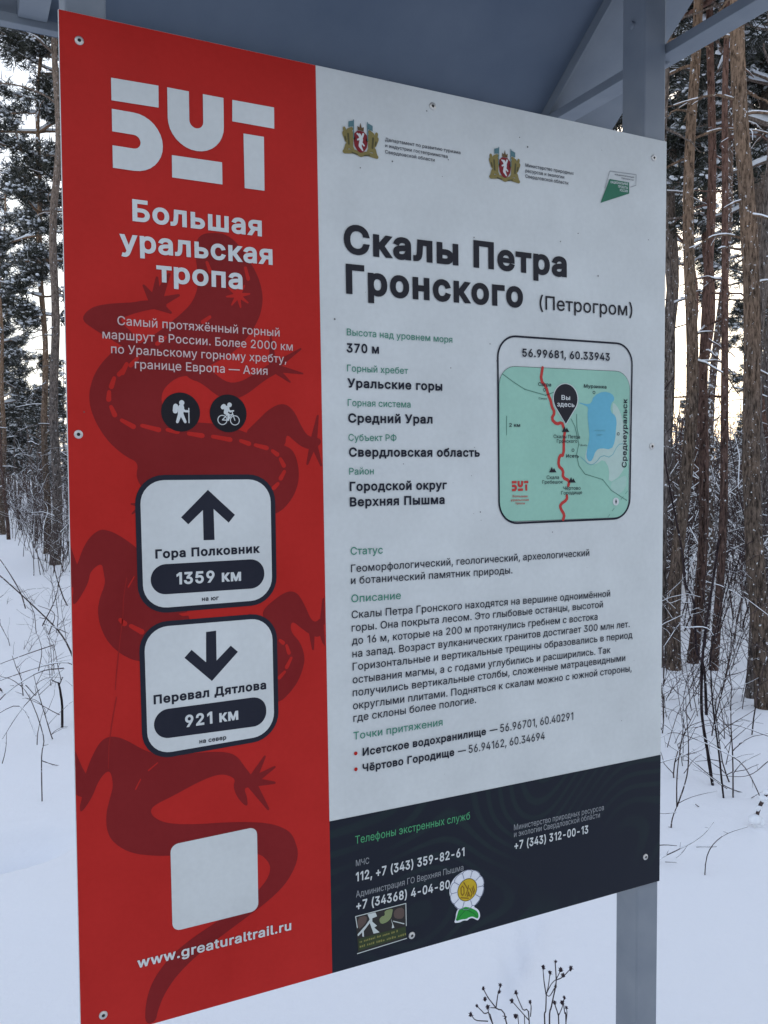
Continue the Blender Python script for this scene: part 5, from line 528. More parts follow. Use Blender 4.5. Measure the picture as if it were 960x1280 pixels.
flat('crest1','shading_marks','olive',6,[[(356.8,1120.5),(356.3,1121.4),(355.3,1121.7),(354.4,1121.2),(354.1,1120.3),(355.2,1107.4),(355.6,1106.5),(356.6,1106.2),(357.5,1106.7),(357.8,1107.7)],[(352.2,1116.4),(351.7,1117.0),(350.9,1117.1),(350.2,1116.6),(350.1,1115.8),(351.2,1111.6),(351.7,1110.9),(352.5,1110.8),(353.1,1111.3),(353.3,1112.1)],[(360.9,1098.2),(360.3,1098.1),(359.9,1097.6),(360.1,1096.9),(360.6,1096.6),(368.1,1095.0),(368.7,1095.1),(369.1,1095.6),(369.0,1096.3),(368.4,1096.6)],[(393.1,1120.3),(392.8,1121.2),(391.9,1121.7),(390.9,1121.4),(390.4,1120.5),(389.3,1107.7),(389.7,1106.7),(390.6,1106.2),(391.5,1106.5),(392.0,1107.4)],[(397.1,1115.8),(396.9,1116.6),(396.3,1117.1),(395.5,1117.0),(395.0,1116.4),(393.9,1112.1),(394.0,1111.3),(394.7,1110.8),(395.5,1110.9),(396.0,1111.6)],[(386.6,1096.6),(387.1,1096.9),(387.2,1097.6),(386.9,1098.1),(386.2,1098.2),(378.7,1096.6),(378.2,1096.3),(378.1,1095.6),(378.5,1095.1),(379.1,1095.0)]])
flat('crest1','flags','teal',6,[[(364.1,1139.6),(363.9,1140.0),(363.4,1140.2),(363.0,1140.0),(362.8,1139.6),(362.8,1116.1),(363.0,1115.6),(363.4,1115.5),(363.9,1115.6),(364.1,1116.1)],[(362.9,1138.5),(356.0,1136.4),(356.0,1129.4),(362.9,1131.0)],[(384.4,1139.6),(384.2,1140.0),(383.7,1140.2),(383.3,1140.0),(383.1,1139.6),(383.1,1116.1),(383.3,1115.6),(383.7,1115.5),(384.2,1115.6),(384.4,1116.1)],[(384.3,1131.0),(391.2,1129.4),(391.2,1136.4),(384.3,1138.5)]])
branch('crest2','coat_of_arms','stand','heraldic crest with gold griffins beside the ministry name')
flat('crest2','shield','crestred',5,[[(591.8,1122.7),(591.3,1113.4),(592.2,1106.9),(594.7,1103.1),(597.2,1100.4),(600.0,1098.8),(602.7,1098.8),(605.4,1100.4),(608.0,1103.1),(610.4,1106.9),(611.4,1113.4),(610.8,1122.7),(605.9,1127.3),(596.7,1127.3)]])
flat('crest2','sable_figure','white',6,[[(601.6,1122.8),(600.4,1123.9),(598.7,1123.8),(597.6,1122.5),(597.7,1120.9),(600.5,1115.5),(601.7,1114.4),(603.4,1114.5),(604.5,1115.7),(604.3,1117.4)],[(604.8,1115.8),(604.5,1117.7),(603.0,1118.8),(601.1,1118.5),(600.0,1117.0),(598.1,1108.3),(598.4,1106.6),(599.7,1105.6),(601.3,1105.9),(602.3,1107.2)],[(602.0,1109.0),(600.6,1109.9),(599.0,1109.5),(598.1,1108.1),(598.4,1106.5),(603.1,1101.7),(603.8,1101.2),(604.7,1101.4),(605.1,1102.1),(604.9,1102.9)],[(599.0,1119.8),(599.9,1119.6),(600.7,1120.1),(600.9,1121.0),(600.3,1121.8),(597.1,1123.9),(596.2,1124.1),(595.4,1123.6),(595.2,1122.7),(595.8,1122.0)],[(601.8,1116.4),(602.4,1117.1),(602.4,1118.0),(601.7,1118.6),(600.8,1118.6),(596.4,1116.4),(595.8,1115.7),(595.9,1114.8),(596.6,1114.2),(597.5,1114.3)],[(603.7,1112.8),(602.9,1113.2),(602.2,1112.8),(601.9,1112.1),(602.2,1111.3),(605.4,1108.1),(606.2,1107.7),(607.0,1108.1),(607.3,1108.8),(607.0,1109.6)],[(606.4,1123.6),(606.3,1124.6),(605.6,1125.3),(604.5,1125.3),(603.8,1124.5),(601.1,1116.9),(601.2,1115.8),(601.9,1115.1),(603.0,1115.2),(603.7,1116.0)]])
flat('crest2','crown','bronze',6,[[(597.0,1127.8),(605.7,1127.8),(606.2,1133.3),(602.9,1131.6),(601.3,1138.2),(599.7,1131.6),(596.4,1133.3)]])
flat('crest2','griffins_and_scroll','gold',5,[[(590.4,1123.3),(588.6,1127.0),(584.7,1128.4),(580.9,1126.5),(579.6,1122.6),(581.8,1105.3),(583.2,1102.3),(586.4,1101.2),(589.4,1102.7),(590.4,1105.8)],[(582.0,1127.7),(580.7,1125.6),(581.3,1123.2),(583.5,1121.9),(585.9,1122.5),(589.6,1126.6),(590.4,1128.1),(590.0,1129.7),(588.6,1130.5),(587.0,1130.1)],[(580.3,1122.2),(578.4,1123.9),(575.9,1123.7),(574.3,1121.8),(574.5,1119.3),(578.3,1110.4),(580.5,1108.5),(583.5,1108.7),(585.4,1110.9),(585.2,1113.8)],[(579.5,1127.8),(578.6,1129.1),(576.9,1129.4),(575.6,1128.5),(575.3,1126.8),(576.9,1116.9),(578.1,1115.2),(580.2,1114.9),(581.9,1116.1),(582.2,1118.1)],[(588.4,1109.2),(586.6,1110.4),(584.6,1110.0),(583.4,1108.3),(583.8,1106.2),(588.6,1100.0),(590.0,1099.1),(591.7,1099.4),(592.6,1100.8),(592.3,1102.4)],[(584.8,1104.4),(584.7,1106.9),(582.9,1108.6),(580.4,1108.5),(578.7,1106.7),(575.9,1097.8),(576.0,1095.7),(577.5,1094.3),(579.6,1094.4),(581.0,1095.9)],[(590.9,1120.1),(589.4,1120.8),(587.8,1120.1),(587.2,1118.6),(587.8,1117.1),(590.0,1114.9),(591.5,1114.3),(593.1,1114.9),(593.7,1116.4),(593.1,1118.0)],[(623.0,1122.6),(621.7,1126.5),(618.0,1128.4),(614.0,1127.0),(612.2,1123.3),(612.2,1105.8),(613.3,1102.7),(616.3,1101.2),(619.4,1102.3),(620.9,1105.3)],[(616.7,1122.5),(619.2,1121.9),(621.3,1123.2),(621.9,1125.6),(620.7,1127.7),(615.7,1130.1),(614.0,1130.5),(612.6,1129.7),(612.2,1128.1),(613.0,1126.6)],[(628.1,1119.3),(628.3,1121.8),(626.7,1123.7),(624.2,1123.9),(622.3,1122.2),(617.5,1113.8),(617.3,1110.9),(619.2,1108.7),(622.1,1108.5),(624.3,1110.4)],[(627.3,1126.8),(627.1,1128.5),(625.7,1129.4),(624.1,1129.1),(623.1,1127.8),(620.4,1118.1),(620.8,1116.1),(622.5,1114.9),(624.5,1115.2),(625.7,1116.9)],[(618.8,1106.2),(619.2,1108.3),(618.0,1110.0),(616.0,1110.4),(614.3,1109.2),(610.4,1102.4),(610.0,1100.8),(611.0,1099.4),(612.6,1099.1),(614.0,1100.0)],[(623.9,1106.7),(622.2,1108.5),(619.7,1108.6),(617.9,1106.9),(617.8,1104.4),(621.6,1095.9),(623.0,1094.4),(625.1,1094.3),(626.6,1095.7),(626.7,1097.8)],[(614.8,1117.1),(615.4,1118.6),(614.8,1120.1),(613.3,1120.8),(611.7,1120.1),(609.6,1118.0),(608.9,1116.4),(609.6,1114.9),(611.1,1114.3),(612.6,1114.9)],[(577.0,1099.6),(575.2,1098.5),(574.7,1096.5),(575.8,1094.7),(577.8,1094.2),(593.0,1096.3),(594.8,1097.4),(595.3,1099.4),(594.2,1101.2),(592.2,1101.7)],[(593.6,1101.6),(591.5,1101.5),(590.1,1100.0),(590.1,1097.9),(591.7,1096.5),(600.4,1093.2),(602.4,1093.3),(603.9,1094.8),(603.8,1096.9),(602.3,1098.3)],[(600.4,1098.3),(598.8,1096.9),(598.8,1094.8),(600.2,1093.3),(602.3,1093.2),(611.0,1096.5),(612.5,1097.9),(612.6,1100.0),(611.1,1101.5),(609.1,1101.6)],[(610.4,1101.7),(608.4,1101.2),(607.3,1099.4),(607.8,1097.4),(609.6,1096.3),(624.8,1094.2),(626.9,1094.7),(627.9,1096.5),(627.4,1098.5),(625.6,1099.6)]])
flat('crest2','shading_marks','olive',6,[[(584.2,1120.9),(583.7,1121.8),(582.7,1122.1),(581.8,1121.7),(581.5,1120.7),(582.6,1107.6),(583.0,1106.7),(584.0,1106.4),(585.0,1106.9),(585.3,1107.8)],[(579.5,1116.7),(579.0,1117.4),(578.2,1117.5),(577.6,1117.0),(577.4,1116.2),(578.5,1111.8),(579.0,1111.1),(579.8,1111.0),(580.5,1111.5),(580.6,1112.3)],[(588.5,1098.3),(587.8,1098.1),(587.4,1097.6),(587.5,1096.9),(588.1,1096.6),(595.7,1094.9),(596.4,1095.0),(596.7,1095.6),(596.6,1096.3),(596.1,1096.6)],[(621.1,1120.7),(620.8,1121.7),(619.9,1122.1),(618.9,1121.8),(618.4,1120.9),(617.3,1107.8),(617.7,1106.9),(618.6,1106.4),(619.6,1106.7),(620.1,1107.6)],[(625.2,1116.2),(625.1,1117.0),(624.4,1117.5),(623.6,1117.4),(623.1,1116.7),(622.0,1112.3),(622.1,1111.5),(622.8,1111.0),(623.6,1111.1),(624.1,1111.8)],[(614.5,1096.6),(615.1,1096.9),(615.2,1097.6),(614.8,1098.1),(614.2,1098.3),(606.6,1096.6),(606.0,1096.3),(605.9,1095.6),(606.3,1095.0),(606.9,1094.9)]])
flat('crest2','flags','teal',6,[[(591.6,1140.3),(591.4,1140.8),(591.0,1141.0),(590.5,1140.8),(590.3,1140.3),(590.3,1116.4),(590.5,1116.0),(591.0,1115.8),(591.4,1116.0),(591.6,1116.4)],[(590.4,1139.2),(583.4,1137.1),(583.4,1130.0),(590.4,1131.6)],[(612.3,1140.3),(612.1,1140.8),(611.6,1141.0),(611.2,1140.8),(611.0,1140.3),(611.0,1116.4),(611.2,1116.0),(611.6,1115.8),(612.1,1116.0),(612.3,1116.4)],[(612.2,1131.6),(619.2,1130.0),(619.2,1137.1),(612.2,1139.2)]])
branch('proj','project_badge','stand','green slanted badge in the upper corner of the sign')
flat('proj','green_field','green3',5,[[(776.2,1086.3),(832.8,1108.0),(832.6,1124.9),(793.8,1124.7)]])
flat('proj','thin_outline','grey',5,[[(784.3,1110.0),(784.4,1109.5),(784.8,1109.4),(785.2,1109.7),(794.6,1136.5),(794.6,1137.0),(794.1,1137.1),(793.8,1136.8)],[(794.2,1137.1),(793.8,1136.9),(793.8,1136.4),(794.2,1136.2),(846.6,1138.5),(847.0,1138.8),(847.0,1139.2),(846.6,1139.4)],[(847.1,1139.0),(846.9,1139.4),(846.4,1139.4),(846.2,1139.0),(845.8,1122.4),(846.0,1122.0),(846.4,1122.0),(846.7,1122.3)],[(846.4,1121.9),(846.6,1122.3),(846.5,1122.7),(846.0,1122.8),(834.9,1118.5),(834.6,1118.2),(834.7,1117.8),(835.2,1117.7)]])
line('proj','lettering','НАЦИОНАЛЬНЫЕ',(795.5,1118.5),(830.5,1120.2),3.86,'white',14,6)
line('proj','lettering','ПРОЕКТЫ',(810.6,1113.8),(829.8,1114.3),3.88,'white',14,6)
line('proj','lettering','РОССИИ',(814.1,1108.6),(829.8,1109.1),3.89,'white',14,6)
line('proj','lettering','национальные',(804.0,1132.1),(842.2,1133.1),2.42,'navy',4,6)
line('proj','lettering','проекты',(817.4,1128.5),(841.4,1128.8),2.43,'navy',4,6)
branch('map','trail_map','stand','framed green map of the trail with a blue lake')
flat('map','map_frame','navy',5,[[(590.8,633.0),(591.4,627.3),(593.0,621.7),(595.5,616.5),(598.9,611.8),(603.0,607.7),(607.8,604.4),(613.0,602.0),(618.7,600.5),(624.4,600.1),(807.1,601.2),(812.9,601.7),(818.5,603.3),(823.7,605.8),(828.5,609.1),(832.6,613.2),(836.0,618.0),(838.5,623.2),(840.1,628.8),(840.6,634.6),(842.9,844.3),(842.5,850.0),(841.1,855.6),(838.7,860.8),(835.4,865.5),(831.4,869.6),(826.7,872.9),(821.4,875.3),(815.9,876.7),(810.1,877.2),(621.1,875.7),(615.4,875.1),(609.8,873.6),(604.6,871.1),(599.9,867.7),(595.9,863.6),(592.6,858.9),(590.2,853.6),(588.8,848.0),(588.3,842.2)],[(591.1,842.2),(591.5,847.5),(592.9,852.6),(595.0,857.5),(598.0,861.8),(601.7,865.6),(606.0,868.7),(610.8,871.0),(615.9,872.4),(621.2,872.9),(810.1,874.4),(815.3,874.0),(820.4,872.6),(825.2,870.4),(829.5,867.4),(833.2,863.7),(836.2,859.4),(838.4,854.6),(839.7,849.5),(840.1,844.2),(837.8,634.6),(837.3,629.3),(835.9,624.2),(833.6,619.4),(830.5,615.0),(826.7,611.2),(822.4,608.2),(817.5,605.9),(812.4,604.5),(807.1,604.0),(624.4,602.9),(619.1,603.3),(614.0,604.6),(609.1,606.8),(604.8,609.8),(601.0,613.6),(597.9,617.9),(595.6,622.7),(594.2,627.8),(593.6,633.1)]])
flat('map','map_sheet','mapgreen',4,[[(592.7,631.8),(593.2,626.9),(594.5,622.2),(596.6,617.8),(599.4,613.8),(602.9,610.3),(606.9,607.5),(611.4,605.4),(616.1,604.2),(621.0,603.8),(808.6,604.2),(813.5,604.6),(818.2,605.9),(822.7,608.0),(826.7,610.8),(830.2,614.3),(833.0,618.3),(835.1,622.7),(836.4,627.5),(836.8,632.3),(837.4,805.1),(837.0,810.0),(835.7,814.7),(833.7,819.1),(830.9,823.1),(827.4,826.5),(823.4,829.3),(819.0,831.3),(814.3,832.5),(809.4,832.9),(619.7,830.9),(614.8,830.4),(610.1,829.1),(605.7,827.0),(601.7,824.1),(598.3,820.6),(595.5,816.6),(593.4,812.1),(592.2,807.4),(591.8,802.5)]])
flat('map','sheet_outline','navy',5,[[(592.7,631.8),(593.2,626.9),(594.5,622.2),(596.6,617.8),(599.4,613.8),(602.9,610.3),(606.9,607.5),(611.4,605.4),(616.1,604.2),(621.0,603.8),(808.6,604.2),(813.5,604.6),(818.2,605.9),(822.7,608.0),(826.7,610.8),(830.2,614.3),(833.0,618.3),(835.1,622.7),(836.4,627.5),(836.8,632.3),(837.4,805.1),(837.0,810.0),(835.7,814.7),(833.7,819.1),(830.9,823.1),(827.4,826.5),(823.4,829.3),(819.0,831.3),(814.3,832.5),(809.4,832.9),(619.7,830.9),(614.8,830.4),(610.1,829.1),(605.7,827.0),(601.7,824.1),(598.3,820.6),(595.5,816.6),(593.4,812.1),(592.2,807.4),(591.8,802.5)],[(592.3,802.5),(592.7,807.3),(593.9,811.9),(595.9,816.3),(598.6,820.3),(602.0,823.7),(605.9,826.5),(610.3,828.6),(614.9,829.9),(619.7,830.4),(809.4,832.4),(814.2,832.0),(818.8,830.8),(823.2,828.8),(827.1,826.1),(830.5,822.7),(833.3,818.8),(835.3,814.5),(836.5,809.9),(836.9,805.1),(836.3,632.3),(835.9,627.5),(834.6,622.9),(832.6,618.5),(829.8,614.6),(826.4,611.2),(822.4,608.4),(818.1,606.4),(813.4,605.1),(808.6,604.7),(621.0,604.3),(616.2,604.7),(611.5,605.9),(607.2,607.9),(603.2,610.7),(599.8,614.1),(597.0,618.0),(595.0,622.4),(593.7,627.0),(593.2,631.8)]])
flat('map','built_up_area','mappale',5,[[(802.5,775.6),(804.9,757.4),(806.2,742.3),(806.3,730.3),(804.1,721.9),(799.5,717.1),(791.9,716.4),(781.2,719.9),(772.1,722.8),(764.5,725.0),(758.7,722.6),(754.5,715.5),(751.4,708.1),(749.4,700.4),(750.2,694.4),(753.8,690.0),(759.4,687.8),(766.9,687.8),(774.4,690.0),(782.0,694.3),(788.7,692.6),(794.6,684.9),(797.0,675.2),(795.8,663.5),(802.1,661.0),(815.6,667.9),(825.0,678.6),(830.2,693.1),(832.3,708.3),(831.2,724.0),(830.1,734.4),(829.1,739.6),(826.5,748.2),(822.1,760.1),(817.6,769.6),(812.9,776.7),(808.2,781.4),(803.5,783.6)]])
flat('map','pale_meadow','mapmid',5,[[(799.7,652.2),(806.8,642.5),(815.6,640.6),(826.1,646.5),(831.7,654.9),(832.2,665.8),(829.6,670.4),(823.8,668.6),(814.7,665.1),(802.4,659.7)]])
flat('map','lake','lake',6,[[(736.7,781.9),(737.0,781.2),(740.0,780.1),(745.6,778.7),(750.1,777.2),(753.3,775.8),(754.6,772.4),(753.7,767.1),(753.7,760.8),(754.7,753.4),(755.8,744.4),(757.1,733.8),(756.7,725.0),(754.7,717.9),(753.1,710.6),(751.9,703.3),(752.7,697.6),(755.4,693.6),(758.4,692.3),(761.7,693.6),(765.0,698.0),(768.2,705.5),(772.3,710.2),(777.1,712.1),(784.9,712.5),(795.6,711.2),(802.8,714.1),(806.4,720.9),(808.7,729.8),(809.5,740.6),(810.2,747.4),(810.8,750.1),(810.6,754.5),(809.6,760.4),(806.4,764.9),(801.0,767.7),(798.5,772.3),(798.9,778.6),(801.2,783.7),(805.3,787.4),(805.8,791.4),(802.7,795.7),(796.9,798.6),(788.5,800.1),(779.6,798.9),(770.3,795.0),(764.3,790.1),(761.6,784.1),(758.1,780.8),(753.6,780.0),(747.7,780.3),(740.3,781.6)]])
flat('map','trail_route','route',7,[[(671.1,830.8),(670.7,832.6),(669.2,833.6),(667.4,833.2),(666.4,831.7),(665.5,827.0),(665.9,825.2),(667.4,824.2),(669.2,824.5),(670.2,826.1)],[(670.2,826.1),(669.8,827.9),(668.3,828.9),(666.5,828.5),(665.5,827.0),(663.7,817.5),(664.1,815.8),(665.6,814.7),(667.4,815.1),(668.4,816.7)],[(668.4,817.7),(667.3,819.2),(665.5,819.4),(664.0,818.3),(663.7,816.5),(665.5,809.4),(666.6,807.9),(668.4,807.6),(669.9,808.7),(670.2,810.5)],[(669.5,811.7),(667.8,812.3),(666.1,811.6),(665.5,809.8),(666.2,808.2),(671.6,803.3),(673.3,802.6),(675.0,803.4),(675.6,805.1),(674.8,806.8)],[(675.2,806.4),(673.7,807.4),(671.9,807.0),(670.9,805.5),(671.2,803.7),(674.6,798.7),(676.2,797.7),(678.0,798.0),(679.0,799.6),(678.6,801.4)],[(678.9,800.7),(677.8,802.1),(676.0,802.3),(674.5,801.2),(674.3,799.4),(675.8,794.3),(676.9,792.8),(678.7,792.6),(680.2,793.8),(680.4,795.6)],[(680.3,795.9),(679.0,797.1),(677.1,797.1),(675.8,795.8),(675.8,794.0),(677.9,789.2),(679.2,787.9),(681.0,787.9),(682.3,789.2),(682.3,791.1)],[(682.1,791.3),(680.7,792.4),(678.9,792.2),(677.7,790.8),(678.0,788.9),(680.6,784.4),(682.0,783.3),(683.8,783.6),(685.0,785.0),(684.7,786.8)],[(684.9,786.5),(683.6,787.8),(681.8,787.9),(680.4,786.6),(680.4,784.8),(682.2,780.1),(683.5,778.8),(685.3,778.8),(686.6,780.0),(686.7,781.9)],[(686.8,781.5),(685.7,783.0),(683.9,783.3),(682.4,782.3),(682.1,780.5),(683.1,775.7),(684.1,774.2),(685.9,773.9),(687.5,774.9),(687.8,776.7)],[(687.6,777.2),(686.3,778.4),(684.5,778.4),(683.2,777.1),(683.3,775.2),(685.2,770.8),(686.5,769.5),(688.4,769.6),(689.6,770.9),(689.6,772.7)],[(689.4,773.2),(687.8,774.1),(686.0,773.7),(685.0,772.2),(685.4,770.4),(688.3,766.3),(689.9,765.3),(691.7,765.7),(692.6,767.3),(692.2,769.1)],[(692.7,767.6),(692.0,769.3),(690.4,770.1),(688.6,769.5),(687.9,767.8),(687.7,763.3),(688.3,761.6),(690.0,760.8),(691.7,761.5),(692.5,763.1)],[(692.1,761.9),(692.4,763.7),(691.4,765.2),(689.6,765.6),(688.1,764.5),(684.8,759.6),(684.5,757.8),(685.5,756.3),(687.3,756.0),(688.8,757.0)],[(689.2,758.7),(688.2,760.3),(686.4,760.7),(684.9,759.7),(684.4,757.9),(685.2,753.5),(686.2,751.9),(687.9,751.5),(689.5,752.5),(689.9,754.3)],[(689.1,755.7),(687.3,756.3),(685.7,755.4),(685.2,753.7),(686.0,752.0),(690.8,748.1),(692.5,747.6),(694.1,748.4),(694.7,750.2),(693.8,751.8)],[(692.8,752.3),(691.0,752.0),(689.9,750.5),(690.2,748.7),(691.7,747.6),(696.6,746.5),(698.4,746.7),(699.5,748.2),(699.2,750.0),(697.7,751.1)],[(696.4,751.1),(695.0,749.9),(694.9,748.1),(696.1,746.7),(697.9,746.5),(702.9,748.1),(704.3,749.3),(704.5,751.1),(703.3,752.5),(701.5,752.7)],[(702.9,752.7),(701.1,752.5),(699.9,751.1),(700.0,749.3),(701.4,748.1),(704.8,747.0),(706.7,747.2),(707.9,748.6),(707.7,750.4),(706.3,751.6)],[(707.8,750.3),(706.4,751.6),(704.6,751.5),(703.3,750.1),(703.4,748.3),(705.1,744.5),(706.5,743.3),(708.3,743.3),(709.6,744.7),(709.5,746.5)],[(709.5,746.4),(708.2,747.7),(706.4,747.7),(705.1,746.4),(705.1,744.6),(706.6,741.1),(707.9,739.8),(709.7,739.8),(711.0,741.1),(711.0,742.9)],[(711.0,742.8),(709.8,744.2),(708.0,744.3),(706.6,743.0),(706.5,741.2),(707.7,738.0),(709.0,736.6),(710.8,736.6),(712.1,737.8),(712.2,739.6)],[(712.4,738.9),(711.6,740.5),(709.9,741.2),(708.2,740.5),(707.6,738.7),(707.7,734.8),(708.4,733.1),(710.1,732.5),(711.8,733.2),(712.5,734.9)],[(712.4,734.4),(712.1,736.2),(710.6,737.2),(708.8,736.9),(707.7,735.4),(706.7,730.7),(707.1,728.9),(708.6,727.9),(710.4,728.2),(711.4,729.7)],[(711.5,730.1),(710.9,731.8),(709.2,732.6),(707.5,732.0),(706.7,730.4),(706.1,721.3),(706.7,719.6),(708.4,718.8),(710.1,719.4),(710.9,721.1)],[(710.9,721.2),(710.2,722.9),(708.6,723.6),(706.9,722.9),(706.1,721.2),(706.1,707.8),(706.8,706.1),(708.5,705.4),(710.2,706.1),(710.9,707.8)],[(710.8,707.1),(710.6,708.9),(709.2,710.1),(707.4,710.0),(706.2,708.5),(704.1,702.0),(704.3,700.1),(705.7,699.0),(707.5,699.1),(708.7,700.5)],[(706.3,698.9),(708.0,699.5),(708.8,701.1),(708.2,702.9),(706.5,703.6),(702.5,703.9),(700.8,703.3),(700.0,701.6),(700.6,699.9),(702.2,699.1)],[(704.4,700.1),(704.7,701.9),(703.7,703.5),(701.9,703.8),(700.4,702.8),(697.8,698.9),(697.4,697.1),(698.5,695.6),(700.3,695.2),(701.8,696.2)],[(702.2,697.2),(701.7,699.0),(700.1,699.9),(698.3,699.5),(697.4,697.9),(696.3,689.9),(696.8,688.1),(698.3,687.2),(700.1,687.6),(701.1,689.2)],[(701.0,690.3),(699.7,691.7),(697.9,691.8),(696.5,690.6),(696.4,688.8),(698.3,683.2),(699.5,681.8),(701.4,681.6),(702.7,682.9),(702.9,684.7)],[(701.9,685.9),(700.1,686.3),(698.6,685.2),(698.2,683.4),(699.3,681.9),(704.2,678.7),(706.0,678.3),(707.5,679.3),(707.9,681.1),(706.8,682.7)],[(707.7,681.7),(706.3,682.9),(704.5,682.8),(703.3,681.5),(703.3,679.6),(705.5,675.2),(706.8,674.0),(708.7,674.1),(709.9,675.4),(709.8,677.3)],[(710.0,675.9),(709.5,677.7),(707.9,678.6),(706.2,678.1),(705.2,676.5),(704.6,670.9),(705.0,669.2),(706.6,668.2),(708.4,668.7),(709.3,670.3)],[(708.9,672.1),(707.3,673.0),(705.5,672.6),(704.6,671.0),(705.0,669.2),(707.9,665.2),(709.5,664.3),(711.3,664.7),(712.2,666.3),(711.8,668.1)],[(710.7,668.9),(708.9,668.8),(707.6,667.5),(707.7,665.6),(709.0,664.4),(715.6,662.0),(717.4,662.1),(718.7,663.4),(718.6,665.3),(717.3,666.5)],[(718.2,665.8),(716.6,666.6),(714.8,666.0),(714.0,664.4),(714.6,662.7),(717.3,659.6),(719.0,658.8),(720.7,659.4),(721.5,661.0),(720.9,662.8)],[(721.4,660.5),(721.3,662.3),(719.8,663.5),(718.0,663.3),(716.8,661.9),(715.7,658.2),(715.9,656.3),(717.3,655.2),(719.1,655.3),(720.3,656.7)],[(720.3,656.7),(720.1,658.6),(718.7,659.7),(716.9,659.6),(715.7,658.2),(715.1,656.3),(715.3,654.5),(716.7,653.3),(718.5,653.5),(719.7,654.9)],[(717.0,640.7),(716.1,642.3),(714.3,642.8),(712.7,641.9),(712.2,640.1),(712.4,638.7),(713.2,637.1),(715.0,636.5),(716.6,637.4),(717.1,639.2)],[(717.1,639.2),(716.3,640.8),(714.5,641.3),(712.9,640.4),(712.4,638.7),(712.7,635.7),(713.5,634.1),(715.3,633.6),(716.9,634.5),(717.4,636.3)],[(716.8,634.4),(717.4,636.1),(716.7,637.8),(715.0,638.4),(713.3,637.6),(710.3,634.4),(709.6,632.6),(710.4,631.0),(712.1,630.3),(713.8,631.1)],[(713.2,630.6),(714.3,632.1),(714.1,633.9),(712.7,635.0),(710.8,634.8),(704.5,631.2),(703.3,629.7),(703.6,627.9),(705.0,626.8),(706.8,627.0)],[(707.4,627.5),(708.0,629.2),(707.3,630.9),(705.6,631.5),(703.9,630.7),(700.8,627.4),(700.1,625.7),(700.9,624.0),(702.6,623.4),(704.3,624.1)],[(704.9,625.9),(704.1,627.6),(702.4,628.2),(700.8,627.4),(700.1,625.7),(700.3,622.6),(701.1,621.0),(702.8,620.3),(704.5,621.1),(705.1,622.9)],[(704.8,623.8),(703.4,625.0),(701.6,624.9),(700.4,623.5),(700.6,621.7),(702.6,617.6),(704.0,616.4),(705.8,616.6),(707.0,618.0),(706.9,619.8)],[(706.6,620.2),(705.0,621.1),(703.3,620.6),(702.4,619.0),(702.9,617.2),(706.8,612.2),(708.4,611.3),(710.2,611.8),(711.1,613.4),(710.6,615.2)],[(711.0,614.4),(709.8,615.8),(708.0,616.0),(706.6,614.9),(706.4,613.0),(707.7,608.8),(708.8,607.4),(710.6,607.2),(712.1,608.3),(712.3,610.1)],[(712.2,608.5),(712.2,610.4),(710.9,611.7),(709.0,611.7),(707.7,610.4),(706.3,606.9),(706.3,605.1),(707.6,603.8),(709.4,603.8),(710.7,605.1)],[(710.7,605.1),(710.7,606.9),(709.4,608.2),(707.6,608.2),(706.3,606.9),(705.6,605.2),(705.6,603.3),(706.9,602.0),(708.7,602.0),(710.0,603.3)]])
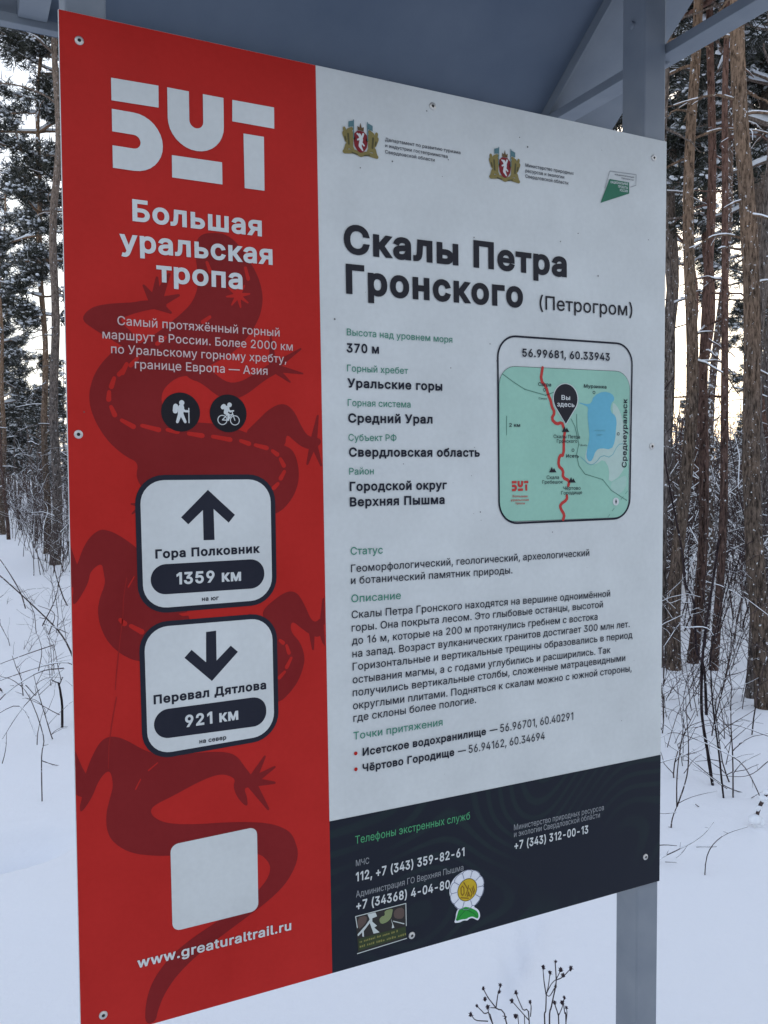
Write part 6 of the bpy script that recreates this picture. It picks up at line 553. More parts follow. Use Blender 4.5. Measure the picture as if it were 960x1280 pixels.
flat('map','railway_lines','mapline',7,[[(597.8,819.4),(597.3,819.4),(597.0,818.9),(597.3,818.4),(616.2,807.6),(616.7,807.6),(617.0,808.1),(616.7,808.6)],[(616.7,808.6),(616.1,808.6),(615.9,808.1),(616.2,807.6),(636.7,797.6),(637.2,797.7),(637.5,798.2),(637.2,798.6)],[(637.0,798.7),(636.5,798.5),(636.4,798.0),(636.8,797.6),(674.4,790.1),(675.0,790.3),(675.1,790.8),(674.7,791.2)],[(674.4,791.2),(674.0,790.7),(674.2,790.2),(674.7,790.1),(698.9,798.3),(699.2,798.7),(699.1,799.3),(698.5,799.4)],[(722.5,757.0),(722.0,757.2),(721.6,756.9),(721.6,756.4),(729.0,744.9),(729.5,744.6),(729.9,744.9),(729.9,745.5)],[(730.0,745.3),(729.6,745.7),(729.1,745.5),(728.9,745.0),(731.9,735.1),(732.3,734.7),(732.9,734.8),(733.0,735.4)],[(733.0,735.4),(732.6,735.7),(732.1,735.6),(731.9,735.1),(736.5,718.7),(736.8,718.3),(737.4,718.5),(737.5,719.0)],[(737.5,718.7),(737.4,719.3),(736.8,719.4),(736.5,719.0),(732.1,702.5),(732.3,702.0),(732.8,701.9),(733.2,702.3)],[(733.2,702.6),(732.8,702.9),(732.3,702.8),(732.1,702.3),(736.7,685.8),(737.1,685.4),(737.6,685.6),(737.7,686.1)],[(737.6,686.3),(737.1,686.5),(736.7,686.1),(736.8,685.6),(748.8,672.6),(749.3,672.4),(749.7,672.8),(749.6,673.3)],[(749.3,673.5),(748.8,673.3),(748.6,672.8),(749.0,672.4),(783.8,663.9),(784.3,664.0),(784.4,664.5),(784.0,664.9)],[(784.3,664.8),(783.7,664.9),(783.4,664.5),(783.5,664.0),(800.5,647.0),(801.0,646.9),(801.4,647.3),(801.3,647.8)],[(801.2,647.9),(800.6,647.9),(800.4,647.4),(800.7,646.9),(832.0,630.7),(832.5,630.7),(832.8,631.2),(832.5,631.6)],[(733.1,763.9),(732.8,764.4),(732.3,764.4),(732.0,763.9),(732.1,754.6),(732.4,754.1),(732.9,754.1),(733.2,754.6)],[(733.2,754.6),(732.9,755.1),(732.3,755.0),(732.1,754.5),(732.7,744.6),(733.0,744.1),(733.6,744.1),(733.8,744.6)],[(733.8,744.7),(733.4,745.1),(732.9,745.0),(732.7,744.5),(736.4,728.1),(736.8,727.7),(737.3,727.8),(737.5,728.4)],[(605.4,758.1),(605.2,758.5),(604.7,758.5),(604.4,758.1),(604.4,730.6),(604.7,730.1),(605.2,730.1),(605.4,730.6)],[(834.2,645.7),(834.3,646.1),(834.1,646.3),(833.7,646.2),(829.4,641.7),(829.3,641.3),(829.5,641.1),(829.9,641.2)],[(825.5,637.1),(825.6,637.4),(825.3,637.7),(825.0,637.6),(820.7,633.1),(820.6,632.7),(820.8,632.5),(821.2,632.6)],[(816.2,628.1),(816.3,628.4),(816.1,628.6),(815.7,628.5),(811.4,624.0),(811.3,623.7),(811.6,623.4),(811.9,623.5)],[(807.6,619.3),(807.7,619.6),(807.4,619.9),(807.1,619.8),(802.8,615.3),(802.7,614.9),(803.0,614.7),(803.3,614.8)],[(799.0,609.8),(799.1,610.2),(798.9,610.4),(798.5,610.3),(794.2,605.8),(794.2,605.5),(794.4,605.3),(794.7,605.4)],[(638.0,798.1),(637.8,798.8),(637.3,799.2),(636.6,799.2),(636.0,798.8),(635.8,798.1),(636.0,797.5),(636.6,797.1),(637.3,797.1),(637.8,797.5)],[(675.6,790.6),(675.4,791.3),(674.9,791.7),(674.2,791.7),(673.7,791.3),(673.4,790.6),(673.7,790.0),(674.2,789.6),(674.9,789.6),(675.4,790.0)],[(738.1,717.7),(737.9,718.3),(737.3,718.7),(736.7,718.7),(736.1,718.3),(735.9,717.7),(736.1,717.0),(736.7,716.6),(737.3,716.6),(737.9,717.0)],[(785.0,663.9),(784.8,664.6),(784.2,665.0),(783.6,665.0),(783.0,664.6),(782.8,663.9),(783.0,663.3),(783.6,662.9),(784.2,662.9),(784.8,663.3)],[(832.7,631.4),(832.5,632.0),(831.9,632.4),(831.3,632.4),(830.7,632.0),(830.5,631.4),(830.7,630.7),(831.3,630.3),(831.9,630.3),(832.5,630.7)]])
flat('map','river','mapteal',6,[[(740.4,700.0),(739.9,700.1),(739.6,699.7),(739.8,699.2),(744.3,695.9),(744.8,695.9),(745.1,696.3),(744.9,696.7)],[(744.9,696.7),(744.4,696.8),(744.1,696.4),(744.3,695.9),(753.2,689.3),(753.7,689.3),(754.0,689.7),(753.8,690.1)],[(753.7,690.2),(753.2,690.1),(753.0,689.6),(753.4,689.2),(760.7,686.7),(761.2,686.8),(761.4,687.3),(761.0,687.7)],[(760.7,687.7),(760.4,687.3),(760.5,686.8),(761.0,686.7),(766.7,688.2),(767.1,688.6),(766.9,689.1),(766.4,689.2)],[(766.3,689.1),(766.1,688.7),(766.4,688.3),(766.9,688.3),(772.9,692.4),(773.1,692.8),(772.8,693.2),(772.3,693.2)],[(772.2,693.1),(772.1,692.6),(772.5,692.3),(772.9,692.4),(779.3,699.0),(779.4,699.5),(779.0,699.8),(778.5,699.7)],[(778.8,699.8),(778.4,699.5),(778.5,699.0),(779.0,698.9),(786.8,701.0),(787.1,701.3),(787.0,701.8),(786.5,701.9)],[(786.8,701.9),(786.3,701.8),(786.2,701.3),(786.5,701.0),(795.7,698.6),(796.2,698.7),(796.3,699.2),(796.0,699.6)],[(795.6,699.5),(795.4,699.1),(795.6,698.7),(796.1,698.6),(804.1,702.8),(804.4,703.2),(804.2,703.6),(803.7,703.6)],[(803.5,703.5),(803.4,703.0),(803.9,702.7),(804.3,702.9),(811.2,713.6),(811.2,714.1),(810.8,714.3),(810.3,714.1)],[(810.4,714.2),(810.3,713.7),(810.6,713.3),(811.1,713.5),(816.9,719.0),(817.0,719.5),(816.7,719.9),(816.2,719.8)],[(816.5,719.9),(816.1,719.6),(816.1,719.1),(816.6,718.9),(821.2,719.4),(821.6,719.7),(821.6,720.2),(821.1,720.4)],[(821.1,720.4),(820.7,720.1),(820.8,719.6),(821.2,719.4),(823.6,719.7),(824.0,720.0),(823.9,720.5),(823.5,720.7)]])
flat('map','pin_outline','white',8,[[(731.8,774.3),(733.6,777.9),(734.8,781.7),(735.3,785.6),(735.1,789.6),(734.2,793.5),(732.7,797.1),(730.6,800.5),(727.9,803.5),(724.8,806.0),(721.2,807.9),(717.4,809.2),(713.5,809.9),(709.4,809.9),(705.4,809.2),(701.6,807.9),(698.1,806.0),(694.9,803.5),(692.3,800.5),(690.2,797.1),(688.6,793.5),(687.8,789.6),(687.6,785.6),(688.1,781.7),(689.3,777.9),(691.1,774.3),(712.0,747.1)]])
flat('map','location_pin','ink',9,[[(730.4,774.9),(732.1,778.3),(733.2,781.9),(733.7,785.7),(733.5,789.4),(732.7,793.1),(731.3,796.6),(729.3,799.8),(726.8,802.7),(723.9,805.0),(720.6,806.9),(717.0,808.1),(713.3,808.8),(709.5,808.8),(705.8,808.1),(702.3,806.9),(699.0,805.0),(696.0,802.7),(693.5,799.8),(691.5,796.6),(690.1,793.1),(689.3,789.4),(689.2,785.7),(689.6,781.9),(690.7,778.3),(692.4,774.9),(711.9,749.0)]])
line('map','pin_words','Вы',(703.4,784.9),(719.6,785.0),7.19,'white',14,10)
line('map','pin_words','здесь',(695.4,774.8),(727.8,774.5),7.17,'white',14,10)
line('map','coordinates','56.99681, 60.33943',(631.9,845.4),(796.0,847.9),11.87,'navy',19,10)
line('map','place_name','Сагра',(660.5,804.0),(684.1,804.0),5.42,'navy',12,10)
line('map','place_name','Мурзинка',(745.9,804.6),(789.7,804.8),5.34,'navy',12,10)
line('map','place_name','2 км',(609.2,742.7),(628.3,742.8),5.35,'navy',12,10)
line('map','place_name','Скалы Петра',(689.0,727.2),(738.7,727.1),5.27,'navy',3,10)
line('map','place_name','Гронского',(695.1,720.3),(733.4,720.7),5.28,'navy',3,10)
line('map','place_name','Исеть',(712.8,698.1),(737.1,698.2),5.08,'navy',12,10)
line('map','place_name','Скала',(676.5,665.8),(699.4,665.6),5.51,'navy',4,10)
line('map','place_name','Гребешок',(668.6,658.9),(706.9,659.0),5.26,'navy',4,10)
line('map','place_name','Чёртово',(707.3,649.2),(740.4,649.2),5.33,'navy',4,10)
line('map','place_name','Городище',(703.8,642.2),(743.4,642.5),5.33,'navy',4,10)
line('map','place_name','Большая',(615.4,639.8),(641.8,639.3),3.29,'route',8,10)
line('map','place_name','уральская',(612.2,634.2),(644.0,634.0),3.29,'route',8,10)
line('map','place_name','тропа',(619.8,629.3),(636.8,628.9),3.30,'route',8,10)
line('map','place_name','Сагра',(661.4,784.3),(676.0,784.3),2.84,'navy',4,10)
line('map','place_name','Исеть',(740.0,715.6),(752.4,715.9),2.93,'navy',4,10)
line('map','place_name','Исетское',(767.2,738.6),(787.8,739.2),2.70,'mapteal',4,10)
line('map','place_name','озеро',(770.9,732.2),(782.4,732.6),2.71,'mapteal',4,10)
line('map','place_name','Среднеуральск',(831.1,682.9),(831.6,790.5),9.41,'navy',14,10)
flat('map','town_dots','navy',10,[[(767.8,798.0),(767.6,799.0),(767.1,799.8),(766.2,800.3),(765.3,800.5),(764.3,800.3),(763.5,799.8),(763.0,799.0),(762.8,798.0),(763.0,797.0),(763.5,796.2),(764.3,795.7),(765.3,795.5),(766.2,795.7),(767.1,796.2),(767.6,797.0)],[(766.9,797.4),(766.5,796.8),(765.9,796.4),(765.3,796.3),(764.6,796.4),(764.1,796.8),(763.7,797.4),(763.6,798.0),(763.7,798.7),(764.1,799.2),(764.6,799.6),(765.3,799.7),(765.9,799.6),(766.5,799.2),(766.9,798.7),(767.0,798.0)],[(728.1,709.4),(727.9,710.4),(727.3,711.2),(726.5,711.7),(725.6,711.9),(724.6,711.7),(723.8,711.2),(723.3,710.4),(723.1,709.4),(723.3,708.4),(723.8,707.6),(724.6,707.1),(725.6,706.9),(726.5,707.1),(727.3,707.6),(727.9,708.4)],[(727.1,708.7),(726.8,708.2),(726.2,707.8),(725.6,707.7),(724.9,707.8),(724.4,708.2),(724.0,708.7),(723.9,709.4),(724.0,710.0),(724.4,710.6),(724.9,711.0),(725.6,711.1),(726.2,711.0),(726.8,710.6),(727.1,710.0),(727.3,709.4)],[(816.5,735.5),(816.3,736.4),(815.8,737.3),(815.0,737.8),(814.0,738.0),(813.1,737.8),(812.3,737.3),(811.7,736.4),(811.5,735.5),(811.7,734.5),(812.3,733.7),(813.1,733.2),(814.0,733.0),(815.0,733.2),(815.8,733.7),(816.3,734.5)],[(815.6,734.8),(815.2,734.3),(814.7,733.9),(814.0,733.8),(813.4,733.9),(812.8,734.3),(812.5,734.8),(812.3,735.5),(812.5,736.1),(812.8,736.7),(813.4,737.1),(814.0,737.2),(814.7,737.1),(815.2,736.7),(815.6,736.1),(815.7,735.5)],[(674.5,798.5),(674.3,799.5),(673.7,800.3),(672.9,800.8),(672.0,801.0),(671.0,800.8),(670.2,800.3),(669.7,799.5),(669.5,798.5),(669.7,797.6),(670.2,796.8),(671.0,796.2),(672.0,796.0),(672.9,796.2),(673.7,796.8),(674.3,797.6)],[(673.5,797.9),(673.2,797.3),(672.6,797.0),(672.0,796.8),(671.3,797.0),(670.8,797.3),(670.4,797.9),(670.3,798.5),(670.4,799.2),(670.8,799.7),(671.3,800.1),(672.0,800.2),(672.6,800.1),(673.2,799.7),(673.5,799.2),(673.7,798.5)]])
flat('map','peak_symbols','ink',10,[[(713.2,736.8),(709.6,745.1),(704.5,736.6)],[(718.4,736.9),(713.7,743.3),(709.1,736.7)],[(689.6,675.8),(686.1,684.2),(681.0,675.9)],[(694.7,675.8),(690.1,682.3),(685.6,675.9)],[(725.9,660.2),(722.3,668.7),(717.1,660.3)],[(731.2,660.1),(726.4,666.8),(721.8,660.2)]])
flat('map','compass_disc','white',8,[[(816.6,629.6),(816.3,631.5),(815.4,633.3),(814.0,634.6),(812.3,635.5),(810.4,635.8),(808.4,635.5),(806.7,634.6),(805.3,633.3),(804.5,631.5),(804.2,629.6),(804.5,627.7),(805.3,626.0),(806.7,624.6),(808.4,623.7),(810.4,623.4),(812.3,623.7),(814.0,624.6),(815.4,626.0),(816.3,627.7)]])
flat('map','compass_needle','navy',9,[[(808.7,629.6),(810.4,625.2),(812.1,629.6),(810.4,634.0)]])
flat('map','emblem','route',8,[[(614.1,659.8),(622.5,660.0),(622.5,663.7),(614.0,663.6)],[(625.0,648.7),(634.0,649.0),(634.0,652.7),(624.9,652.4)],[(635.8,660.0),(643.4,660.1),(643.4,663.7),(635.8,663.6)],[(638.1,649.1),(641.7,649.2),(641.5,658.4),(637.8,658.3)],[(614.3,654.6),(618.1,654.6),(618.5,654.5),(618.8,654.3),(619.1,654.1),(619.3,653.8),(619.3,653.4),(619.3,653.0),(619.1,652.7),(618.8,652.5),(618.5,652.3),(618.1,652.2),(614.3,652.2),(614.3,648.5),(618.3,648.5),(619.3,648.6),(620.2,648.8),(621.1,649.3),(621.8,649.9),(622.5,650.7),(622.9,651.5),(623.2,652.4),(623.3,653.4),(623.2,654.4),(622.9,655.3),(622.5,656.2),(621.8,656.9),(621.1,657.5),(620.2,658.0),(619.3,658.3),(618.3,658.4),(614.3,658.4)],[(624.1,663.7),(624.1,658.9),(624.2,657.9),(624.4,657.0),(624.9,656.1),(625.5,655.3),(626.3,654.7),(627.2,654.2),(628.1,654.0),(629.1,653.9),(630.1,654.0),(631.1,654.2),(631.9,654.7),(632.7,655.3),(633.3,656.1),(633.8,657.0),(634.1,657.9),(634.2,658.9),(634.2,663.7),(630.5,663.7),(630.5,658.9),(630.4,658.6),(630.2,658.2),(629.9,657.9),(629.6,657.7),(629.2,657.7),(628.8,657.7),(628.5,657.9),(628.2,658.2),(628.0,658.6),(627.9,658.9),(627.9,663.7)]])
branch('daisy','daisy_sticker','stand','white daisy sticker with yellow centre and green leaves')
flat('daisy','backing','petal',4,[[(539.5,98.1),(536.0,98.2),(532.3,97.8),(528.3,96.8),(523.9,95.2),(519.0,93.0),(514.8,89.9),(511.3,85.9),(508.9,81.3),(507.6,76.0),(507.4,70.4),(508.5,64.6),(510.4,59.2),(513.1,54.3),(516.4,49.9),(520.4,46.2),(521.4,43.0),(519.5,40.2),(518.3,36.6),(517.8,32.4),(516.9,28.8),(515.6,25.7),(517.3,23.9),(521.9,23.2),(526.0,23.2),(529.5,24.1),(532.8,24.0),(536.1,23.0),(538.6,23.0),(540.3,24.2),(542.3,24.7),(544.6,24.7),(547.1,23.9),(549.8,22.3),(552.4,20.6),(554.6,19.0),(556.7,19.3),(558.6,21.4),(559.5,24.2),(559.4,27.5),(558.3,30.8),(556.3,34.2),(553.5,37.0),(550.0,39.4),(549.2,41.4),(551.2,43.1),(554.3,45.7),(558.3,49.2),(561.5,53.5),(564.0,58.6),(565.5,64.4),(566.0,70.9),(565.0,76.8),(562.6,82.0),(559.1,87.0),(554.5,91.5),(549.5,94.8),(544.0,97.0)]])
flat('daisy','leaves','leafgreen',5,[[(530.7,43.7),(525.8,43.1),(522.6,41.1),(521.1,37.5),(519.6,33.3),(518.0,28.5),(519.9,26.3),(525.5,26.7),(530.0,26.5),(533.5,25.7),(536.7,25.7),(539.7,26.7),(542.7,27.0),(545.7,26.7),(549.1,25.2),(552.9,22.4),(555.4,21.9),(556.7,23.6),(556.8,26.3),(555.8,30.0),(553.3,33.5),(549.2,36.6),(544.7,39.4),(539.7,41.9),(536.2,43.3),(534.2,43.8)]])
flat('daisy','leaf_veins','leafdark',6,[[(534.5,39.0),(534.7,39.5),(534.4,39.9),(533.9,39.8),(527.0,34.5),(526.8,34.0),(527.1,33.6),(527.6,33.7)],[(527.6,33.7),(527.8,34.2),(527.4,34.6),(526.9,34.5),(519.0,27.7),(518.9,27.2),(519.2,26.8),(519.7,26.9)],[(536.5,39.4),(536.0,39.4),(535.7,39.0),(535.9,38.5),(546.9,31.6),(547.4,31.6),(547.7,32.0),(547.5,32.4)],[(547.6,32.4),(547.1,32.5),(546.7,32.2),(546.8,31.7),(554.9,23.2),(555.4,23.1),(555.7,23.4),(555.6,23.9)]])
flat('daisy','flower_centre','ochre',6,[[(554.2,68.7),(553.9,72.2),(552.8,75.5),(551.0,78.6),(548.7,81.2),(545.8,83.2),(542.6,84.7),(539.2,85.4),(535.7,85.4),(532.2,84.7),(529.0,83.2),(526.2,81.2),(523.8,78.6),(522.1,75.5),(521.0,72.2),(520.6,68.7),(521.0,65.2),(522.1,61.9),(523.8,58.8),(526.2,56.2),(529.0,54.2),(532.2,52.7),(535.7,52.0),(539.2,52.0),(542.6,52.7),(545.8,54.2),(548.7,56.2),(551.0,58.8),(552.8,61.9),(553.9,65.2)]])
flat('daisy','centre_rim','olive',7,[[(554.2,68.7),(553.9,72.2),(552.8,75.5),(551.0,78.6),(548.7,81.2),(545.8,83.2),(542.6,84.7),(539.2,85.4),(535.7,85.4),(532.2,84.7),(529.0,83.2),(526.2,81.2),(523.8,78.6),(522.1,75.5),(521.0,72.2),(520.6,68.7),(521.0,65.2),(522.1,61.9),(523.8,58.8),(526.2,56.2),(529.0,54.2),(532.2,52.7),(535.7,52.0),(539.2,52.0),(542.6,52.7),(545.8,54.2),(548.7,56.2),(551.0,58.8),(552.8,61.9),(553.9,65.2)],[(553.0,65.4),(551.9,62.2),(550.3,59.4),(548.1,56.9),(545.4,54.9),(542.3,53.6),(539.1,52.9),(535.8,52.9),(532.5,53.6),(529.5,54.9),(526.8,56.9),(524.6,59.4),(522.9,62.2),(521.9,65.4),(521.5,68.7),(521.9,72.0),(522.9,75.2),(524.6,78.0),(526.8,80.5),(529.5,82.5),(532.5,83.8),(535.8,84.5),(539.1,84.5),(542.3,83.8),(545.4,82.5),(548.1,80.5),(550.3,78.0),(551.9,75.2),(553.0,72.0),(553.3,68.7)]])
flat('daisy','petal_lines','slate',6,[[(531.4,85.8),(531.7,85.5),(532.2,85.6),(532.3,86.1),(529.6,94.4),(529.2,94.7),(528.8,94.6),(528.7,94.1)],[(529.1,93.8),(529.5,94.0),(529.6,94.4),(529.2,94.7),(525.4,95.3),(524.9,95.2),(524.9,94.7),(525.2,94.5)],[(525.5,94.5),(525.7,94.9),(525.5,95.3),(525.1,95.3),(519.9,92.9),(519.7,92.6),(519.9,92.2),(520.3,92.1)],[(520.4,92.2),(520.5,92.7),(520.2,93.0),(519.8,92.8),(515.9,88.7),(515.8,88.2),(516.2,87.9),(516.6,88.1)],[(516.7,88.3),(516.5,88.7),(516.1,88.8),(515.8,88.4),(515.3,84.6),(515.4,84.1),(515.9,84.1),(516.1,84.4)],[(522.5,79.0),(523.0,78.9),(523.3,79.3),(523.1,79.8),(516.0,84.9),(515.5,84.9),(515.2,84.5),(515.4,84.1)],[(515.9,84.1),(516.2,84.5),(516.0,84.9),(515.5,84.9),(512.0,83.2),(511.8,82.8),(512.0,82.4),(512.4,82.4)],[(512.6,82.5),(512.6,83.0),(512.2,83.2),(511.8,83.0),(509.0,78.0),(509.0,77.6),(509.4,77.4),(509.8,77.6)],[(509.9,77.8),(509.7,78.2),(509.2,78.2),(509.0,77.9),(508.3,72.2),(508.5,71.8),(508.9,71.8),(509.2,72.1)],[(509.2,72.4),(508.8,72.6),(508.4,72.4),(508.4,72.0),(510.2,68.5),(510.6,68.3),(511.0,68.5),(511.0,68.9)],[(519.3,68.2),(519.7,68.5),(519.7,69.0),(519.3,69.2),(510.6,69.2),(510.1,69.0),(510.1,68.5),(510.6,68.2)],[(511.0,68.5),(511.0,68.9),(510.6,69.2),(510.2,68.9),(508.4,65.5),(508.4,65.0),(508.8,64.8),(509.2,65.0)],[(509.2,65.3),(508.9,65.7),(508.5,65.6),(508.3,65.2),(509.0,59.6),(509.2,59.2),(509.7,59.2),(509.9,59.7)],[(509.8,59.8),(509.4,60.1),(509.0,59.8),(509.0,59.4),(511.8,54.4),(512.2,54.2),(512.6,54.4),(512.6,54.9)],[(512.4,55.1),(512.0,55.0),(511.8,54.6),(512.0,54.2),(515.5,52.5),(516.0,52.5),(516.2,53.0),(515.9,53.3)],[(523.1,57.6),(523.3,58.1),(523.0,58.5),(522.5,58.5),(515.4,53.3),(515.2,52.9),(515.5,52.5),(516.0,52.5)],[(516.1,53.0),(515.9,53.3),(515.4,53.3),(515.3,52.9),(515.8,49.0),(516.1,48.6),(516.5,48.7),(516.7,49.1)],[(516.6,49.4),(516.2,49.5),(515.8,49.2),(515.9,48.8),(519.8,44.6),(520.2,44.4),(520.5,44.7),(520.4,45.2)],[(520.3,45.3),(519.9,45.2),(519.7,44.8),(519.9,44.5),(525.1,42.1),(525.5,42.1),(525.7,42.6),(525.5,42.9)],[(525.2,43.0),(524.9,42.7),(524.9,42.2),(525.4,42.1),(529.2,42.7),(529.6,43.0),(529.5,43.5),(529.1,43.6)],[(532.3,51.3),(532.2,51.8),(531.7,52.0),(531.4,51.6),(528.7,43.3),(528.8,42.8),(529.2,42.7),(529.6,43.0)],[(529.5,43.5),(529.0,43.6),(528.7,43.3),(528.8,42.9),(531.5,40.1),(532.0,39.9),(532.3,40.3),(532.2,40.7)],[(531.9,40.8),(531.5,40.7),(531.4,40.2),(531.8,39.9),(537.3,38.8),(537.8,39.0),(537.9,39.4),(537.5,39.7)],[(537.3,39.7),(537.0,39.4),(537.1,39.0),(537.5,38.8),(543.1,39.9),(543.4,40.2),(543.3,40.7),(542.9,40.8)],[(542.7,40.7),(542.6,40.3),(542.9,39.9),(543.3,40.1),(546.1,42.9),(546.2,43.3),(545.8,43.6),(545.4,43.5)],[(543.5,51.6),(543.1,52.0),(542.7,51.8),(542.6,51.3),(545.3,43.0),(545.6,42.7),(546.1,42.8),(546.2,43.3)],[(545.8,43.6),(545.4,43.5),(545.3,43.0),(545.7,42.7),(549.5,42.1),(549.9,42.2),(550.0,42.7),(549.7,43.0)],[(549.4,42.9),(549.1,42.6),(549.3,42.1),(549.8,42.1),(554.9,44.5),(555.2,44.8),(555.0,45.2),(554.6,45.3)],[(554.4,45.2),(554.3,44.7),(554.6,44.4),(555.1,44.6),(558.9,48.8),(559.0,49.2),(558.7,49.5),(558.3,49.4)],[(558.1,49.1),(558.3,48.7),(558.8,48.6),(559.0,49.0),(559.6,52.9),(559.4,53.3),(559.0,53.3),(558.7,53.0)],[(552.4,58.5),(551.9,58.5),(551.6,58.1),(551.8,57.6),(558.9,52.5),(559.4,52.5),(559.7,52.9),(559.5,53.3)],[(559.0,53.3),(558.7,53.0),(558.9,52.5),(559.4,52.5),(562.9,54.2),(563.1,54.6),(562.9,55.0),(562.5,55.1)],[(562.3,54.9),(562.3,54.4),(562.7,54.2),(563.0,54.4),(565.8,59.4),(565.8,59.8),(565.4,60.1),(565.1,59.8)],[(565.0,59.7),(565.2,59.2),(565.6,59.2),(565.9,59.6),(566.5,65.2),(566.4,65.6),(565.9,65.7),(565.7,65.3)],[(565.7,65.0),(566.1,64.8),(566.5,65.0),(566.5,65.5),(564.7,68.9),(564.3,69.2),(563.9,68.9),(563.9,68.5)],[(555.6,69.2),(555.1,69.0),(555.1,68.5),(555.6,68.2),(564.3,68.2),(564.7,68.5),(564.7,69.0),(564.3,69.2)],[(563.9,68.9),(563.9,68.5),(564.3,68.3),(564.7,68.5),(566.5,72.0),(566.5,72.4),(566.1,72.6),(565.7,72.4)],[(565.7,72.1),(565.9,71.8),(566.4,71.8),(566.5,72.2),(565.9,77.9),(565.6,78.2),(565.2,78.2),(565.0,77.8)],[(565.1,77.6),(565.4,77.4),(565.8,77.6),(565.8,78.0),(563.0,83.0),(562.7,83.2),(562.3,83.0),(562.3,82.5)],[(562.5,82.4),(562.9,82.4),(563.1,82.8),(562.9,83.2),(559.4,84.9),(558.9,84.9),(558.7,84.5),(559.0,84.1)],[(551.8,79.8),(551.6,79.3),(551.9,78.9),(552.4,79.0),(559.5,84.1),(559.7,84.5),(559.4,84.9),(558.9,84.9)],[(558.7,84.4),(559.0,84.1),(559.4,84.1),(559.6,84.6),(559.0,88.4),(558.8,88.8),(558.3,88.7),(558.1,88.3)],[(558.3,88.1),(558.7,87.9),(559.0,88.2),(558.9,88.7),(555.1,92.8),(554.6,93.0),(554.3,92.7),(554.4,92.2)],[(554.6,92.1),(555.0,92.2),(555.2,92.6),(554.9,92.9),(549.8,95.3),(549.3,95.3),(549.1,94.9),(549.4,94.5)],[(549.7,94.5),(550.0,94.7),(549.9,95.2),(549.5,95.3),(545.7,94.7),(545.3,94.4),(545.4,94.0),(545.8,93.8)],[(542.6,86.1),(542.7,85.6),(543.1,85.5),(543.5,85.8),(546.2,94.1),(546.1,94.6),(545.6,94.7),(545.3,94.4)],[(545.4,93.9),(545.8,93.8),(546.2,94.1),(546.1,94.6),(543.3,97.4),(542.9,97.5),(542.6,97.2),(542.7,96.7)],[(542.9,96.6),(543.3,96.7),(543.4,97.2),(543.1,97.5),(537.5,98.6),(537.1,98.5),(537.0,98.0),(537.3,97.7)],[(537.5,97.7),(537.9,98.0),(537.8,98.5),(537.3,98.6),(531.8,97.5),(531.4,97.2),(531.5,96.7),(531.9,96.6)],[(532.2,96.7),(532.3,97.2),(532.0,97.5),(531.5,97.4),(528.8,94.6),(528.7,94.1),(529.0,93.8),(529.5,93.9)]])
flat('daisy','scribbled_marks','brown',8,[[(526.0,74.8),(525.7,74.0),(526.3,73.4),(527.1,73.6),(529.3,75.7),(529.6,76.4),(529.0,77.0),(528.3,76.8)],[(529.4,76.8),(528.7,77.1),(528.1,76.6),(528.2,75.8),(530.6,72.6),(531.4,72.3),(532.0,72.8),(531.9,73.6)],[(532.1,73.2),(531.6,73.8),(530.8,73.8),(530.5,73.1),(531.0,65.1),(531.4,64.5),(532.2,64.5),(532.6,65.2)],[(532.4,64.7),(532.5,65.5),(531.9,66.0),(531.1,65.7),(528.7,62.8),(528.5,62.0),(529.1,61.5),(529.9,61.8)],[(528.6,61.8),(529.4,61.5),(530.0,62.0),(529.9,62.8),(527.4,65.9),(526.7,66.2),(526.1,65.7),(526.2,64.9)],[(526.0,65.4),(526.4,64.7),(527.2,64.8),(527.6,65.5),(527.3,74.2),(526.9,74.9),(526.1,74.8),(525.7,74.1)],[(532.0,81.3),(531.3,81.7),(530.6,81.3),(530.6,80.5),(537.5,68.6),(538.2,68.2),(538.9,68.6),(538.9,69.4)],[(538.9,68.6),(538.9,69.4),(538.2,69.8),(537.5,69.3),(533.5,61.5),(533.6,60.7),(534.3,60.4),(534.9,60.8)],[(537.4,69.1),(537.7,68.3),(538.5,68.2),(539.0,68.8),(540.0,74.7),(539.7,75.4),(539.0,75.6),(538.4,75.0)],[(541.9,70.4),(541.3,70.8),(540.6,70.5),(540.5,69.7),(544.5,61.8),(545.2,61.4),(545.9,61.7),(545.9,62.5)],[(546.0,61.9),(545.8,62.7),(545.1,63.0),(544.5,62.4),(542.5,56.8),(542.6,56.0),(543.4,55.7),(544.0,56.3)],[(536.5,59.0),(536.6,58.2),(537.4,58.0),(538.0,58.5),(540.0,65.0),(539.8,65.8),(539.0,66.0),(538.5,65.5)],[(540.0,65.5),(539.4,66.0),(538.6,65.8),(538.5,65.0),(540.4,58.5),(541.0,57.9),(541.8,58.2),(542.0,59.0)],[(540.8,58.0),(541.6,58.0),(542.0,58.8),(541.6,59.4),(538.6,61.0),(537.8,60.9),(537.4,60.2),(537.9,59.6)],[(548.0,72.4),(547.4,73.0),(546.6,72.7),(546.5,71.9),(549.0,64.4),(549.6,63.9),(550.3,64.1),(550.5,64.9)],[(550.4,64.3),(550.4,65.1),(549.7,65.5),(549.0,65.0),(546.5,60.4),(546.5,59.6),(547.2,59.2),(547.9,59.6)],[(546.0,70.3),(545.4,70.8),(544.6,70.5),(544.5,69.8),(547.5,61.2),(548.1,60.7),(548.8,61.0),(549.0,61.8)],[(526.5,60.3),(525.7,60.1),(525.5,59.3),(526.1,58.7),(539.0,54.9),(539.8,55.1),(540.0,55.9),(539.4,56.5)]])
branch('pic','picture_sticker','stand','small grey and green picture sticker with a two-line caption')
flat('pic','print_field','picdark',4,[[(362.4,19.0),(436.6,21.7),(436.1,71.8),(358.5,71.2)]])
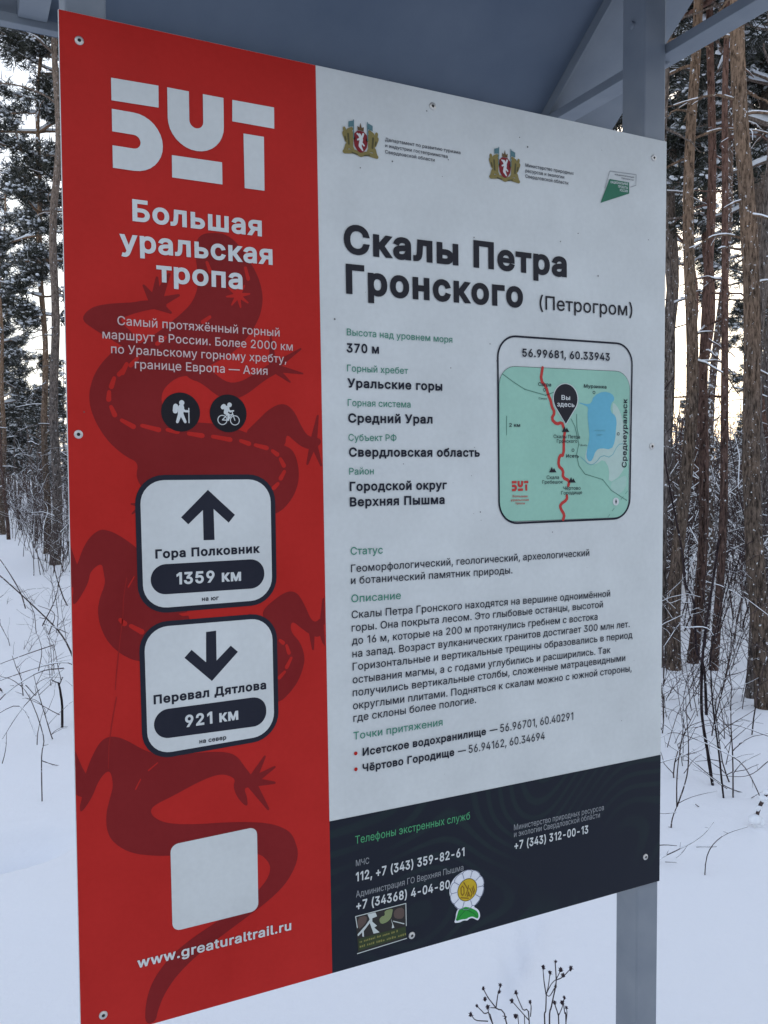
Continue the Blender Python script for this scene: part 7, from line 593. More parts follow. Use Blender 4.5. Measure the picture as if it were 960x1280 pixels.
flat('pic','light_shapes','picgrey',5,[[(380.0,62.1),(374.2,55.5),(361.5,45.5),(362.0,42.6),(368.4,46.6),(368.6,40.9),(371.1,39.4),(370.8,47.9),(380.0,56.9),(385.8,40.4),(395.0,40.1),(386.9,48.7),(391.0,50.5),(383.9,57.9),(383.9,62.6),(391.3,63.7),(388.6,70.0),(376.6,70.0)],[(414.8,46.7),(413.9,41.2),(417.9,41.2),(412.5,55.8)],[(416.4,50.1),(433.7,42.1),(433.7,43.6),(415.8,51.7)]])
flat('pic','green_shapes','picgreen',5,[[(402.7,67.3),(403.2,63.6),(402.1,61.8),(399.6,62.0),(397.2,61.1),(395.2,59.2),(394.9,56.4),(396.4,52.8),(399.5,51.1),(404.2,51.4),(408.0,52.6),(411.2,54.7),(413.3,57.5),(414.3,61.1),(415.1,64.5),(415.7,67.7),(412.6,69.2),(405.8,69.1)]])
flat('pic','brown_shapes','picbrown',5,[[(361.6,64.6),(362.2,56.1),(364.4,52.5),(367.9,54.0),(371.2,56.2),(374.2,59.3),(375.7,62.8),(375.4,66.8),(371.8,68.9),(364.7,68.9)],[(418.4,65.6),(417.1,61.6),(417.3,58.0),(419.1,54.7),(423.5,52.5),(430.3,51.3),(433.6,54.9),(433.4,63.1),(429.7,67.3),(422.6,67.5)]])
flat('pic','caption_strip','piccap',5,[[(362.9,22.2),(436.4,24.2),(435.8,38.7),(362.3,38.7)]])
flat('pic','caption_marks','picyel',6,[[(364.5,32.6),(365.6,32.6),(365.6,34.9),(364.5,34.9)],[(366.3,32.6),(368.1,32.6),(368.1,34.8),(366.3,34.8)],[(370.9,32.7),(372.5,32.7),(372.5,35.3),(371.0,35.3)],[(373.2,32.7),(375.2,32.8),(375.2,35.0),(373.2,34.9)],[(375.9,32.8),(377.4,32.8),(377.5,35.5),(375.9,35.4)],[(378.4,32.8),(380.2,32.9),(380.2,35.8),(378.4,35.7)],[(381.1,32.9),(383.4,32.9),(383.4,35.3),(381.1,35.3)],[(384.1,32.9),(386.0,33.0),(386.0,35.4),(384.1,35.3)],[(386.9,33.0),(388.0,33.0),(388.0,36.2),(386.9,36.2)],[(390.9,33.1),(392.4,33.1),(392.4,36.2),(390.9,36.2)],[(393.1,33.1),(394.9,33.1),(394.9,35.8),(393.1,35.7)],[(395.6,33.2),(396.7,33.2),(396.7,36.1),(395.6,36.0)],[(399.6,33.2),(401.2,33.3),(401.2,35.5),(399.6,35.4)],[(402.1,33.3),(404.4,33.3),(404.4,35.6),(402.1,35.6)],[(405.3,33.3),(407.2,33.4),(407.2,35.8),(405.3,35.8)],[(408.2,33.4),(410.2,33.4),(410.2,35.8),(408.2,35.7)],[(413.1,33.5),(415.3,33.5),(415.3,36.4),(413.2,36.3)],[(416.0,33.5),(418.2,33.6),(418.2,36.2),(416.0,36.1)],[(421.1,33.6),(423.2,33.7),(423.2,36.8),(421.2,36.7)],[(364.4,26.0),(367.0,26.0),(367.0,28.5),(364.4,28.5)],[(367.8,26.0),(369.8,26.0),(369.8,28.3),(367.8,28.3)],[(370.6,26.0),(372.3,26.0),(372.4,29.1),(370.7,29.1)],[(375.8,26.1),(377.5,26.1),(377.5,28.8),(375.9,28.8)],[(378.6,26.1),(380.9,26.1),(380.9,28.4),(378.7,28.4)],[(382.0,26.1),(383.5,26.1),(383.5,29.0),(382.0,29.0)],[(384.4,26.1),(386.5,26.1),(386.5,29.2),(384.4,29.2)],[(390.1,26.1),(391.7,26.1),(391.7,29.2),(390.1,29.1)],[(392.8,26.1),(395.6,26.1),(395.6,28.9),(392.8,28.9)],[(396.4,26.1),(398.7,26.1),(398.7,29.3),(396.4,29.3)],[(399.8,26.1),(402.3,26.1),(402.3,28.3),(399.8,28.3)],[(405.9,26.2),(407.8,26.2),(407.8,28.3),(405.9,28.3)],[(408.6,26.2),(410.3,26.2),(410.3,29.2),(408.7,29.2)],[(411.1,26.2),(412.6,26.2),(412.6,28.6),(411.1,28.6)],[(413.8,26.2),(416.4,26.2),(416.4,29.4),(413.8,29.4)],[(417.6,26.2),(420.0,26.2),(420.0,28.5),(417.6,28.5)],[(423.6,26.2),(426.1,26.2),(426.1,28.4),(423.6,28.4)],[(427.2,26.2),(429.6,26.2),(429.6,28.8),(427.2,28.7)],[(430.5,26.2),(432.9,26.2),(432.9,29.1),(430.5,29.1)],[(434.1,26.2),(436.2,26.2),(436.2,29.0),(434.1,29.0)]])
flat('pic','worn_edge','picgrey',7,[[(358.5,71.8),(358.0,71.5),(358.0,70.9),(358.5,70.6),(436.1,71.2),(436.7,71.5),(436.7,72.1),(436.1,72.4)],[(436.7,71.8),(436.4,72.3),(435.8,72.3),(435.5,71.8),(436.0,39.5),(436.3,39.0),(436.9,39.0),(437.2,39.5)],[(360.8,19.3),(360.3,19.0),(360.3,18.4),(360.9,18.1),(437.3,20.6),(437.8,21.0),(437.8,21.6),(437.3,21.8)],[(359.1,71.3),(358.7,71.8),(358.1,71.7),(357.9,71.1),(360.5,54.8),(360.9,54.4),(361.5,54.5),(361.7,55.0)]])
screw(22.0,1169.3)
screw(12.1,722.9)
screw(26.3,28.7)
screw(482.8,1178.5)
screw(882.9,1170.2)
screw(884.2,716.5)
screw(878.5,47.4)
screw(445.7,23.0)
SPECKS=[[(627.7,1160.0),(627.4,1160.6),(626.8,1160.9),(626.2,1160.6),(625.9,1160.0),(626.2,1159.3),(626.8,1159.1),(627.4,1159.3)],[(642.2,1148.6),(641.8,1149.5),(640.9,1149.9),(640.0,1149.5),(639.6,1148.6),(640.0,1147.7),(640.9,1147.3),(641.8,1147.7)],[(373.7,1079.1),(373.4,1079.7),(372.8,1080.0),(372.2,1079.7),(371.9,1079.1),(372.2,1078.5),(372.8,1078.2),(373.4,1078.5)],[(421.4,1094.6),(421.1,1095.4),(420.3,1095.8),(419.4,1095.4),(419.1,1094.6),(419.4,1093.8),(420.3,1093.4),(421.1,1093.8)],[(335.7,878.4),(335.3,879.2),(334.4,879.6),(333.6,879.2),(333.2,878.4),(333.6,877.5),(334.4,877.1),(335.3,877.5)],[(550.1,1008.4),(549.9,1009.1),(549.2,1009.4),(548.6,1009.1),(548.3,1008.4),(548.6,1007.8),(549.2,1007.5),(549.9,1007.8)],[(734.5,1035.3),(734.2,1036.0),(733.5,1036.3),(732.9,1036.0),(732.6,1035.3),(732.9,1034.6),(733.5,1034.4),(734.2,1034.6)],[(701.7,1019.8),(701.4,1020.4),(700.7,1020.7),(700.1,1020.4),(699.8,1019.8),(700.1,1019.1),(700.7,1018.8),(701.4,1019.1)],[(508.2,1110.0),(508.0,1110.5),(507.5,1110.7),(506.9,1110.5),(506.7,1110.0),(506.9,1109.4),(507.5,1109.2),(508.0,1109.4)],[(474.4,1170.4),(474.1,1171.1),(473.4,1171.4),(472.7,1171.1),(472.4,1170.4),(472.7,1169.7),(473.4,1169.4),(474.1,1169.7)],[(577.0,860.7),(576.8,861.3),(576.2,861.5),(575.6,861.3),(575.3,860.7),(575.6,860.1),(576.2,859.8),(576.8,860.1)],[(688.9,586.0),(688.7,586.6),(688.1,586.9),(687.4,586.6),(687.2,586.0),(687.4,585.4),(688.1,585.2),(688.7,585.4)],[(511.6,823.2),(511.4,823.8),(510.8,824.1),(510.2,823.8),(510.0,823.2),(510.2,822.7),(510.8,822.4),(511.4,822.7)],[(873.7,1041.5),(873.4,1042.1),(872.8,1042.3),(872.3,1042.1),(872.0,1041.5),(872.3,1040.9),(872.8,1040.7),(873.4,1040.9)],[(773.5,975.8),(773.2,976.6),(772.3,977.0),(771.5,976.6),(771.1,975.8),(771.5,974.9),(772.3,974.6),(773.2,974.9)],[(560.9,619.4),(560.6,620.1),(559.9,620.4),(559.2,620.1),(558.9,619.4),(559.2,618.8),(559.9,618.5),(560.6,618.8)],[(19.7,748.9),(19.4,749.5),(18.8,749.7),(18.2,749.5),(18.0,748.9),(18.2,748.3),(18.8,748.0),(19.4,748.3)],[(671.5,810.1),(671.2,810.6),(670.6,810.6),(670.3,810.1),(670.6,809.6),(671.2,809.6)],[(850.8,374.2),(850.6,374.6),(850.1,374.6),(849.9,374.2),(850.1,373.8),(850.6,373.8)],[(499.8,246.1),(499.6,246.4),(499.2,246.4),(499.0,246.1),(499.2,245.8),(499.6,245.8)],[(561.6,607.6),(561.3,608.1),(560.7,608.1),(560.5,607.6),(560.7,607.1),(561.3,607.1)],[(593.7,813.0),(593.5,813.4),(593.1,813.4),(592.9,813.0),(593.1,812.7),(593.5,812.7)],[(415.4,546.1),(415.2,546.4),(414.9,546.4),(414.7,546.1),(414.9,545.8),(415.2,545.8)],[(545.5,671.8),(545.2,672.3),(544.6,672.3),(544.3,671.8),(544.6,671.3),(545.2,671.3)],[(826.2,279.8),(825.9,280.4),(825.2,280.4),(824.9,279.8),(825.2,279.2),(825.9,279.2)],[(743.6,1179.2),(743.4,1179.5),(743.1,1179.5),(742.9,1179.2),(743.1,1178.9),(743.4,1178.9)],[(550.6,712.2),(550.3,712.7),(549.7,712.7),(549.4,712.2),(549.7,711.6),(550.3,711.6)],[(514.6,661.9),(514.4,662.3),(514.0,662.3),(513.8,661.9),(514.0,661.6),(514.4,661.6)],[(592.1,719.6),(591.8,720.0),(591.3,720.0),(591.0,719.6),(591.3,719.1),(591.8,719.1)],[(734.9,462.1),(734.6,462.6),(734.1,462.6),(733.8,462.1),(734.1,461.7),(734.6,461.7)],[(391.0,816.6),(390.7,817.0),(390.2,817.0),(390.0,816.6),(390.2,816.2),(390.7,816.2)],[(415.8,476.4),(415.7,476.7),(415.4,476.7),(415.2,476.4),(415.4,476.1),(415.7,476.1)],[(549.0,617.6),(548.7,618.1),(548.3,618.1),(548.0,617.6),(548.3,617.2),(548.7,617.2)],[(379.5,917.1),(379.3,917.4),(378.9,917.4),(378.7,917.1),(378.9,916.7),(379.3,916.7)],[(498.4,1085.7),(498.1,1086.2),(497.5,1086.2),(497.3,1085.7),(497.5,1085.2),(498.1,1085.2)],[(709.2,740.2),(709.1,740.5),(708.7,740.5),(708.5,740.2),(708.7,739.8),(709.1,739.8)],[(424.9,406.8),(424.7,407.2),(424.3,407.2),(424.0,406.8),(424.3,406.4),(424.7,406.4)],[(435.9,688.7),(435.6,689.3),(434.9,689.3),(434.5,688.7),(434.9,688.1),(435.6,688.1)],[(754.6,528.5),(754.4,528.9),(754.0,528.9),(753.7,528.5),(754.0,528.1),(754.4,528.1)],[(778.5,1165.5),(778.3,1166.0),(777.7,1166.0),(777.4,1165.5),(777.7,1165.0),(778.3,1165.0)],[(484.1,661.4),(483.9,661.7),(483.5,661.7),(483.4,661.4),(483.5,661.1),(483.9,661.1)],[(583.5,1084.8),(583.3,1085.1),(583.0,1085.1),(582.8,1084.8),(583.0,1084.5),(583.3,1084.5)],[(588.0,836.9),(587.7,837.5),(587.0,837.5),(586.7,836.9),(587.0,836.4),(587.7,836.4)]]
flat('stand','dirt_specks','grime',6,SPECKS)

# ------------------------------------------------------------------ trees
TRUNKS=[('A', [5.069, 4.122, 0.0], [0.0584, 0.0225], 0.0485), ('B', [5.376, 4.224, 0.0], [0.0548, 0.0243], 0.0384), ('Cc', [6.272, 4.999, 0.0], [0.0811, 0.0113], 0.0384), ('Dd', [5.305, 3.937, 0.0], [0.0508, 0.0263], 0.0305), ('E', [4.785, 3.064, 0.0], [0.0043, 0.0492], 0.0576), ('E2', [4.95, 3.287, 0.0], [0.0514, 0.026], 0.0287), ('F', [5.031, 4.206, 0.0], [0.0314, 0.0358], 0.0294), ('L1', [1.324, 14.061, 0.0], [0.0228, 0.0401], 0.0724), ('L2', [1.34, 15.771, 0.0], [0.0089, 0.047], 0.0547), ('L3', [0.976, 24.434, 0.0], [0.025, 0.039], 0.0648)]
TWIGS={'left_bent': [(2.2, [[0.532, 4.835, -0.006], [0.527, 4.847, 0.182], [0.508, 4.865, 0.335], [0.473, 4.887, 0.446], [0.402, 4.929, 0.585], [0.27, 5.003, 0.752], [0.125, 5.084, 0.932], [0.053, 5.124, 1.029]]), (1.2, [[0.27, 5.003, 0.752], [0.242, 5.024, 0.89], [0.166, 5.071, 1.07], [0.13, 5.091, 1.112]]), (1.1, [[0.366, 4.95, 0.64], [0.464, 4.911, 0.82], [0.5, 4.904, 1.027], [0.492, 4.917, 1.206]]), (1.0, [[0.402, 4.929, 0.585], [0.424, 4.925, 0.709], [0.32, 4.979, 0.765]]), (1.0, [[0.367, 4.95, 0.654], [0.526, 4.868, 0.591]]), (1.0, [[0.431, 4.911, 0.516], [0.262, 4.992, 0.454], [0.112, 5.063, 0.393]])], 'left_arch': [(1.3, [[0.494, 4.388, -0.005], [0.492, 4.403, 0.289], [0.462, 4.426, 0.438], [0.347, 4.484, 0.464], [0.093, 4.606, 0.382], [0.023, 4.638, 0.344]]), (1.2, [[0.439, 4.438, 0.457], [0.301, 4.505, 0.432], [0.124, 4.585, 0.279], [0.108, 4.583, 0.087], [0.092, 4.58, -0.117]]), (1.0, [[0.404, 4.454, 0.431], [0.238, 4.526, 0.24], [0.084, 4.592, 0.024]]), (0.9, [[0.301, 4.505, 0.432], [0.309, 4.507, 0.547], [0.283, 4.525, 0.65]]), (0.9, [[0.23, 4.537, 0.356], [0.28, 4.508, 0.291], [0.287, 4.508, 0.355]])], 'left_cross': [(1.3, [[0.419, 3.955, 0.088], [0.321, 3.997, -0.029], [0.266, 4.019, -0.135], [0.216, 4.038, -0.252], [0.106, 4.084, -0.424]]), (1.0, [[0.321, 3.997, -0.029], [0.308, 3.998, -0.135], [0.224, 4.03, -0.317]]), (1.0, [[0.411, 3.954, -0.012], [0.325, 3.993, -0.088], [0.176, 4.064, -0.128]]), (0.9, [[0.27, 4.026, 0.042], [0.338, 3.991, 0.006], [0.412, 3.954, -0.006]])], 'left_low': [(1.2, [[0.226, 3.47, 0.141], [0.209, 3.483, 0.214], [0.207, 3.489, 0.313], [0.146, 3.529, 0.513], [0.092, 3.56, 0.597], [0.055, 3.58, 0.629]]), (1.1, [[0.208, 3.49, 0.334], [0.155, 3.524, 0.492], [0.051, 3.573, 0.451]]), (0.9, [[0.211, 3.486, 0.292], [0.239, 3.48, 0.46]]), (0.9, [[0.314, 3.443, 0.439], [0.146, 3.529, 0.513]]), (0.8, [[0.054, 3.559, 0.2], [0.086, 3.551, 0.362]])], 'left_stub': [(3.4, [[0.45, 4.777, -0.005], [0.443, 4.787, 0.125], [0.441, 4.796, 0.288]]), (1.0, [[0.445, 4.794, 0.274], [0.473, 4.783, 0.329]]), (1.0, [[0.445, 4.794, 0.288], [0.399, 4.818, 0.309]])], 'right_fork': [(2.4, [[2.74, 1.809, -0.009], [2.744, 1.808, 0.034], [2.762, 1.804, 0.114]]), (1.8, [[2.762, 1.804, 0.114], [2.759, 1.815, 0.291], [2.76, 1.821, 0.43], [2.767, 1.824, 0.547]]), (1.8, [[2.762, 1.804, 0.114], [2.794, 1.796, 0.264], [2.802, 1.799, 0.397], [2.807, 1.802, 0.504], [2.819, 1.801, 0.6]]), (1.0, [[2.794, 1.796, 0.264], [2.836, 1.778, 0.312], [2.877, 1.759, 0.341]]), (0.9, [[2.769, 1.801, 0.13], [2.919, 1.73, 0.191]]), (0.9, [[2.758, 1.804, 0.088], [2.686, 1.84, 0.09]])], 'dark_stem': [(4.2, [[3.327, 2.108, -0.003], [3.326, 2.117, 0.17], [3.325, 2.127, 0.352], [3.34, 2.132, 0.597], [3.351, 2.135, 0.761], [3.361, 2.14, 0.965], [3.38, 2.147, 1.272]]), (1.4, [[3.356, 2.133, 0.781], [3.388, 2.127, 0.965], [3.405, 2.125, 1.088], [3.455, 2.108, 1.241], [3.483, 2.096, 1.271]]), (1.2, [[3.352, 2.133, 0.74], [3.307, 2.16, 0.822], [3.215, 2.205, 0.823]])], 'thin_stem': [(2.6, [[3.245, 1.968, -0.002], [3.25, 1.977, 0.223], [3.251, 1.985, 0.398], [3.251, 1.995, 0.595], [3.249, 2.002, 0.713], [3.267, 2.003, 0.891], [3.3, 2.0, 1.166]]), (1.0, [[3.249, 1.979, 0.258], [3.294, 1.96, 0.328], [3.391, 1.918, 0.444]]), (1.0, [[3.252, 1.98, 0.304], [3.201, 2.009, 0.375], [3.161, 2.032, 0.445]])], 'leaning_stem': [(3.6, [[4.284, 3.061, -0.009], [4.3, 3.069, 0.3], [4.278, 3.087, 0.432], [4.292, 3.094, 0.722], [4.259, 3.118, 0.854], [4.257, 3.128, 1.038], [4.236, 3.148, 1.236], [4.198, 3.18, 1.486], [4.172, 3.201, 1.645], [4.146, 3.222, 1.803], [4.102, 3.249, 1.895], [4.083, 3.264, 2.014], [4.096, 3.264, 2.146], [4.152, 3.242, 2.251]]), (1.3, [[4.292, 3.094, 0.722], [4.272, 3.114, 0.906], [4.316, 3.098, 1.012]]), (1.2, [[4.095, 3.251, 1.882], [4.15, 3.228, 1.961], [4.213, 3.204, 2.092]])], 'broken_stick': [(5.0, [[3.089, 1.661, 0.002], [3.116, 1.651, 0.066], [3.145, 1.64, 0.136], [3.158, 1.636, 0.174]]), (0.9, [[3.101, 1.656, 0.034], [3.11, 1.65, -0.009]])], 'arching': [(1.6, [[3.471, 1.865, 0.002], [3.439, 1.881, 0.008], [3.366, 1.917, 0.009], [3.262, 1.971, 0.056], [3.128, 2.043, 0.18], [3.041, 2.09, 0.245], [2.994, 2.115, 0.286]]), (1.1, [[3.262, 1.971, 0.056], [3.195, 2.007, 0.109], [3.066, 2.076, 0.221]]), (1.0, [[3.366, 1.917, 0.009], [3.409, 1.898, 0.044], [3.472, 1.867, 0.055]])], 'low_spray': [(1.5, [[2.401, 1.582, 0.012], [2.436, 1.565, 0.018], [2.506, 1.532, 0.052], [2.568, 1.503, 0.086], [2.609, 1.485, 0.129], [2.636, 1.475, 0.187]]), (1.2, [[2.568, 1.503, 0.086], [2.637, 1.47, 0.094]]), (0.9, [[2.493, 1.538, 0.042], [2.538, 1.518, 0.093]]), (0.9, [[2.453, 1.557, 0.025], [2.499, 1.533, 0.016]]), (1.4, [[2.42, 1.576, 0.091], [2.494, 1.54, 0.095]])], 'bow': [(1.5, [[2.526, 1.417, -0.001], [2.549, 1.41, 0.073], [2.606, 1.385, 0.153], [2.688, 1.348, 0.205]])], 'tangle': [(1.4, [[3.37, 1.811, 0.131], [3.289, 1.853, 0.172], [3.188, 1.907, 0.253], [2.995, 2.007, 0.345], [2.903, 2.053, 0.34]]), (1.1, [[3.372, 1.815, 0.229], [3.289, 1.854, 0.178], [3.186, 1.904, 0.178], [3.002, 1.997, 0.219]]), (1.1, [[3.375, 1.819, 0.343], [3.192, 1.913, 0.413], [3.027, 1.993, 0.379]]), (1.0, [[3.044, 1.966, 0.019], [3.109, 1.932, -0.033], [3.19, 1.889, -0.074], [3.252, 1.86, -0.057], [3.309, 1.833, -0.028]]), (1.0, [[3.253, 1.862, -0.005], [3.248, 1.863, -0.034], [3.201, 1.885, -0.068]]), (1.2, [[2.889, 2.053, 0.218], [2.983, 2.009, 0.265], [3.079, 1.965, 0.328]]), (1.0, [[3.11, 1.933, -0.004], [3.119, 1.926, -0.045], [3.19, 1.889, -0.087]])]}
FLOWERS={'dried_right': ([(2.0, [[1.182, 0.647, -0.004], [1.176, 0.663, 0.241], [1.179, 0.663, 0.274], [1.181, 0.664, 0.314]]), (1.6, [[1.181, 0.664, 0.314], [1.177, 0.667, 0.345], [1.175, 0.67, 0.381]]), (1.4, [[1.182, 0.663, 0.318], [1.187, 0.662, 0.341], [1.191, 0.662, 0.368]]), (2.0, [[1.186, 0.645, -0.004], [1.186, 0.657, 0.241], [1.192, 0.657, 0.284], [1.202, 0.654, 0.334], [1.204, 0.654, 0.355], [1.203, 0.657, 0.395]]), (1.4, [[1.204, 0.654, 0.351], [1.219, 0.647, 0.359], [1.237, 0.639, 0.379]]), (1.2, [[1.204, 0.654, 0.353], [1.215, 0.65, 0.375]]), (1.2, [[1.181, 0.664, 0.316], [1.193, 0.659, 0.341], [1.204, 0.654, 0.353]]), (1.2, [[1.2, 0.655, 0.331], [1.188, 0.66, 0.311], [1.179, 0.665, 0.318]])], [(1.0, [1.176, 0.67, 0.383]), (1.0, [1.191, 0.662, 0.369]), (1.0, [1.204, 0.657, 0.397]), (1.0, [1.215, 0.65, 0.376]), (1.0, [1.22, 0.647, 0.363]), (1.0, [1.238, 0.639, 0.38]), (1.0, [1.203, 0.654, 0.335])]), 'dried_middle': ([(1.8, [[1.183, 0.602, -0.006], [1.183, 0.616, 0.266], [1.183, 0.617, 0.286], [1.177, 0.621, 0.309], [1.175, 0.622, 0.319]]), (1.3, [[1.183, 0.617, 0.286], [1.191, 0.614, 0.305], [1.194, 0.613, 0.319]]), (1.6, [[1.19, 0.599, -0.006], [1.199, 0.608, 0.266], [1.197, 0.61, 0.292], [1.195, 0.613, 0.319], [1.197, 0.612, 0.33]]), (1.3, [[1.199, 0.608, 0.269], [1.202, 0.608, 0.292], [1.201, 0.609, 0.305]])], [(1.0, [1.175, 0.622, 0.319]), (1.0, [1.192, 0.614, 0.319]), (1.0, [1.197, 0.612, 0.331]), (1.0, [1.201, 0.609, 0.306])]), 'dried_left': ([(1.8, [[1.078, 0.664, -0.004], [1.073, 0.68, 0.261], [1.05, 0.693, 0.301], [1.033, 0.703, 0.327], [1.023, 0.709, 0.349]]), (1.4, [[1.05, 0.693, 0.301], [1.055, 0.692, 0.334], [1.058, 0.691, 0.342]]), (1.2, [[1.058, 0.691, 0.342], [1.061, 0.691, 0.357]]), (1.3, [[1.05, 0.693, 0.301], [1.038, 0.699, 0.302]]), (1.2, [[1.067, 0.683, 0.274], [1.073, 0.681, 0.279], [1.064, 0.685, 0.281]]), (1.7, [[1.067, 0.669, -0.004], [1.042, 0.695, 0.261], [1.023, 0.706, 0.288], [1.008, 0.714, 0.306]]), (1.4, [[1.032, 0.701, 0.268], [1.005, 0.714, 0.271], [0.994, 0.72, 0.286]]), (1.3, [[1.042, 0.695, 0.261], [1.035, 0.7, 0.281], [1.032, 0.702, 0.301]])], [(1.0, [1.023, 0.709, 0.349]), (1.0, [1.026, 0.706, 0.323]), (1.0, [1.058, 0.691, 0.341]), (1.0, [1.061, 0.691, 0.357]), (1.0, [1.032, 0.702, 0.303]), (1.0, [1.008, 0.714, 0.307]), (1.0, [0.994, 0.72, 0.285])]), 'dried_centre': ([(1.7, [[1.1, 0.641, -0.004], [1.117, 0.647, 0.274], [1.103, 0.655, 0.304], [1.089, 0.664, 0.343]]), (1.4, [[1.117, 0.647, 0.276], [1.103, 0.655, 0.294], [1.08, 0.668, 0.324]]), (1.4, [[1.12, 0.646, 0.286], [1.122, 0.646, 0.31], [1.12, 0.648, 0.322]]), (1.2, [[1.093, 0.644, -0.004], [1.093, 0.658, 0.268], [1.087, 0.662, 0.286]]), (1.2, [[1.107, 0.637, -0.004], [1.107, 0.652, 0.268], [1.106, 0.652, 0.281]])], [(1.0, [1.089, 0.664, 0.345]), (1.0, [1.08, 0.668, 0.324]), (1.0, [1.12, 0.648, 0.322]), (1.0, [1.087, 0.662, 0.287])])}

ICO_V = np.array([(0, 0, 1), (.894, 0, .447), (.276, .851, .447), (-.724, .526, .447), (-.724, -.526, .447), (.276, -.851, .447), (.724, .526, -.447), (-.276, .851, -.447), (-.894, 0, -.447), (-.276, -.851, -.447), (.724, -.526, -.447), (0, 0, -1)])
ICO_F = np.array([(0, 1, 2), (0, 2, 3), (0, 3, 4), (0, 4, 5), (0, 5, 1), (1, 6, 2), (2, 7, 3), (3, 8, 4), (4, 9, 5), (5, 10, 1), (6, 7, 2), (7, 8, 3), (8, 9, 4), (9, 10, 5), (10, 6, 1), (11, 7, 6), (11, 8, 7), (11, 9, 8), (11, 10, 9), (11, 6, 10)])
def scatter_needles(g, pts, dirs, size, k, wid, slot):
    n = len(pts)
    d = rng.standard_normal((n, k, 3)); d /= np.linalg.norm(d, axis=2)[..., None]
    d = d*.8+dirs[:, None]*.75; d[..., 2] += .12; d /= np.linalg.norm(d, axis=2)[..., None]
    L = size[:, None, None]*rng.uniform(.6, 1.15, (n, k, 1))
    sd_ = np.cross(d, rng.standard_normal((n, k, 3))); sd_ /= np.linalg.norm(sd_, axis=2)[..., None]+1e-9
    o = pts[:, None]+rng.standard_normal((n, k, 3))*size[:, None, None]*.22
    v = np.stack([o-sd_*wid, o+sd_*wid, o+d*L+sd_*wid*.35, o+d*L-sd_*wid*.35], 2).reshape(-1, 3)
    f = np.arange(n*k*4).reshape(-1, 4); g.add(v, f, slot)
def scatter_snow(g, pts, size, slot, flat_=.45):
    n = len(pts); v = ICO_V[None]*(1+.28*rng.standard_normal((n, 12, 1)))
    v = v*np.stack([size*rng.uniform(.7, 1.5, n), size*rng.uniform(.7, 1.5, n), size*flat_], 1)[:, None]
    a = rng.uniform(0, 6.28, n); c, s_ = np.cos(a), np.sin(a)
    x = v[..., 0]*c[:, None]-v[..., 1]*s_[:, None]; y = v[..., 0]*s_[:, None]+v[..., 1]*c[:, None]
    v = np.stack([x, y, v[..., 2]], -1)+pts[:, None]
    f = (ICO_F[None]+(np.arange(n)*12)[:, None, None]).reshape(-1, 3); g.add(v.reshape(-1, 3), f, slot, True)
def curve(p, d, L, n, sag=0., wob=.12, lift=0.):
    pts = [np.array(p, float)]; d = np.array(d, float); d /= np.linalg.norm(d)
    for k in range(n):
        d = d+rng.standard_normal(3)*wob*np.array((1, 1, .7)); d[2] += lift/n-sag/n; d /= np.linalg.norm(d)
        pts.append(pts[-1]+d*L/n)
    return np.array(pts)
def trunk_path(h, lean, n, wob):
    z = np.linspace(-.25, h, n); p = np.stack([lean[0]*z, lean[1]*z, z], 1)
    ph = rng.uniform(0, 6.28, 4); am = wob*np.clip(z, 0, None)/h
    p[:, 0] += am*np.sin(z*.9+ph[0])+wob*.35*np.sin(z*2.1+ph[2]); p[:, 1] += am*np.sin(z*.8+ph[1])+wob*.35*np.sin(z*1.8+ph[3]); return p
def snow_on(g, pts, rad, slot, prob=.7):
    """a ragged ridge of snow lying on top of a bough"""
    k = len(pts); a = 0
    while a < k-1:
        b = min(k, a+int(rng.integers(3, 6)))
        if rng.random() < prob and b-a >= 2:
            q = np.array(pts[a:b])+np.array((0, 0, 1))*(np.asarray(rad)[a:b, None]*.9)
            g.tube(q, np.asarray(rad)[a:b]*rng.uniform(.8, 1.25), 5, slot, .12)
        a = b-1 if b < k else k
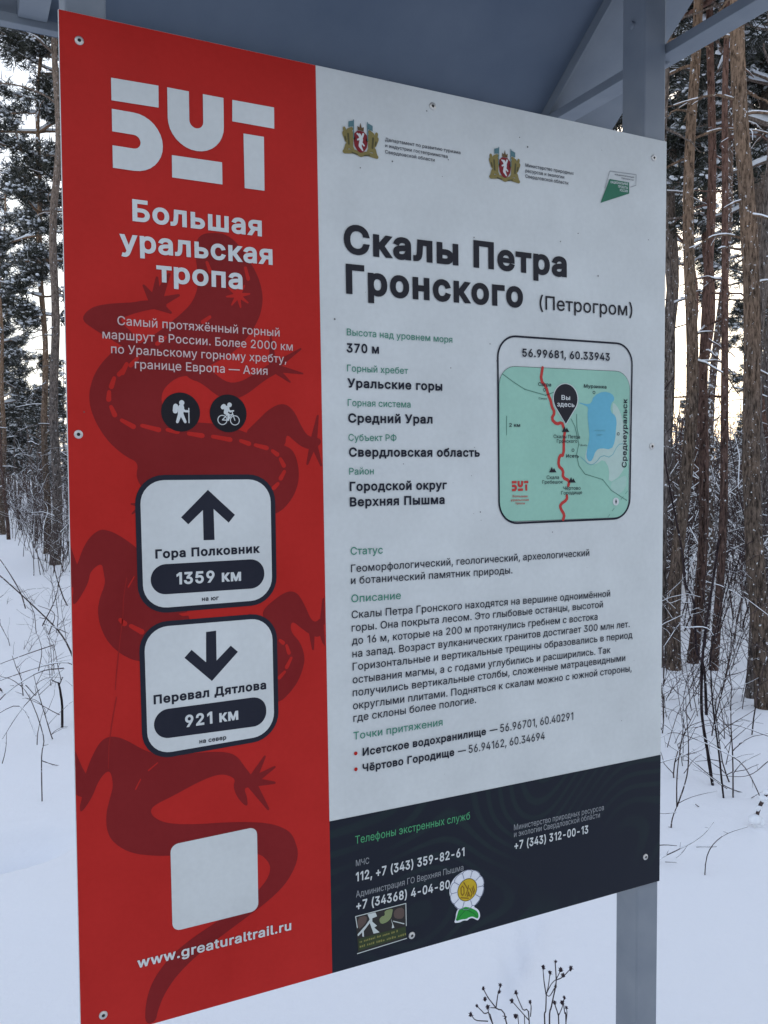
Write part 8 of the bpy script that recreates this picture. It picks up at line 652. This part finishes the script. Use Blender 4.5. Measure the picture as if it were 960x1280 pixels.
def pine(name, label, h, r0, bark_m, lean=(0, 0), crown=(.45, 1.0), reach=1.7, loc=(0, 0, 0), tufts=9, needle=.15, dead=10, group=None, boughs=(), rows=None, step=.34, wob=.08, sn=.55, k=16, wid=.007):
    root = thing(name, loc, label, 'pine tree', group)
    rows = rows or int(h/.3); P = trunk_path(h, lean, rows, wob); t_ = np.clip(P[:, 2]/h, 0, 1)
    rad = r0*(1-.78*t_**1.15)*(1+.22*np.exp(-np.clip(P[:, 2], 0, None)/.18))
    g = Geo(); g.tube(P, rad, 14, 0, .05); g.build('trunk', bark_m, root)
    gl, gn, gs = Geo(), Geo(), Geo()
    at = lambda z: np.array([np.interp(z, P[:, 2], P[:, q]) for q in range(3)])
    rat = lambda z: float(np.interp(z, P[:, 2], rad))
    for _ in range(dead):                                   # bare snapped lower branches
        z = rng.uniform(.12*h, max(.16*h, crown[0]*h)); a = rng.uniform(0, 6.28)
        c = curve(at(z)+np.array((math.cos(a), math.sin(a), 0))*rat(z)*.8, (math.cos(a), math.sin(a), rng.uniform(-.3, .3)), rng.uniform(.12, .6), 6, .5, .25)
        rr = np.linspace(.011, .004, 7); gl.tube(c, rr, 5, 0); 
        if rng.random() < .6: snow_on(gs, c, rr*.85, 0, .5)
    for (z, a, L, up) in boughs:                            # long arching boughs
        c = curve(at(z)+np.array((math.cos(a), math.sin(a), 0))*rat(z)*.8, (math.cos(a), math.sin(a), up), L, 12, 1.2, .1)
        rr = np.linspace(.014, .006, 13)*L**.3; gl.tube(c, rr, 6, 0); snow_on(gs, c, rr*.85, 0, .55)
        for q in (5, 8, 11):
            e = curve(c[q], (math.cos(a+rng.uniform(-1, 1)), math.sin(a+rng.uniform(-1, 1)), -.2), L*.3, 6, .6, .2); e_r = np.linspace(.006, .002, 7); gl.tube(e, e_r, 4, 0); snow_on(gs, e, e_r*1.0, 0, .5)
    z = crown[0]*h; pts, dr, sz = [], [], []
    while crown[1] > 0 and z < h*.985:
        f_ = (z/h-crown[0])/(1-crown[0]); prof = (.45+.75*math.sin(min(1, f_*1.5+.12)*2.0))*(1-f_**2.2)+.14
        for b in range(int(rng.integers(2, 5))):
            if rng.random() < .16: continue
            a = rng.uniform(0, 6.28); L = reach*prof*rng.uniform(.5, 1.2)
            c = curve(at(z), (math.cos(a), math.sin(a), rng.uniform(-.15, .45)), L, 8, .55-.5*f_, .14, .35)
            rr = np.linspace(.026*L**.5, .006, 9); gl.tube(c, rr, 5, 0); snow_on(gs, c, rr*1.4, 0, .6)
            for q in range(tufts):
                s0 = rng.uniform(.3, 1.0)*8; i0 = int(min(7, s0)); p0 = c[i0]+(c[i0+1]-c[i0])*(s0-i0)
                sa = a+rng.uniform(-1.3, 1.3); sl = L*.32*rng.uniform(.2, 1.)*(1.2-s0/9)
                dv = np.array((math.cos(sa), math.sin(sa), rng.uniform(-.1, .6))); dv /= np.linalg.norm(dv)
                e = p0+dv*sl
                gl.add(*_twig(p0, e, .006)); 
                for w in range(int(rng.integers(2, 5))):
                    pts.append(e+rng.standard_normal(3)*needle*.55*np.array((1, 1, .6))-dv*sl*.25*w*rng.random()); dr.append(dv); sz.append(needle*rng.uniform(.7, 1.25))
        z += step*rng.uniform(.6, 1.4)
    gl.build('limbs', bark_m, root) if gl.v else None
    if pts:
        pts, dr, sz = np.array(pts), np.array(dr), np.array(sz)
        scatter_needles(gn, pts, dr, sz, k, wid, 0); gn.build('crown', 'needles', root)
        pick = rng.random(len(pts)) < sn
        for _k in range(3):
            q = pts[pick]; scatter_snow(gs, q+rng.standard_normal(q.shape)*needle*np.array((.4, .4, .1))+np.array((0, 0, needle*.26)), needle*rng.uniform(.07, .26, len(q)), 0, .6)
    if gs.v: gs.build('snow_cover', 'tree_snow', root)
    return root
def _twig(p, q, r):
    d = q-p; n = np.cross(d, (.3, .5, .8)); n /= np.linalg.norm(n)+1e-9; m = np.cross(d, n); m /= np.linalg.norm(m)+1e-9
    v = [p+n*r, p-n*r*.5+m*r*.8, p-n*r*.5-m*r*.8, q]; return v, [(0, 1, 3), (1, 2, 3), (2, 0, 3)]

T = {k: (loc, lean, r) for k, loc, lean, r in TRUNKS}
def grounded(l): return (l[0], l[1], gz(l[0], l[1]))
def one(key, name, label, bark_m, h, **kw):
    loc, lean, r = T[key]; return pine(name, label, h, r*1.08, bark_m, lean, loc=grounded(loc), **kw)
one('A', 'pine_tree', 'orange-barked pine trunk close to the right edge of the board', 'pine_bark', 12, crown=(.52, 1), dead=14, boughs=((4.3, -.4, .6, .5), (4.9, 2.0, .8, .3)))
one('B', 'pine_tree', 'dark red-brown straight pine just behind the orange-barked pine', 'red_bark', 12, crown=(.55, 1), dead=9)
one('Cc', 'pine_tree', 'slender leaning trunk speckled with snow between two dark red pines', 'speckled_bark', 11, crown=(.5, 1), dead=9, reach=1.2)
one('Dd', 'pine_tree', 'thin dark red pine right of the snow-speckled leaning trunk', 'red_bark', 10.5, crown=(.52, 1), dead=9, reach=1.2)
one('E', 'pine_tree', 'thick pine with peeling brown bark at the right edge of the photo', 'pine_bark', 13, crown=(.55, 1), dead=14, boughs=((4.15, 2.75, .42, .5), (4.05, -.5, .5, .3), (3.2, 2.4, .35, .5), (2.9, -.3, .4, .6), (4.6, 2.2, .6, .6)))
one('E2', 'pine_tree', 'thin dark trunk standing tight against the thick peeling pine', 'grey_bark', 9, crown=(.6, 1), dead=6, reach=1.0)
one('F', 'pine_tree', 'grey trunk half hidden by the right edge of the board', 'grey_bark', 11, crown=(.5, 1), dead=8)
one('L1', 'pine_tree', 'grey-brown trunk rising close beside the left edge of the board', 'grey_bark', 15, crown=(.56, 1), dead=18, boughs=((7.6, 3.3, 1.5, .7), (2.3, 3.3, .6, .2), (3.0, 3.0, .5, -.1)))
one('L2', 'pine_tree', 'bushy snow-laden pine behind the grey-brown trunk left of the board', 'pine_bark', 14.5, crown=(.30, 1), dead=6, reach=1.1, tufts=9, needle=.16, k=18, wid=.009, sn=.85)
one('L3', 'pine_tree', 'thin brown pine at the far left edge of the photo', 'pine_bark', 9.5, crown=(.5, 1), dead=5, reach=1.1)

# further pines: three kinds, copied
kinds = [pine('pine_tree', 'far kind', 14, .10, 'grey_bark', crown=(.36, 1), reach=1.6, dead=10, tufts=7, needle=.17, k=20, wid=.009, wob=.15, group='x'),
         pine('pine_tree', 'far kind', 13, .085, 'red_bark', crown=(.45, 1), reach=1.3, dead=12, tufts=7, needle=.16, k=20, wid=.009, wob=.2, group='x'),
         pine('pine_tree', 'far kind', 9, .07, 'pine_bark', crown=(.22, 1), reach=1.25, dead=5, tufts=11, needle=.2, k=16, wid=.012, wob=.12, sn=.75, group='x')]
def azim(px, d):
    u_ = (px-480)/1082.56; rr = np.array(CAM_ROWS[0]); ff = np.array(CAM_ROWS[2]); v = ff+rr*u_; v = v[:2]/np.linalg.norm(v[:2])
    return CAM_LOC[0]+v[0]*d, CAM_LOC[1]+v[1]*d
RIGHT = 'slim snow-dusted pine deeper in the wood right of the board'; LEFT = 'small snow-laden pine in the tree line left of the board'; MID = 'snow-dusted pine in the wood behind the board'
far = [(836, 12.5, 0, 1.0), (864, 19, 1, 1.0), (877, 12.5, 1, .95), (947, 12.0, 0, 1.0), (958, 15, 1, 1.0), (973, 10.5, 0, 1.0),
       (955, 21, 0, 1.0), (964, 30, 0, 1.0), (908, 75, 2, .55), (924, 80, 2, .55), (858, 60, 2, .7), (952, 42, 2, 1.0)]
lft = [(6, 38, 2, 1.0), (-8, 30, 2, 1.05), (24, 58, 2, .8), (38, 62, 2, .75), (50, 52, 2, .7), (14, 66, 2, .95), (44, 74, 2, .9), (62, 48, 2, .7), (68, 30, 2, .6), (30, 80, 2, 1.0)]
mid = [(130, 18, 0, 1.0), (230, 26, 2, 1.0), (330, 16, 1, 1.0), (420, 30, 0, 1.0), (520, 14, 1, 1.0), (600, 22, 0, 1.0), (680, 13, 2, 1.0), (760, 17, 0, 1.0), (800, 12.5, 1, 1.0), (180, 34, 1, 1.0), (280, 40, 0, 1.0), (380, 22, 2, 1.0), (470, 38, 1, 1.05), (560, 33, 0, 1.0), (640, 40, 2, 1.1), (720, 28, 1, 1.0)]
first = set()
for lst, lab, grp in ((far, RIGHT, 'pines deeper in the wood right of the board'), (lft, LEFT, 'pines in the tree line left of the board'), (mid, MID, 'pines behind the board')):
    for px, d, kk, s in lst:
        x, y = azim(px, d); src = kinds[kk]
        if kk not in first:
            first.add(kk); src.location = (x, y, gz(x, y)); src.scale = (s,)*3; src['label'] = lab; src['group'] = grp
        else: clone(src, (x, y, gz(x, y)), rng.uniform(0, 6.28), s, lab, grp)

# far wood and undergrowth: nobody could count these
def far_wood(name, az0, az1, d0, d1, n, hh, m=70):
    g = Geo(); pts, dr, sz = [], [], []
    for _ in range(n):
        a = rng.uniform(az0, az1); d = rng.uniform(d0, d1); x, y = CAM_LOC[0]+math.sin(a)*d, CAM_LOC[1]+math.cos(a)*d; h = rng.uniform(*hh); z0 = gz(x, y)
        g.tube([(x, y, z0-.2), (x+rng.normal()*.1, y, z0+h*.5), (x+rng.normal()*.2, y, z0+h)], [.13, .09, .02], 5, 0)
        t_ = rng.uniform(.22, 1, m)**.9; rr = (1-t_**1.6)*1.5*rng.uniform(.3, 1, m)+.1; aa = rng.uniform(0, 6.28, m)
        pp = np.stack([x+np.cos(aa)*rr, y+np.sin(aa)*rr, z0+h*t_], 1); pts.append(pp); dr.append(np.stack([np.cos(aa), np.sin(aa), 0*aa+.2], 1)); sz.append(rng.uniform(.3, .6, m))
    pts, dr, sz = np.concatenate(pts), np.concatenate(dr), np.concatenate(sz)
    scatter_needles(g, pts, dr, sz, 8, .045, 1); pk = rng.random(len(pts)) < .45; scatter_snow(g, pts[pk]+np.array((0, 0, .12)), sz[pk]*.55, 2)
    return tag(g.build(name, ['grey_bark', 'needles', 'tree_snow']), kind='stuff')
far_wood('surrounding_woods', math.radians(115), math.radians(312), 24, 46, 120, (7, 12), 150)   # the wood goes on round the clearing, beside and behind the viewer
far_wood('distant_woods', math.radians(-40), math.radians(100), 95, 170, 460, (3.5, 7.5))
for a0, a1, nn in ((-60, -5, 110), (6, 42, 110), (56, 112, 120)): far_wood('distant_woods', math.radians(a0), math.radians(a1), 45, 120, nn, (7, 13), 90)
def bush(g, x, y, h, stems, slot=0, sslot=1, thick=1.0, sn=1.1):
    z0 = gz(x, y)
    for _ in range(stems):
        a = rng.uniform(0, 6.28); c = curve((x+rng.normal()*.15, y+rng.normal()*.15, z0-.1), (math.cos(a)*.28, math.sin(a)*.28, 1), h*rng.uniform(.5, 1.1), 8, .2, .1)
        rr = np.linspace(.008, .003, 9)*thick; g.tube(c, rr, 4, slot); snow_on(g, c, rr*.7*sn, sslot, .15)
        for q in range(2, 8):
            for _r in range(2):
                if rng.random() < .75:
                    b = rng.uniform(0, 6.28); e = curve(c[q], (math.cos(b), math.sin(b), .9), h*rng.uniform(.12, .34), 5, .3, .2); er = np.linspace(.0042, .0018, 6)*thick; g.tube(e, er, 3, slot, 0, False)
                    if rng.random() < .6: snow_on(g, e, er*sn, sslot, .4)
g_ = Geo()
for _ in range(20):
    px = rng.uniform(838, 968); d = rng.uniform(4.8, 8.5); x, y = azim(px, d); bush(g_, x, y, rng.uniform(.5, 1.7), int(rng.integers(2, 4)), thick=rng.uniform(.4, .75), sn=.8)
for _ in range(9):
    px = rng.uniform(0, 72); d = rng.uniform(5.5, 12); x, y = azim(px, d); bush(g_, x, y, rng.uniform(.35, .9), int(rng.integers(2, 4)), thick=rng.uniform(.3, .55), sn=.9)
for _ in range(120):
    px = rng.uniform(815, 985); d = rng.uniform(8.5, 26); x, y = azim(px, d); bush(g_, x, y, rng.uniform(1.2, 3.4), int(rng.integers(2, 4)), thick=rng.uniform(.7, 1.6))
for _ in range(46):
    px = rng.uniform(35, 100); d = rng.uniform(14, 26); x, y = azim(px, d); bush(g_, x, y, rng.uniform(1.2, 3.2), int(rng.integers(2, 4)), thick=rng.uniform(.4, .9), sn=.9)
for _ in range(30):
    px = rng.uniform(-20, 50); d = rng.uniform(24, 40); x, y = azim(px, d); bush(g_, x, y, rng.uniform(1.2, 3.0), 3, thick=1.0, sn=1.3)
for _ in range(60):
    px = rng.uniform(100, 815); d = rng.uniform(9, 28); x, y = azim(px, d); bush(g_, x, y, rng.uniform(1, 3), 2)
tag(g_.build('undergrowth', ['twig_bark', 'tree_snow']), kind='stuff')
g_ = Geo()                                                   # thin young trunks massed in the depth of the wood
for _ in range(150):
    px = rng.uniform(820, 985); d = rng.uniform(13, 60); x, y = azim(px, d); h = rng.uniform(.11, .15)*d*rng.uniform(.5, 1); z0 = gz(x, y)
    c = curve((x, y, z0-.1), (rng.normal()*.05, rng.normal()*.05, 1), h, 8, 0, .03); g_.tube(c, np.linspace(.045, .015, 9)*rng.uniform(.6, 1.3), 5, int(rng.integers(0, 2)))
    for q in range(2, 9):
        b = rng.uniform(0, 6.28); e = curve(c[q], (math.cos(b), math.sin(b), .2), rng.uniform(.3, .9), 4, .5, .2); er = np.linspace(.009, .004, 5); g_.tube(e, er, 3, 0, 0, False); snow_on(g_, e, er*1.3, 2, .45)
for _ in range(34):
    px = rng.uniform(-20, 90); d = rng.uniform(22, 60); x, y = azim(px, d); h = rng.uniform(2, 4.5); z0 = gz(x, y)
    c = curve((x, y, z0-.1), (rng.normal()*.05, rng.normal()*.05, 1), h, 8, 0, .03); g_.tube(c, np.linspace(.05, .015, 9)*rng.uniform(.6, 1.3), 5, int(rng.integers(0, 2)))
    for q in range(2, 9):
        b = rng.uniform(0, 6.28); e = curve(c[q], (math.cos(b), math.sin(b), .2), rng.uniform(.3, 1.0), 4, .5, .2); er = np.linspace(.009, .004, 5); g_.tube(e, er, 3, 0, 0, False); snow_on(g_, e, er*1.3, 2, .45)
tag(g_.build('young_woods', ['grey_bark', 'red_bark', 'tree_snow']), kind='stuff')

# ------------------------------------------------------------------ saplings and twigs standing in the snow
LAB = {'left_bent': ('bent_sapling', 'long dark sapling bending left over the snow beside the board', 'sapling'),
       'left_arch': ('bent_sapling', 'thin sapling arching down to the snow above the short dark stump', 'sapling'),
       'left_cross': ('twig', 'forked twig reaching down the snow at the lower left of the board', 'twig'),
       'left_low': ('twig', 'low crossing twigs left of the short dark stump', 'twig'),
       'left_stub': ('stump', 'short dark upright stump poking from the snow left of the board', 'stump'),
       'right_fork': ('sapling', 'forked reddish sapling just right of the dark footer of the board', 'sapling'),
       'dark_stem': ('sapling', 'thick dark stem standing in snow before the thin red pine', 'sapling'),
       'thin_stem': ('sapling', 'thin straight dark stem right of the thick dark stem', 'sapling'),
       'leaning_stem': ('sapling', 'tall kinked dark sapling leaning left toward the orange-barked pine', 'sapling'),
       'broken_stick': ('stick', 'short broken red-brown stick leaning out of the snow', 'stick'),
       'arching': ('twig', 'long thin twig arching across the snow to the right edge', 'twig'),
       'low_spray': ('twig', 'low branching twig lying over the snow right of the dark footer', 'twig'),
       'bow': ('twig', 'single bowed twig curving up out of the smooth snow', 'twig'),
       'tangle': ('twig', 'tangle of thin bare twigs above the broken stick', 'twig')}
def refine(P, n=4):
    P = np.array(P, float); k = len(P)
    if k < 3: return np.linspace(P[0], P[-1], n+2)
    A = np.vstack([2*P[0]-P[1], P, 2*P[-1]-P[-2]]); o = []
    for i_ in range(1, k):
        for s_ in range(n):
            t1 = s_/n; p0, p1, p2, p3 = A[i_-1], A[i_], A[i_+1], A[i_+2]
            o.append(.5*(2*p1+(p2-p0)*t1+(2*p0-5*p1+4*p2-p3)*t1*t1+(3*p1-p0-3*p2+p3)*t1**3))
    return np.array(o+[P[-1]])
for key, brs in TWIGS.items():
    nm, lb, ct = LAB[key]; base = np.array(brs[0][1][0]); base[2] = gz(base[0], base[1])
    rt = thing(nm, base, lb, ct); g = Geo(); gs = Geo(); dep = (base-np.array(CAM_LOC))@np.array(CAM_ROWS[2])
    for bi, (w, P) in enumerate(brs):
        P = np.array(P)-base
        if bi == 0: P[0, 2] = min(P[0, 2], -.06)
        c = refine(P); L = np.linalg.norm(np.diff(c, axis=0), axis=1).sum()
        # depth wander, so the sprays are not flat
        c += np.array(CAM_ROWS[2])[None]*(np.sin(np.linspace(0, 3.1, len(c))+bi*1.7)-math.sin(bi*1.7))[:, None]*L*.13
        r1 = w*(.66 if key.startswith('left') and w < 3 else .5)*dep/1082.56; rr = np.linspace(r1, r1*(.75 if key in ('left_stub', 'broken_stick', 'dark_stem') else .42), len(c))
        g.tube(c, rr, 7, 0, .08)
        slope = np.abs(np.gradient(c[:, 2]))/(np.linalg.norm(np.gradient(c, axis=0), axis=1)+1e-9)
        if slope.mean() < .75: snow_on(gs, c, rr*1.25, 0, .35)
        for q in range(3, len(c)-1, 3):                      # little side buds and spurs
            if rng.random() < .5 and w < 3:
                dv = rng.standard_normal(3); e = curve(c[q], dv, L*rng.uniform(.03, .10), 3, 0, .2); g.tube(e, np.linspace(rr[q]*.6, rr[q]*.3, 4), 4, 0)
    g.build('branches', 'dark_bark' if key in ('left_stub', 'dark_stem', 'thin_stem', 'leaning_stem') else 'twig_bark', rt)
    if key == 'broken_stick':
        scatter_snow(gs, np.array([(.035, -.015, .13), (.02, -.008, .085), (.0, .0, .03), (.045, -.02, .16), (.03, .0, .01)]), np.array([.016, .018, .026, .013, .03]), 0, .8)
    if gs.v: gs.build('snow_cover', 'tree_snow', rt)
FL = {'dried_right': 'tallest dried flower stalk with round dark seed heads near the post', 'dried_middle': 'short dried flower stalk with four heads nearest the post', 'dried_left': 'leftmost dried flower stalk with fluffy dark heads below the board', 'dried_centre': 'dried flower stalk with curled tips between two taller ones'}
for key, (brs, heads) in FLOWERS.items():
    base = np.array(brs[0][1][0]); rt = thing('dried_flower', (base[0], base[1], gz(base[0], base[1])), FL[key], 'dried flower', 'dried flowers in the snow below the board')
    base = np.array(rt.location); g = Geo(); dep = (base-np.array(CAM_LOC))@np.array(CAM_ROWS[2])
    for bi, (w, P) in enumerate(brs):
        P = np.array(P)-base; c = refine(P); r1 = w/2*dep/1082.56
        if bi == 0: c[0, 2] = -.05
        g.tube(c, np.linspace(r1, r1*.7, len(c)), 6, 0, .06)
    g.build('stem', 'dry_stem', rt)
    for s_, p in heads:
        p = np.array(p)-base; h = Geo(); r1 = rng.uniform(1.7, 2.6)*dep/1082.56
        v = ICO_V*np.array((.9, .9, 1.35))*r1*(1+.2*rng.standard_normal((12, 1)))+p; h.add(v, ICO_F, 0, True)
        n = 26; dv = rng.standard_normal((n, 3)); dv[:, 2] += .35; dv /= np.linalg.norm(dv, axis=1)[:, None]
        pt = p+dv*r1*.7; sd2 = np.cross(dv, rng.standard_normal((n, 3))); sd2 /= np.linalg.norm(sd2, axis=1)[:, None]
        h.add(np.stack([pt-sd2*r1*.2, pt+sd2*r1*.2, pt+dv*r1*1.0], 1).reshape(-1, 3), np.arange(n*3).reshape(-1, 3), 0)
        h.build('seed_head', 'seed_head', rt)
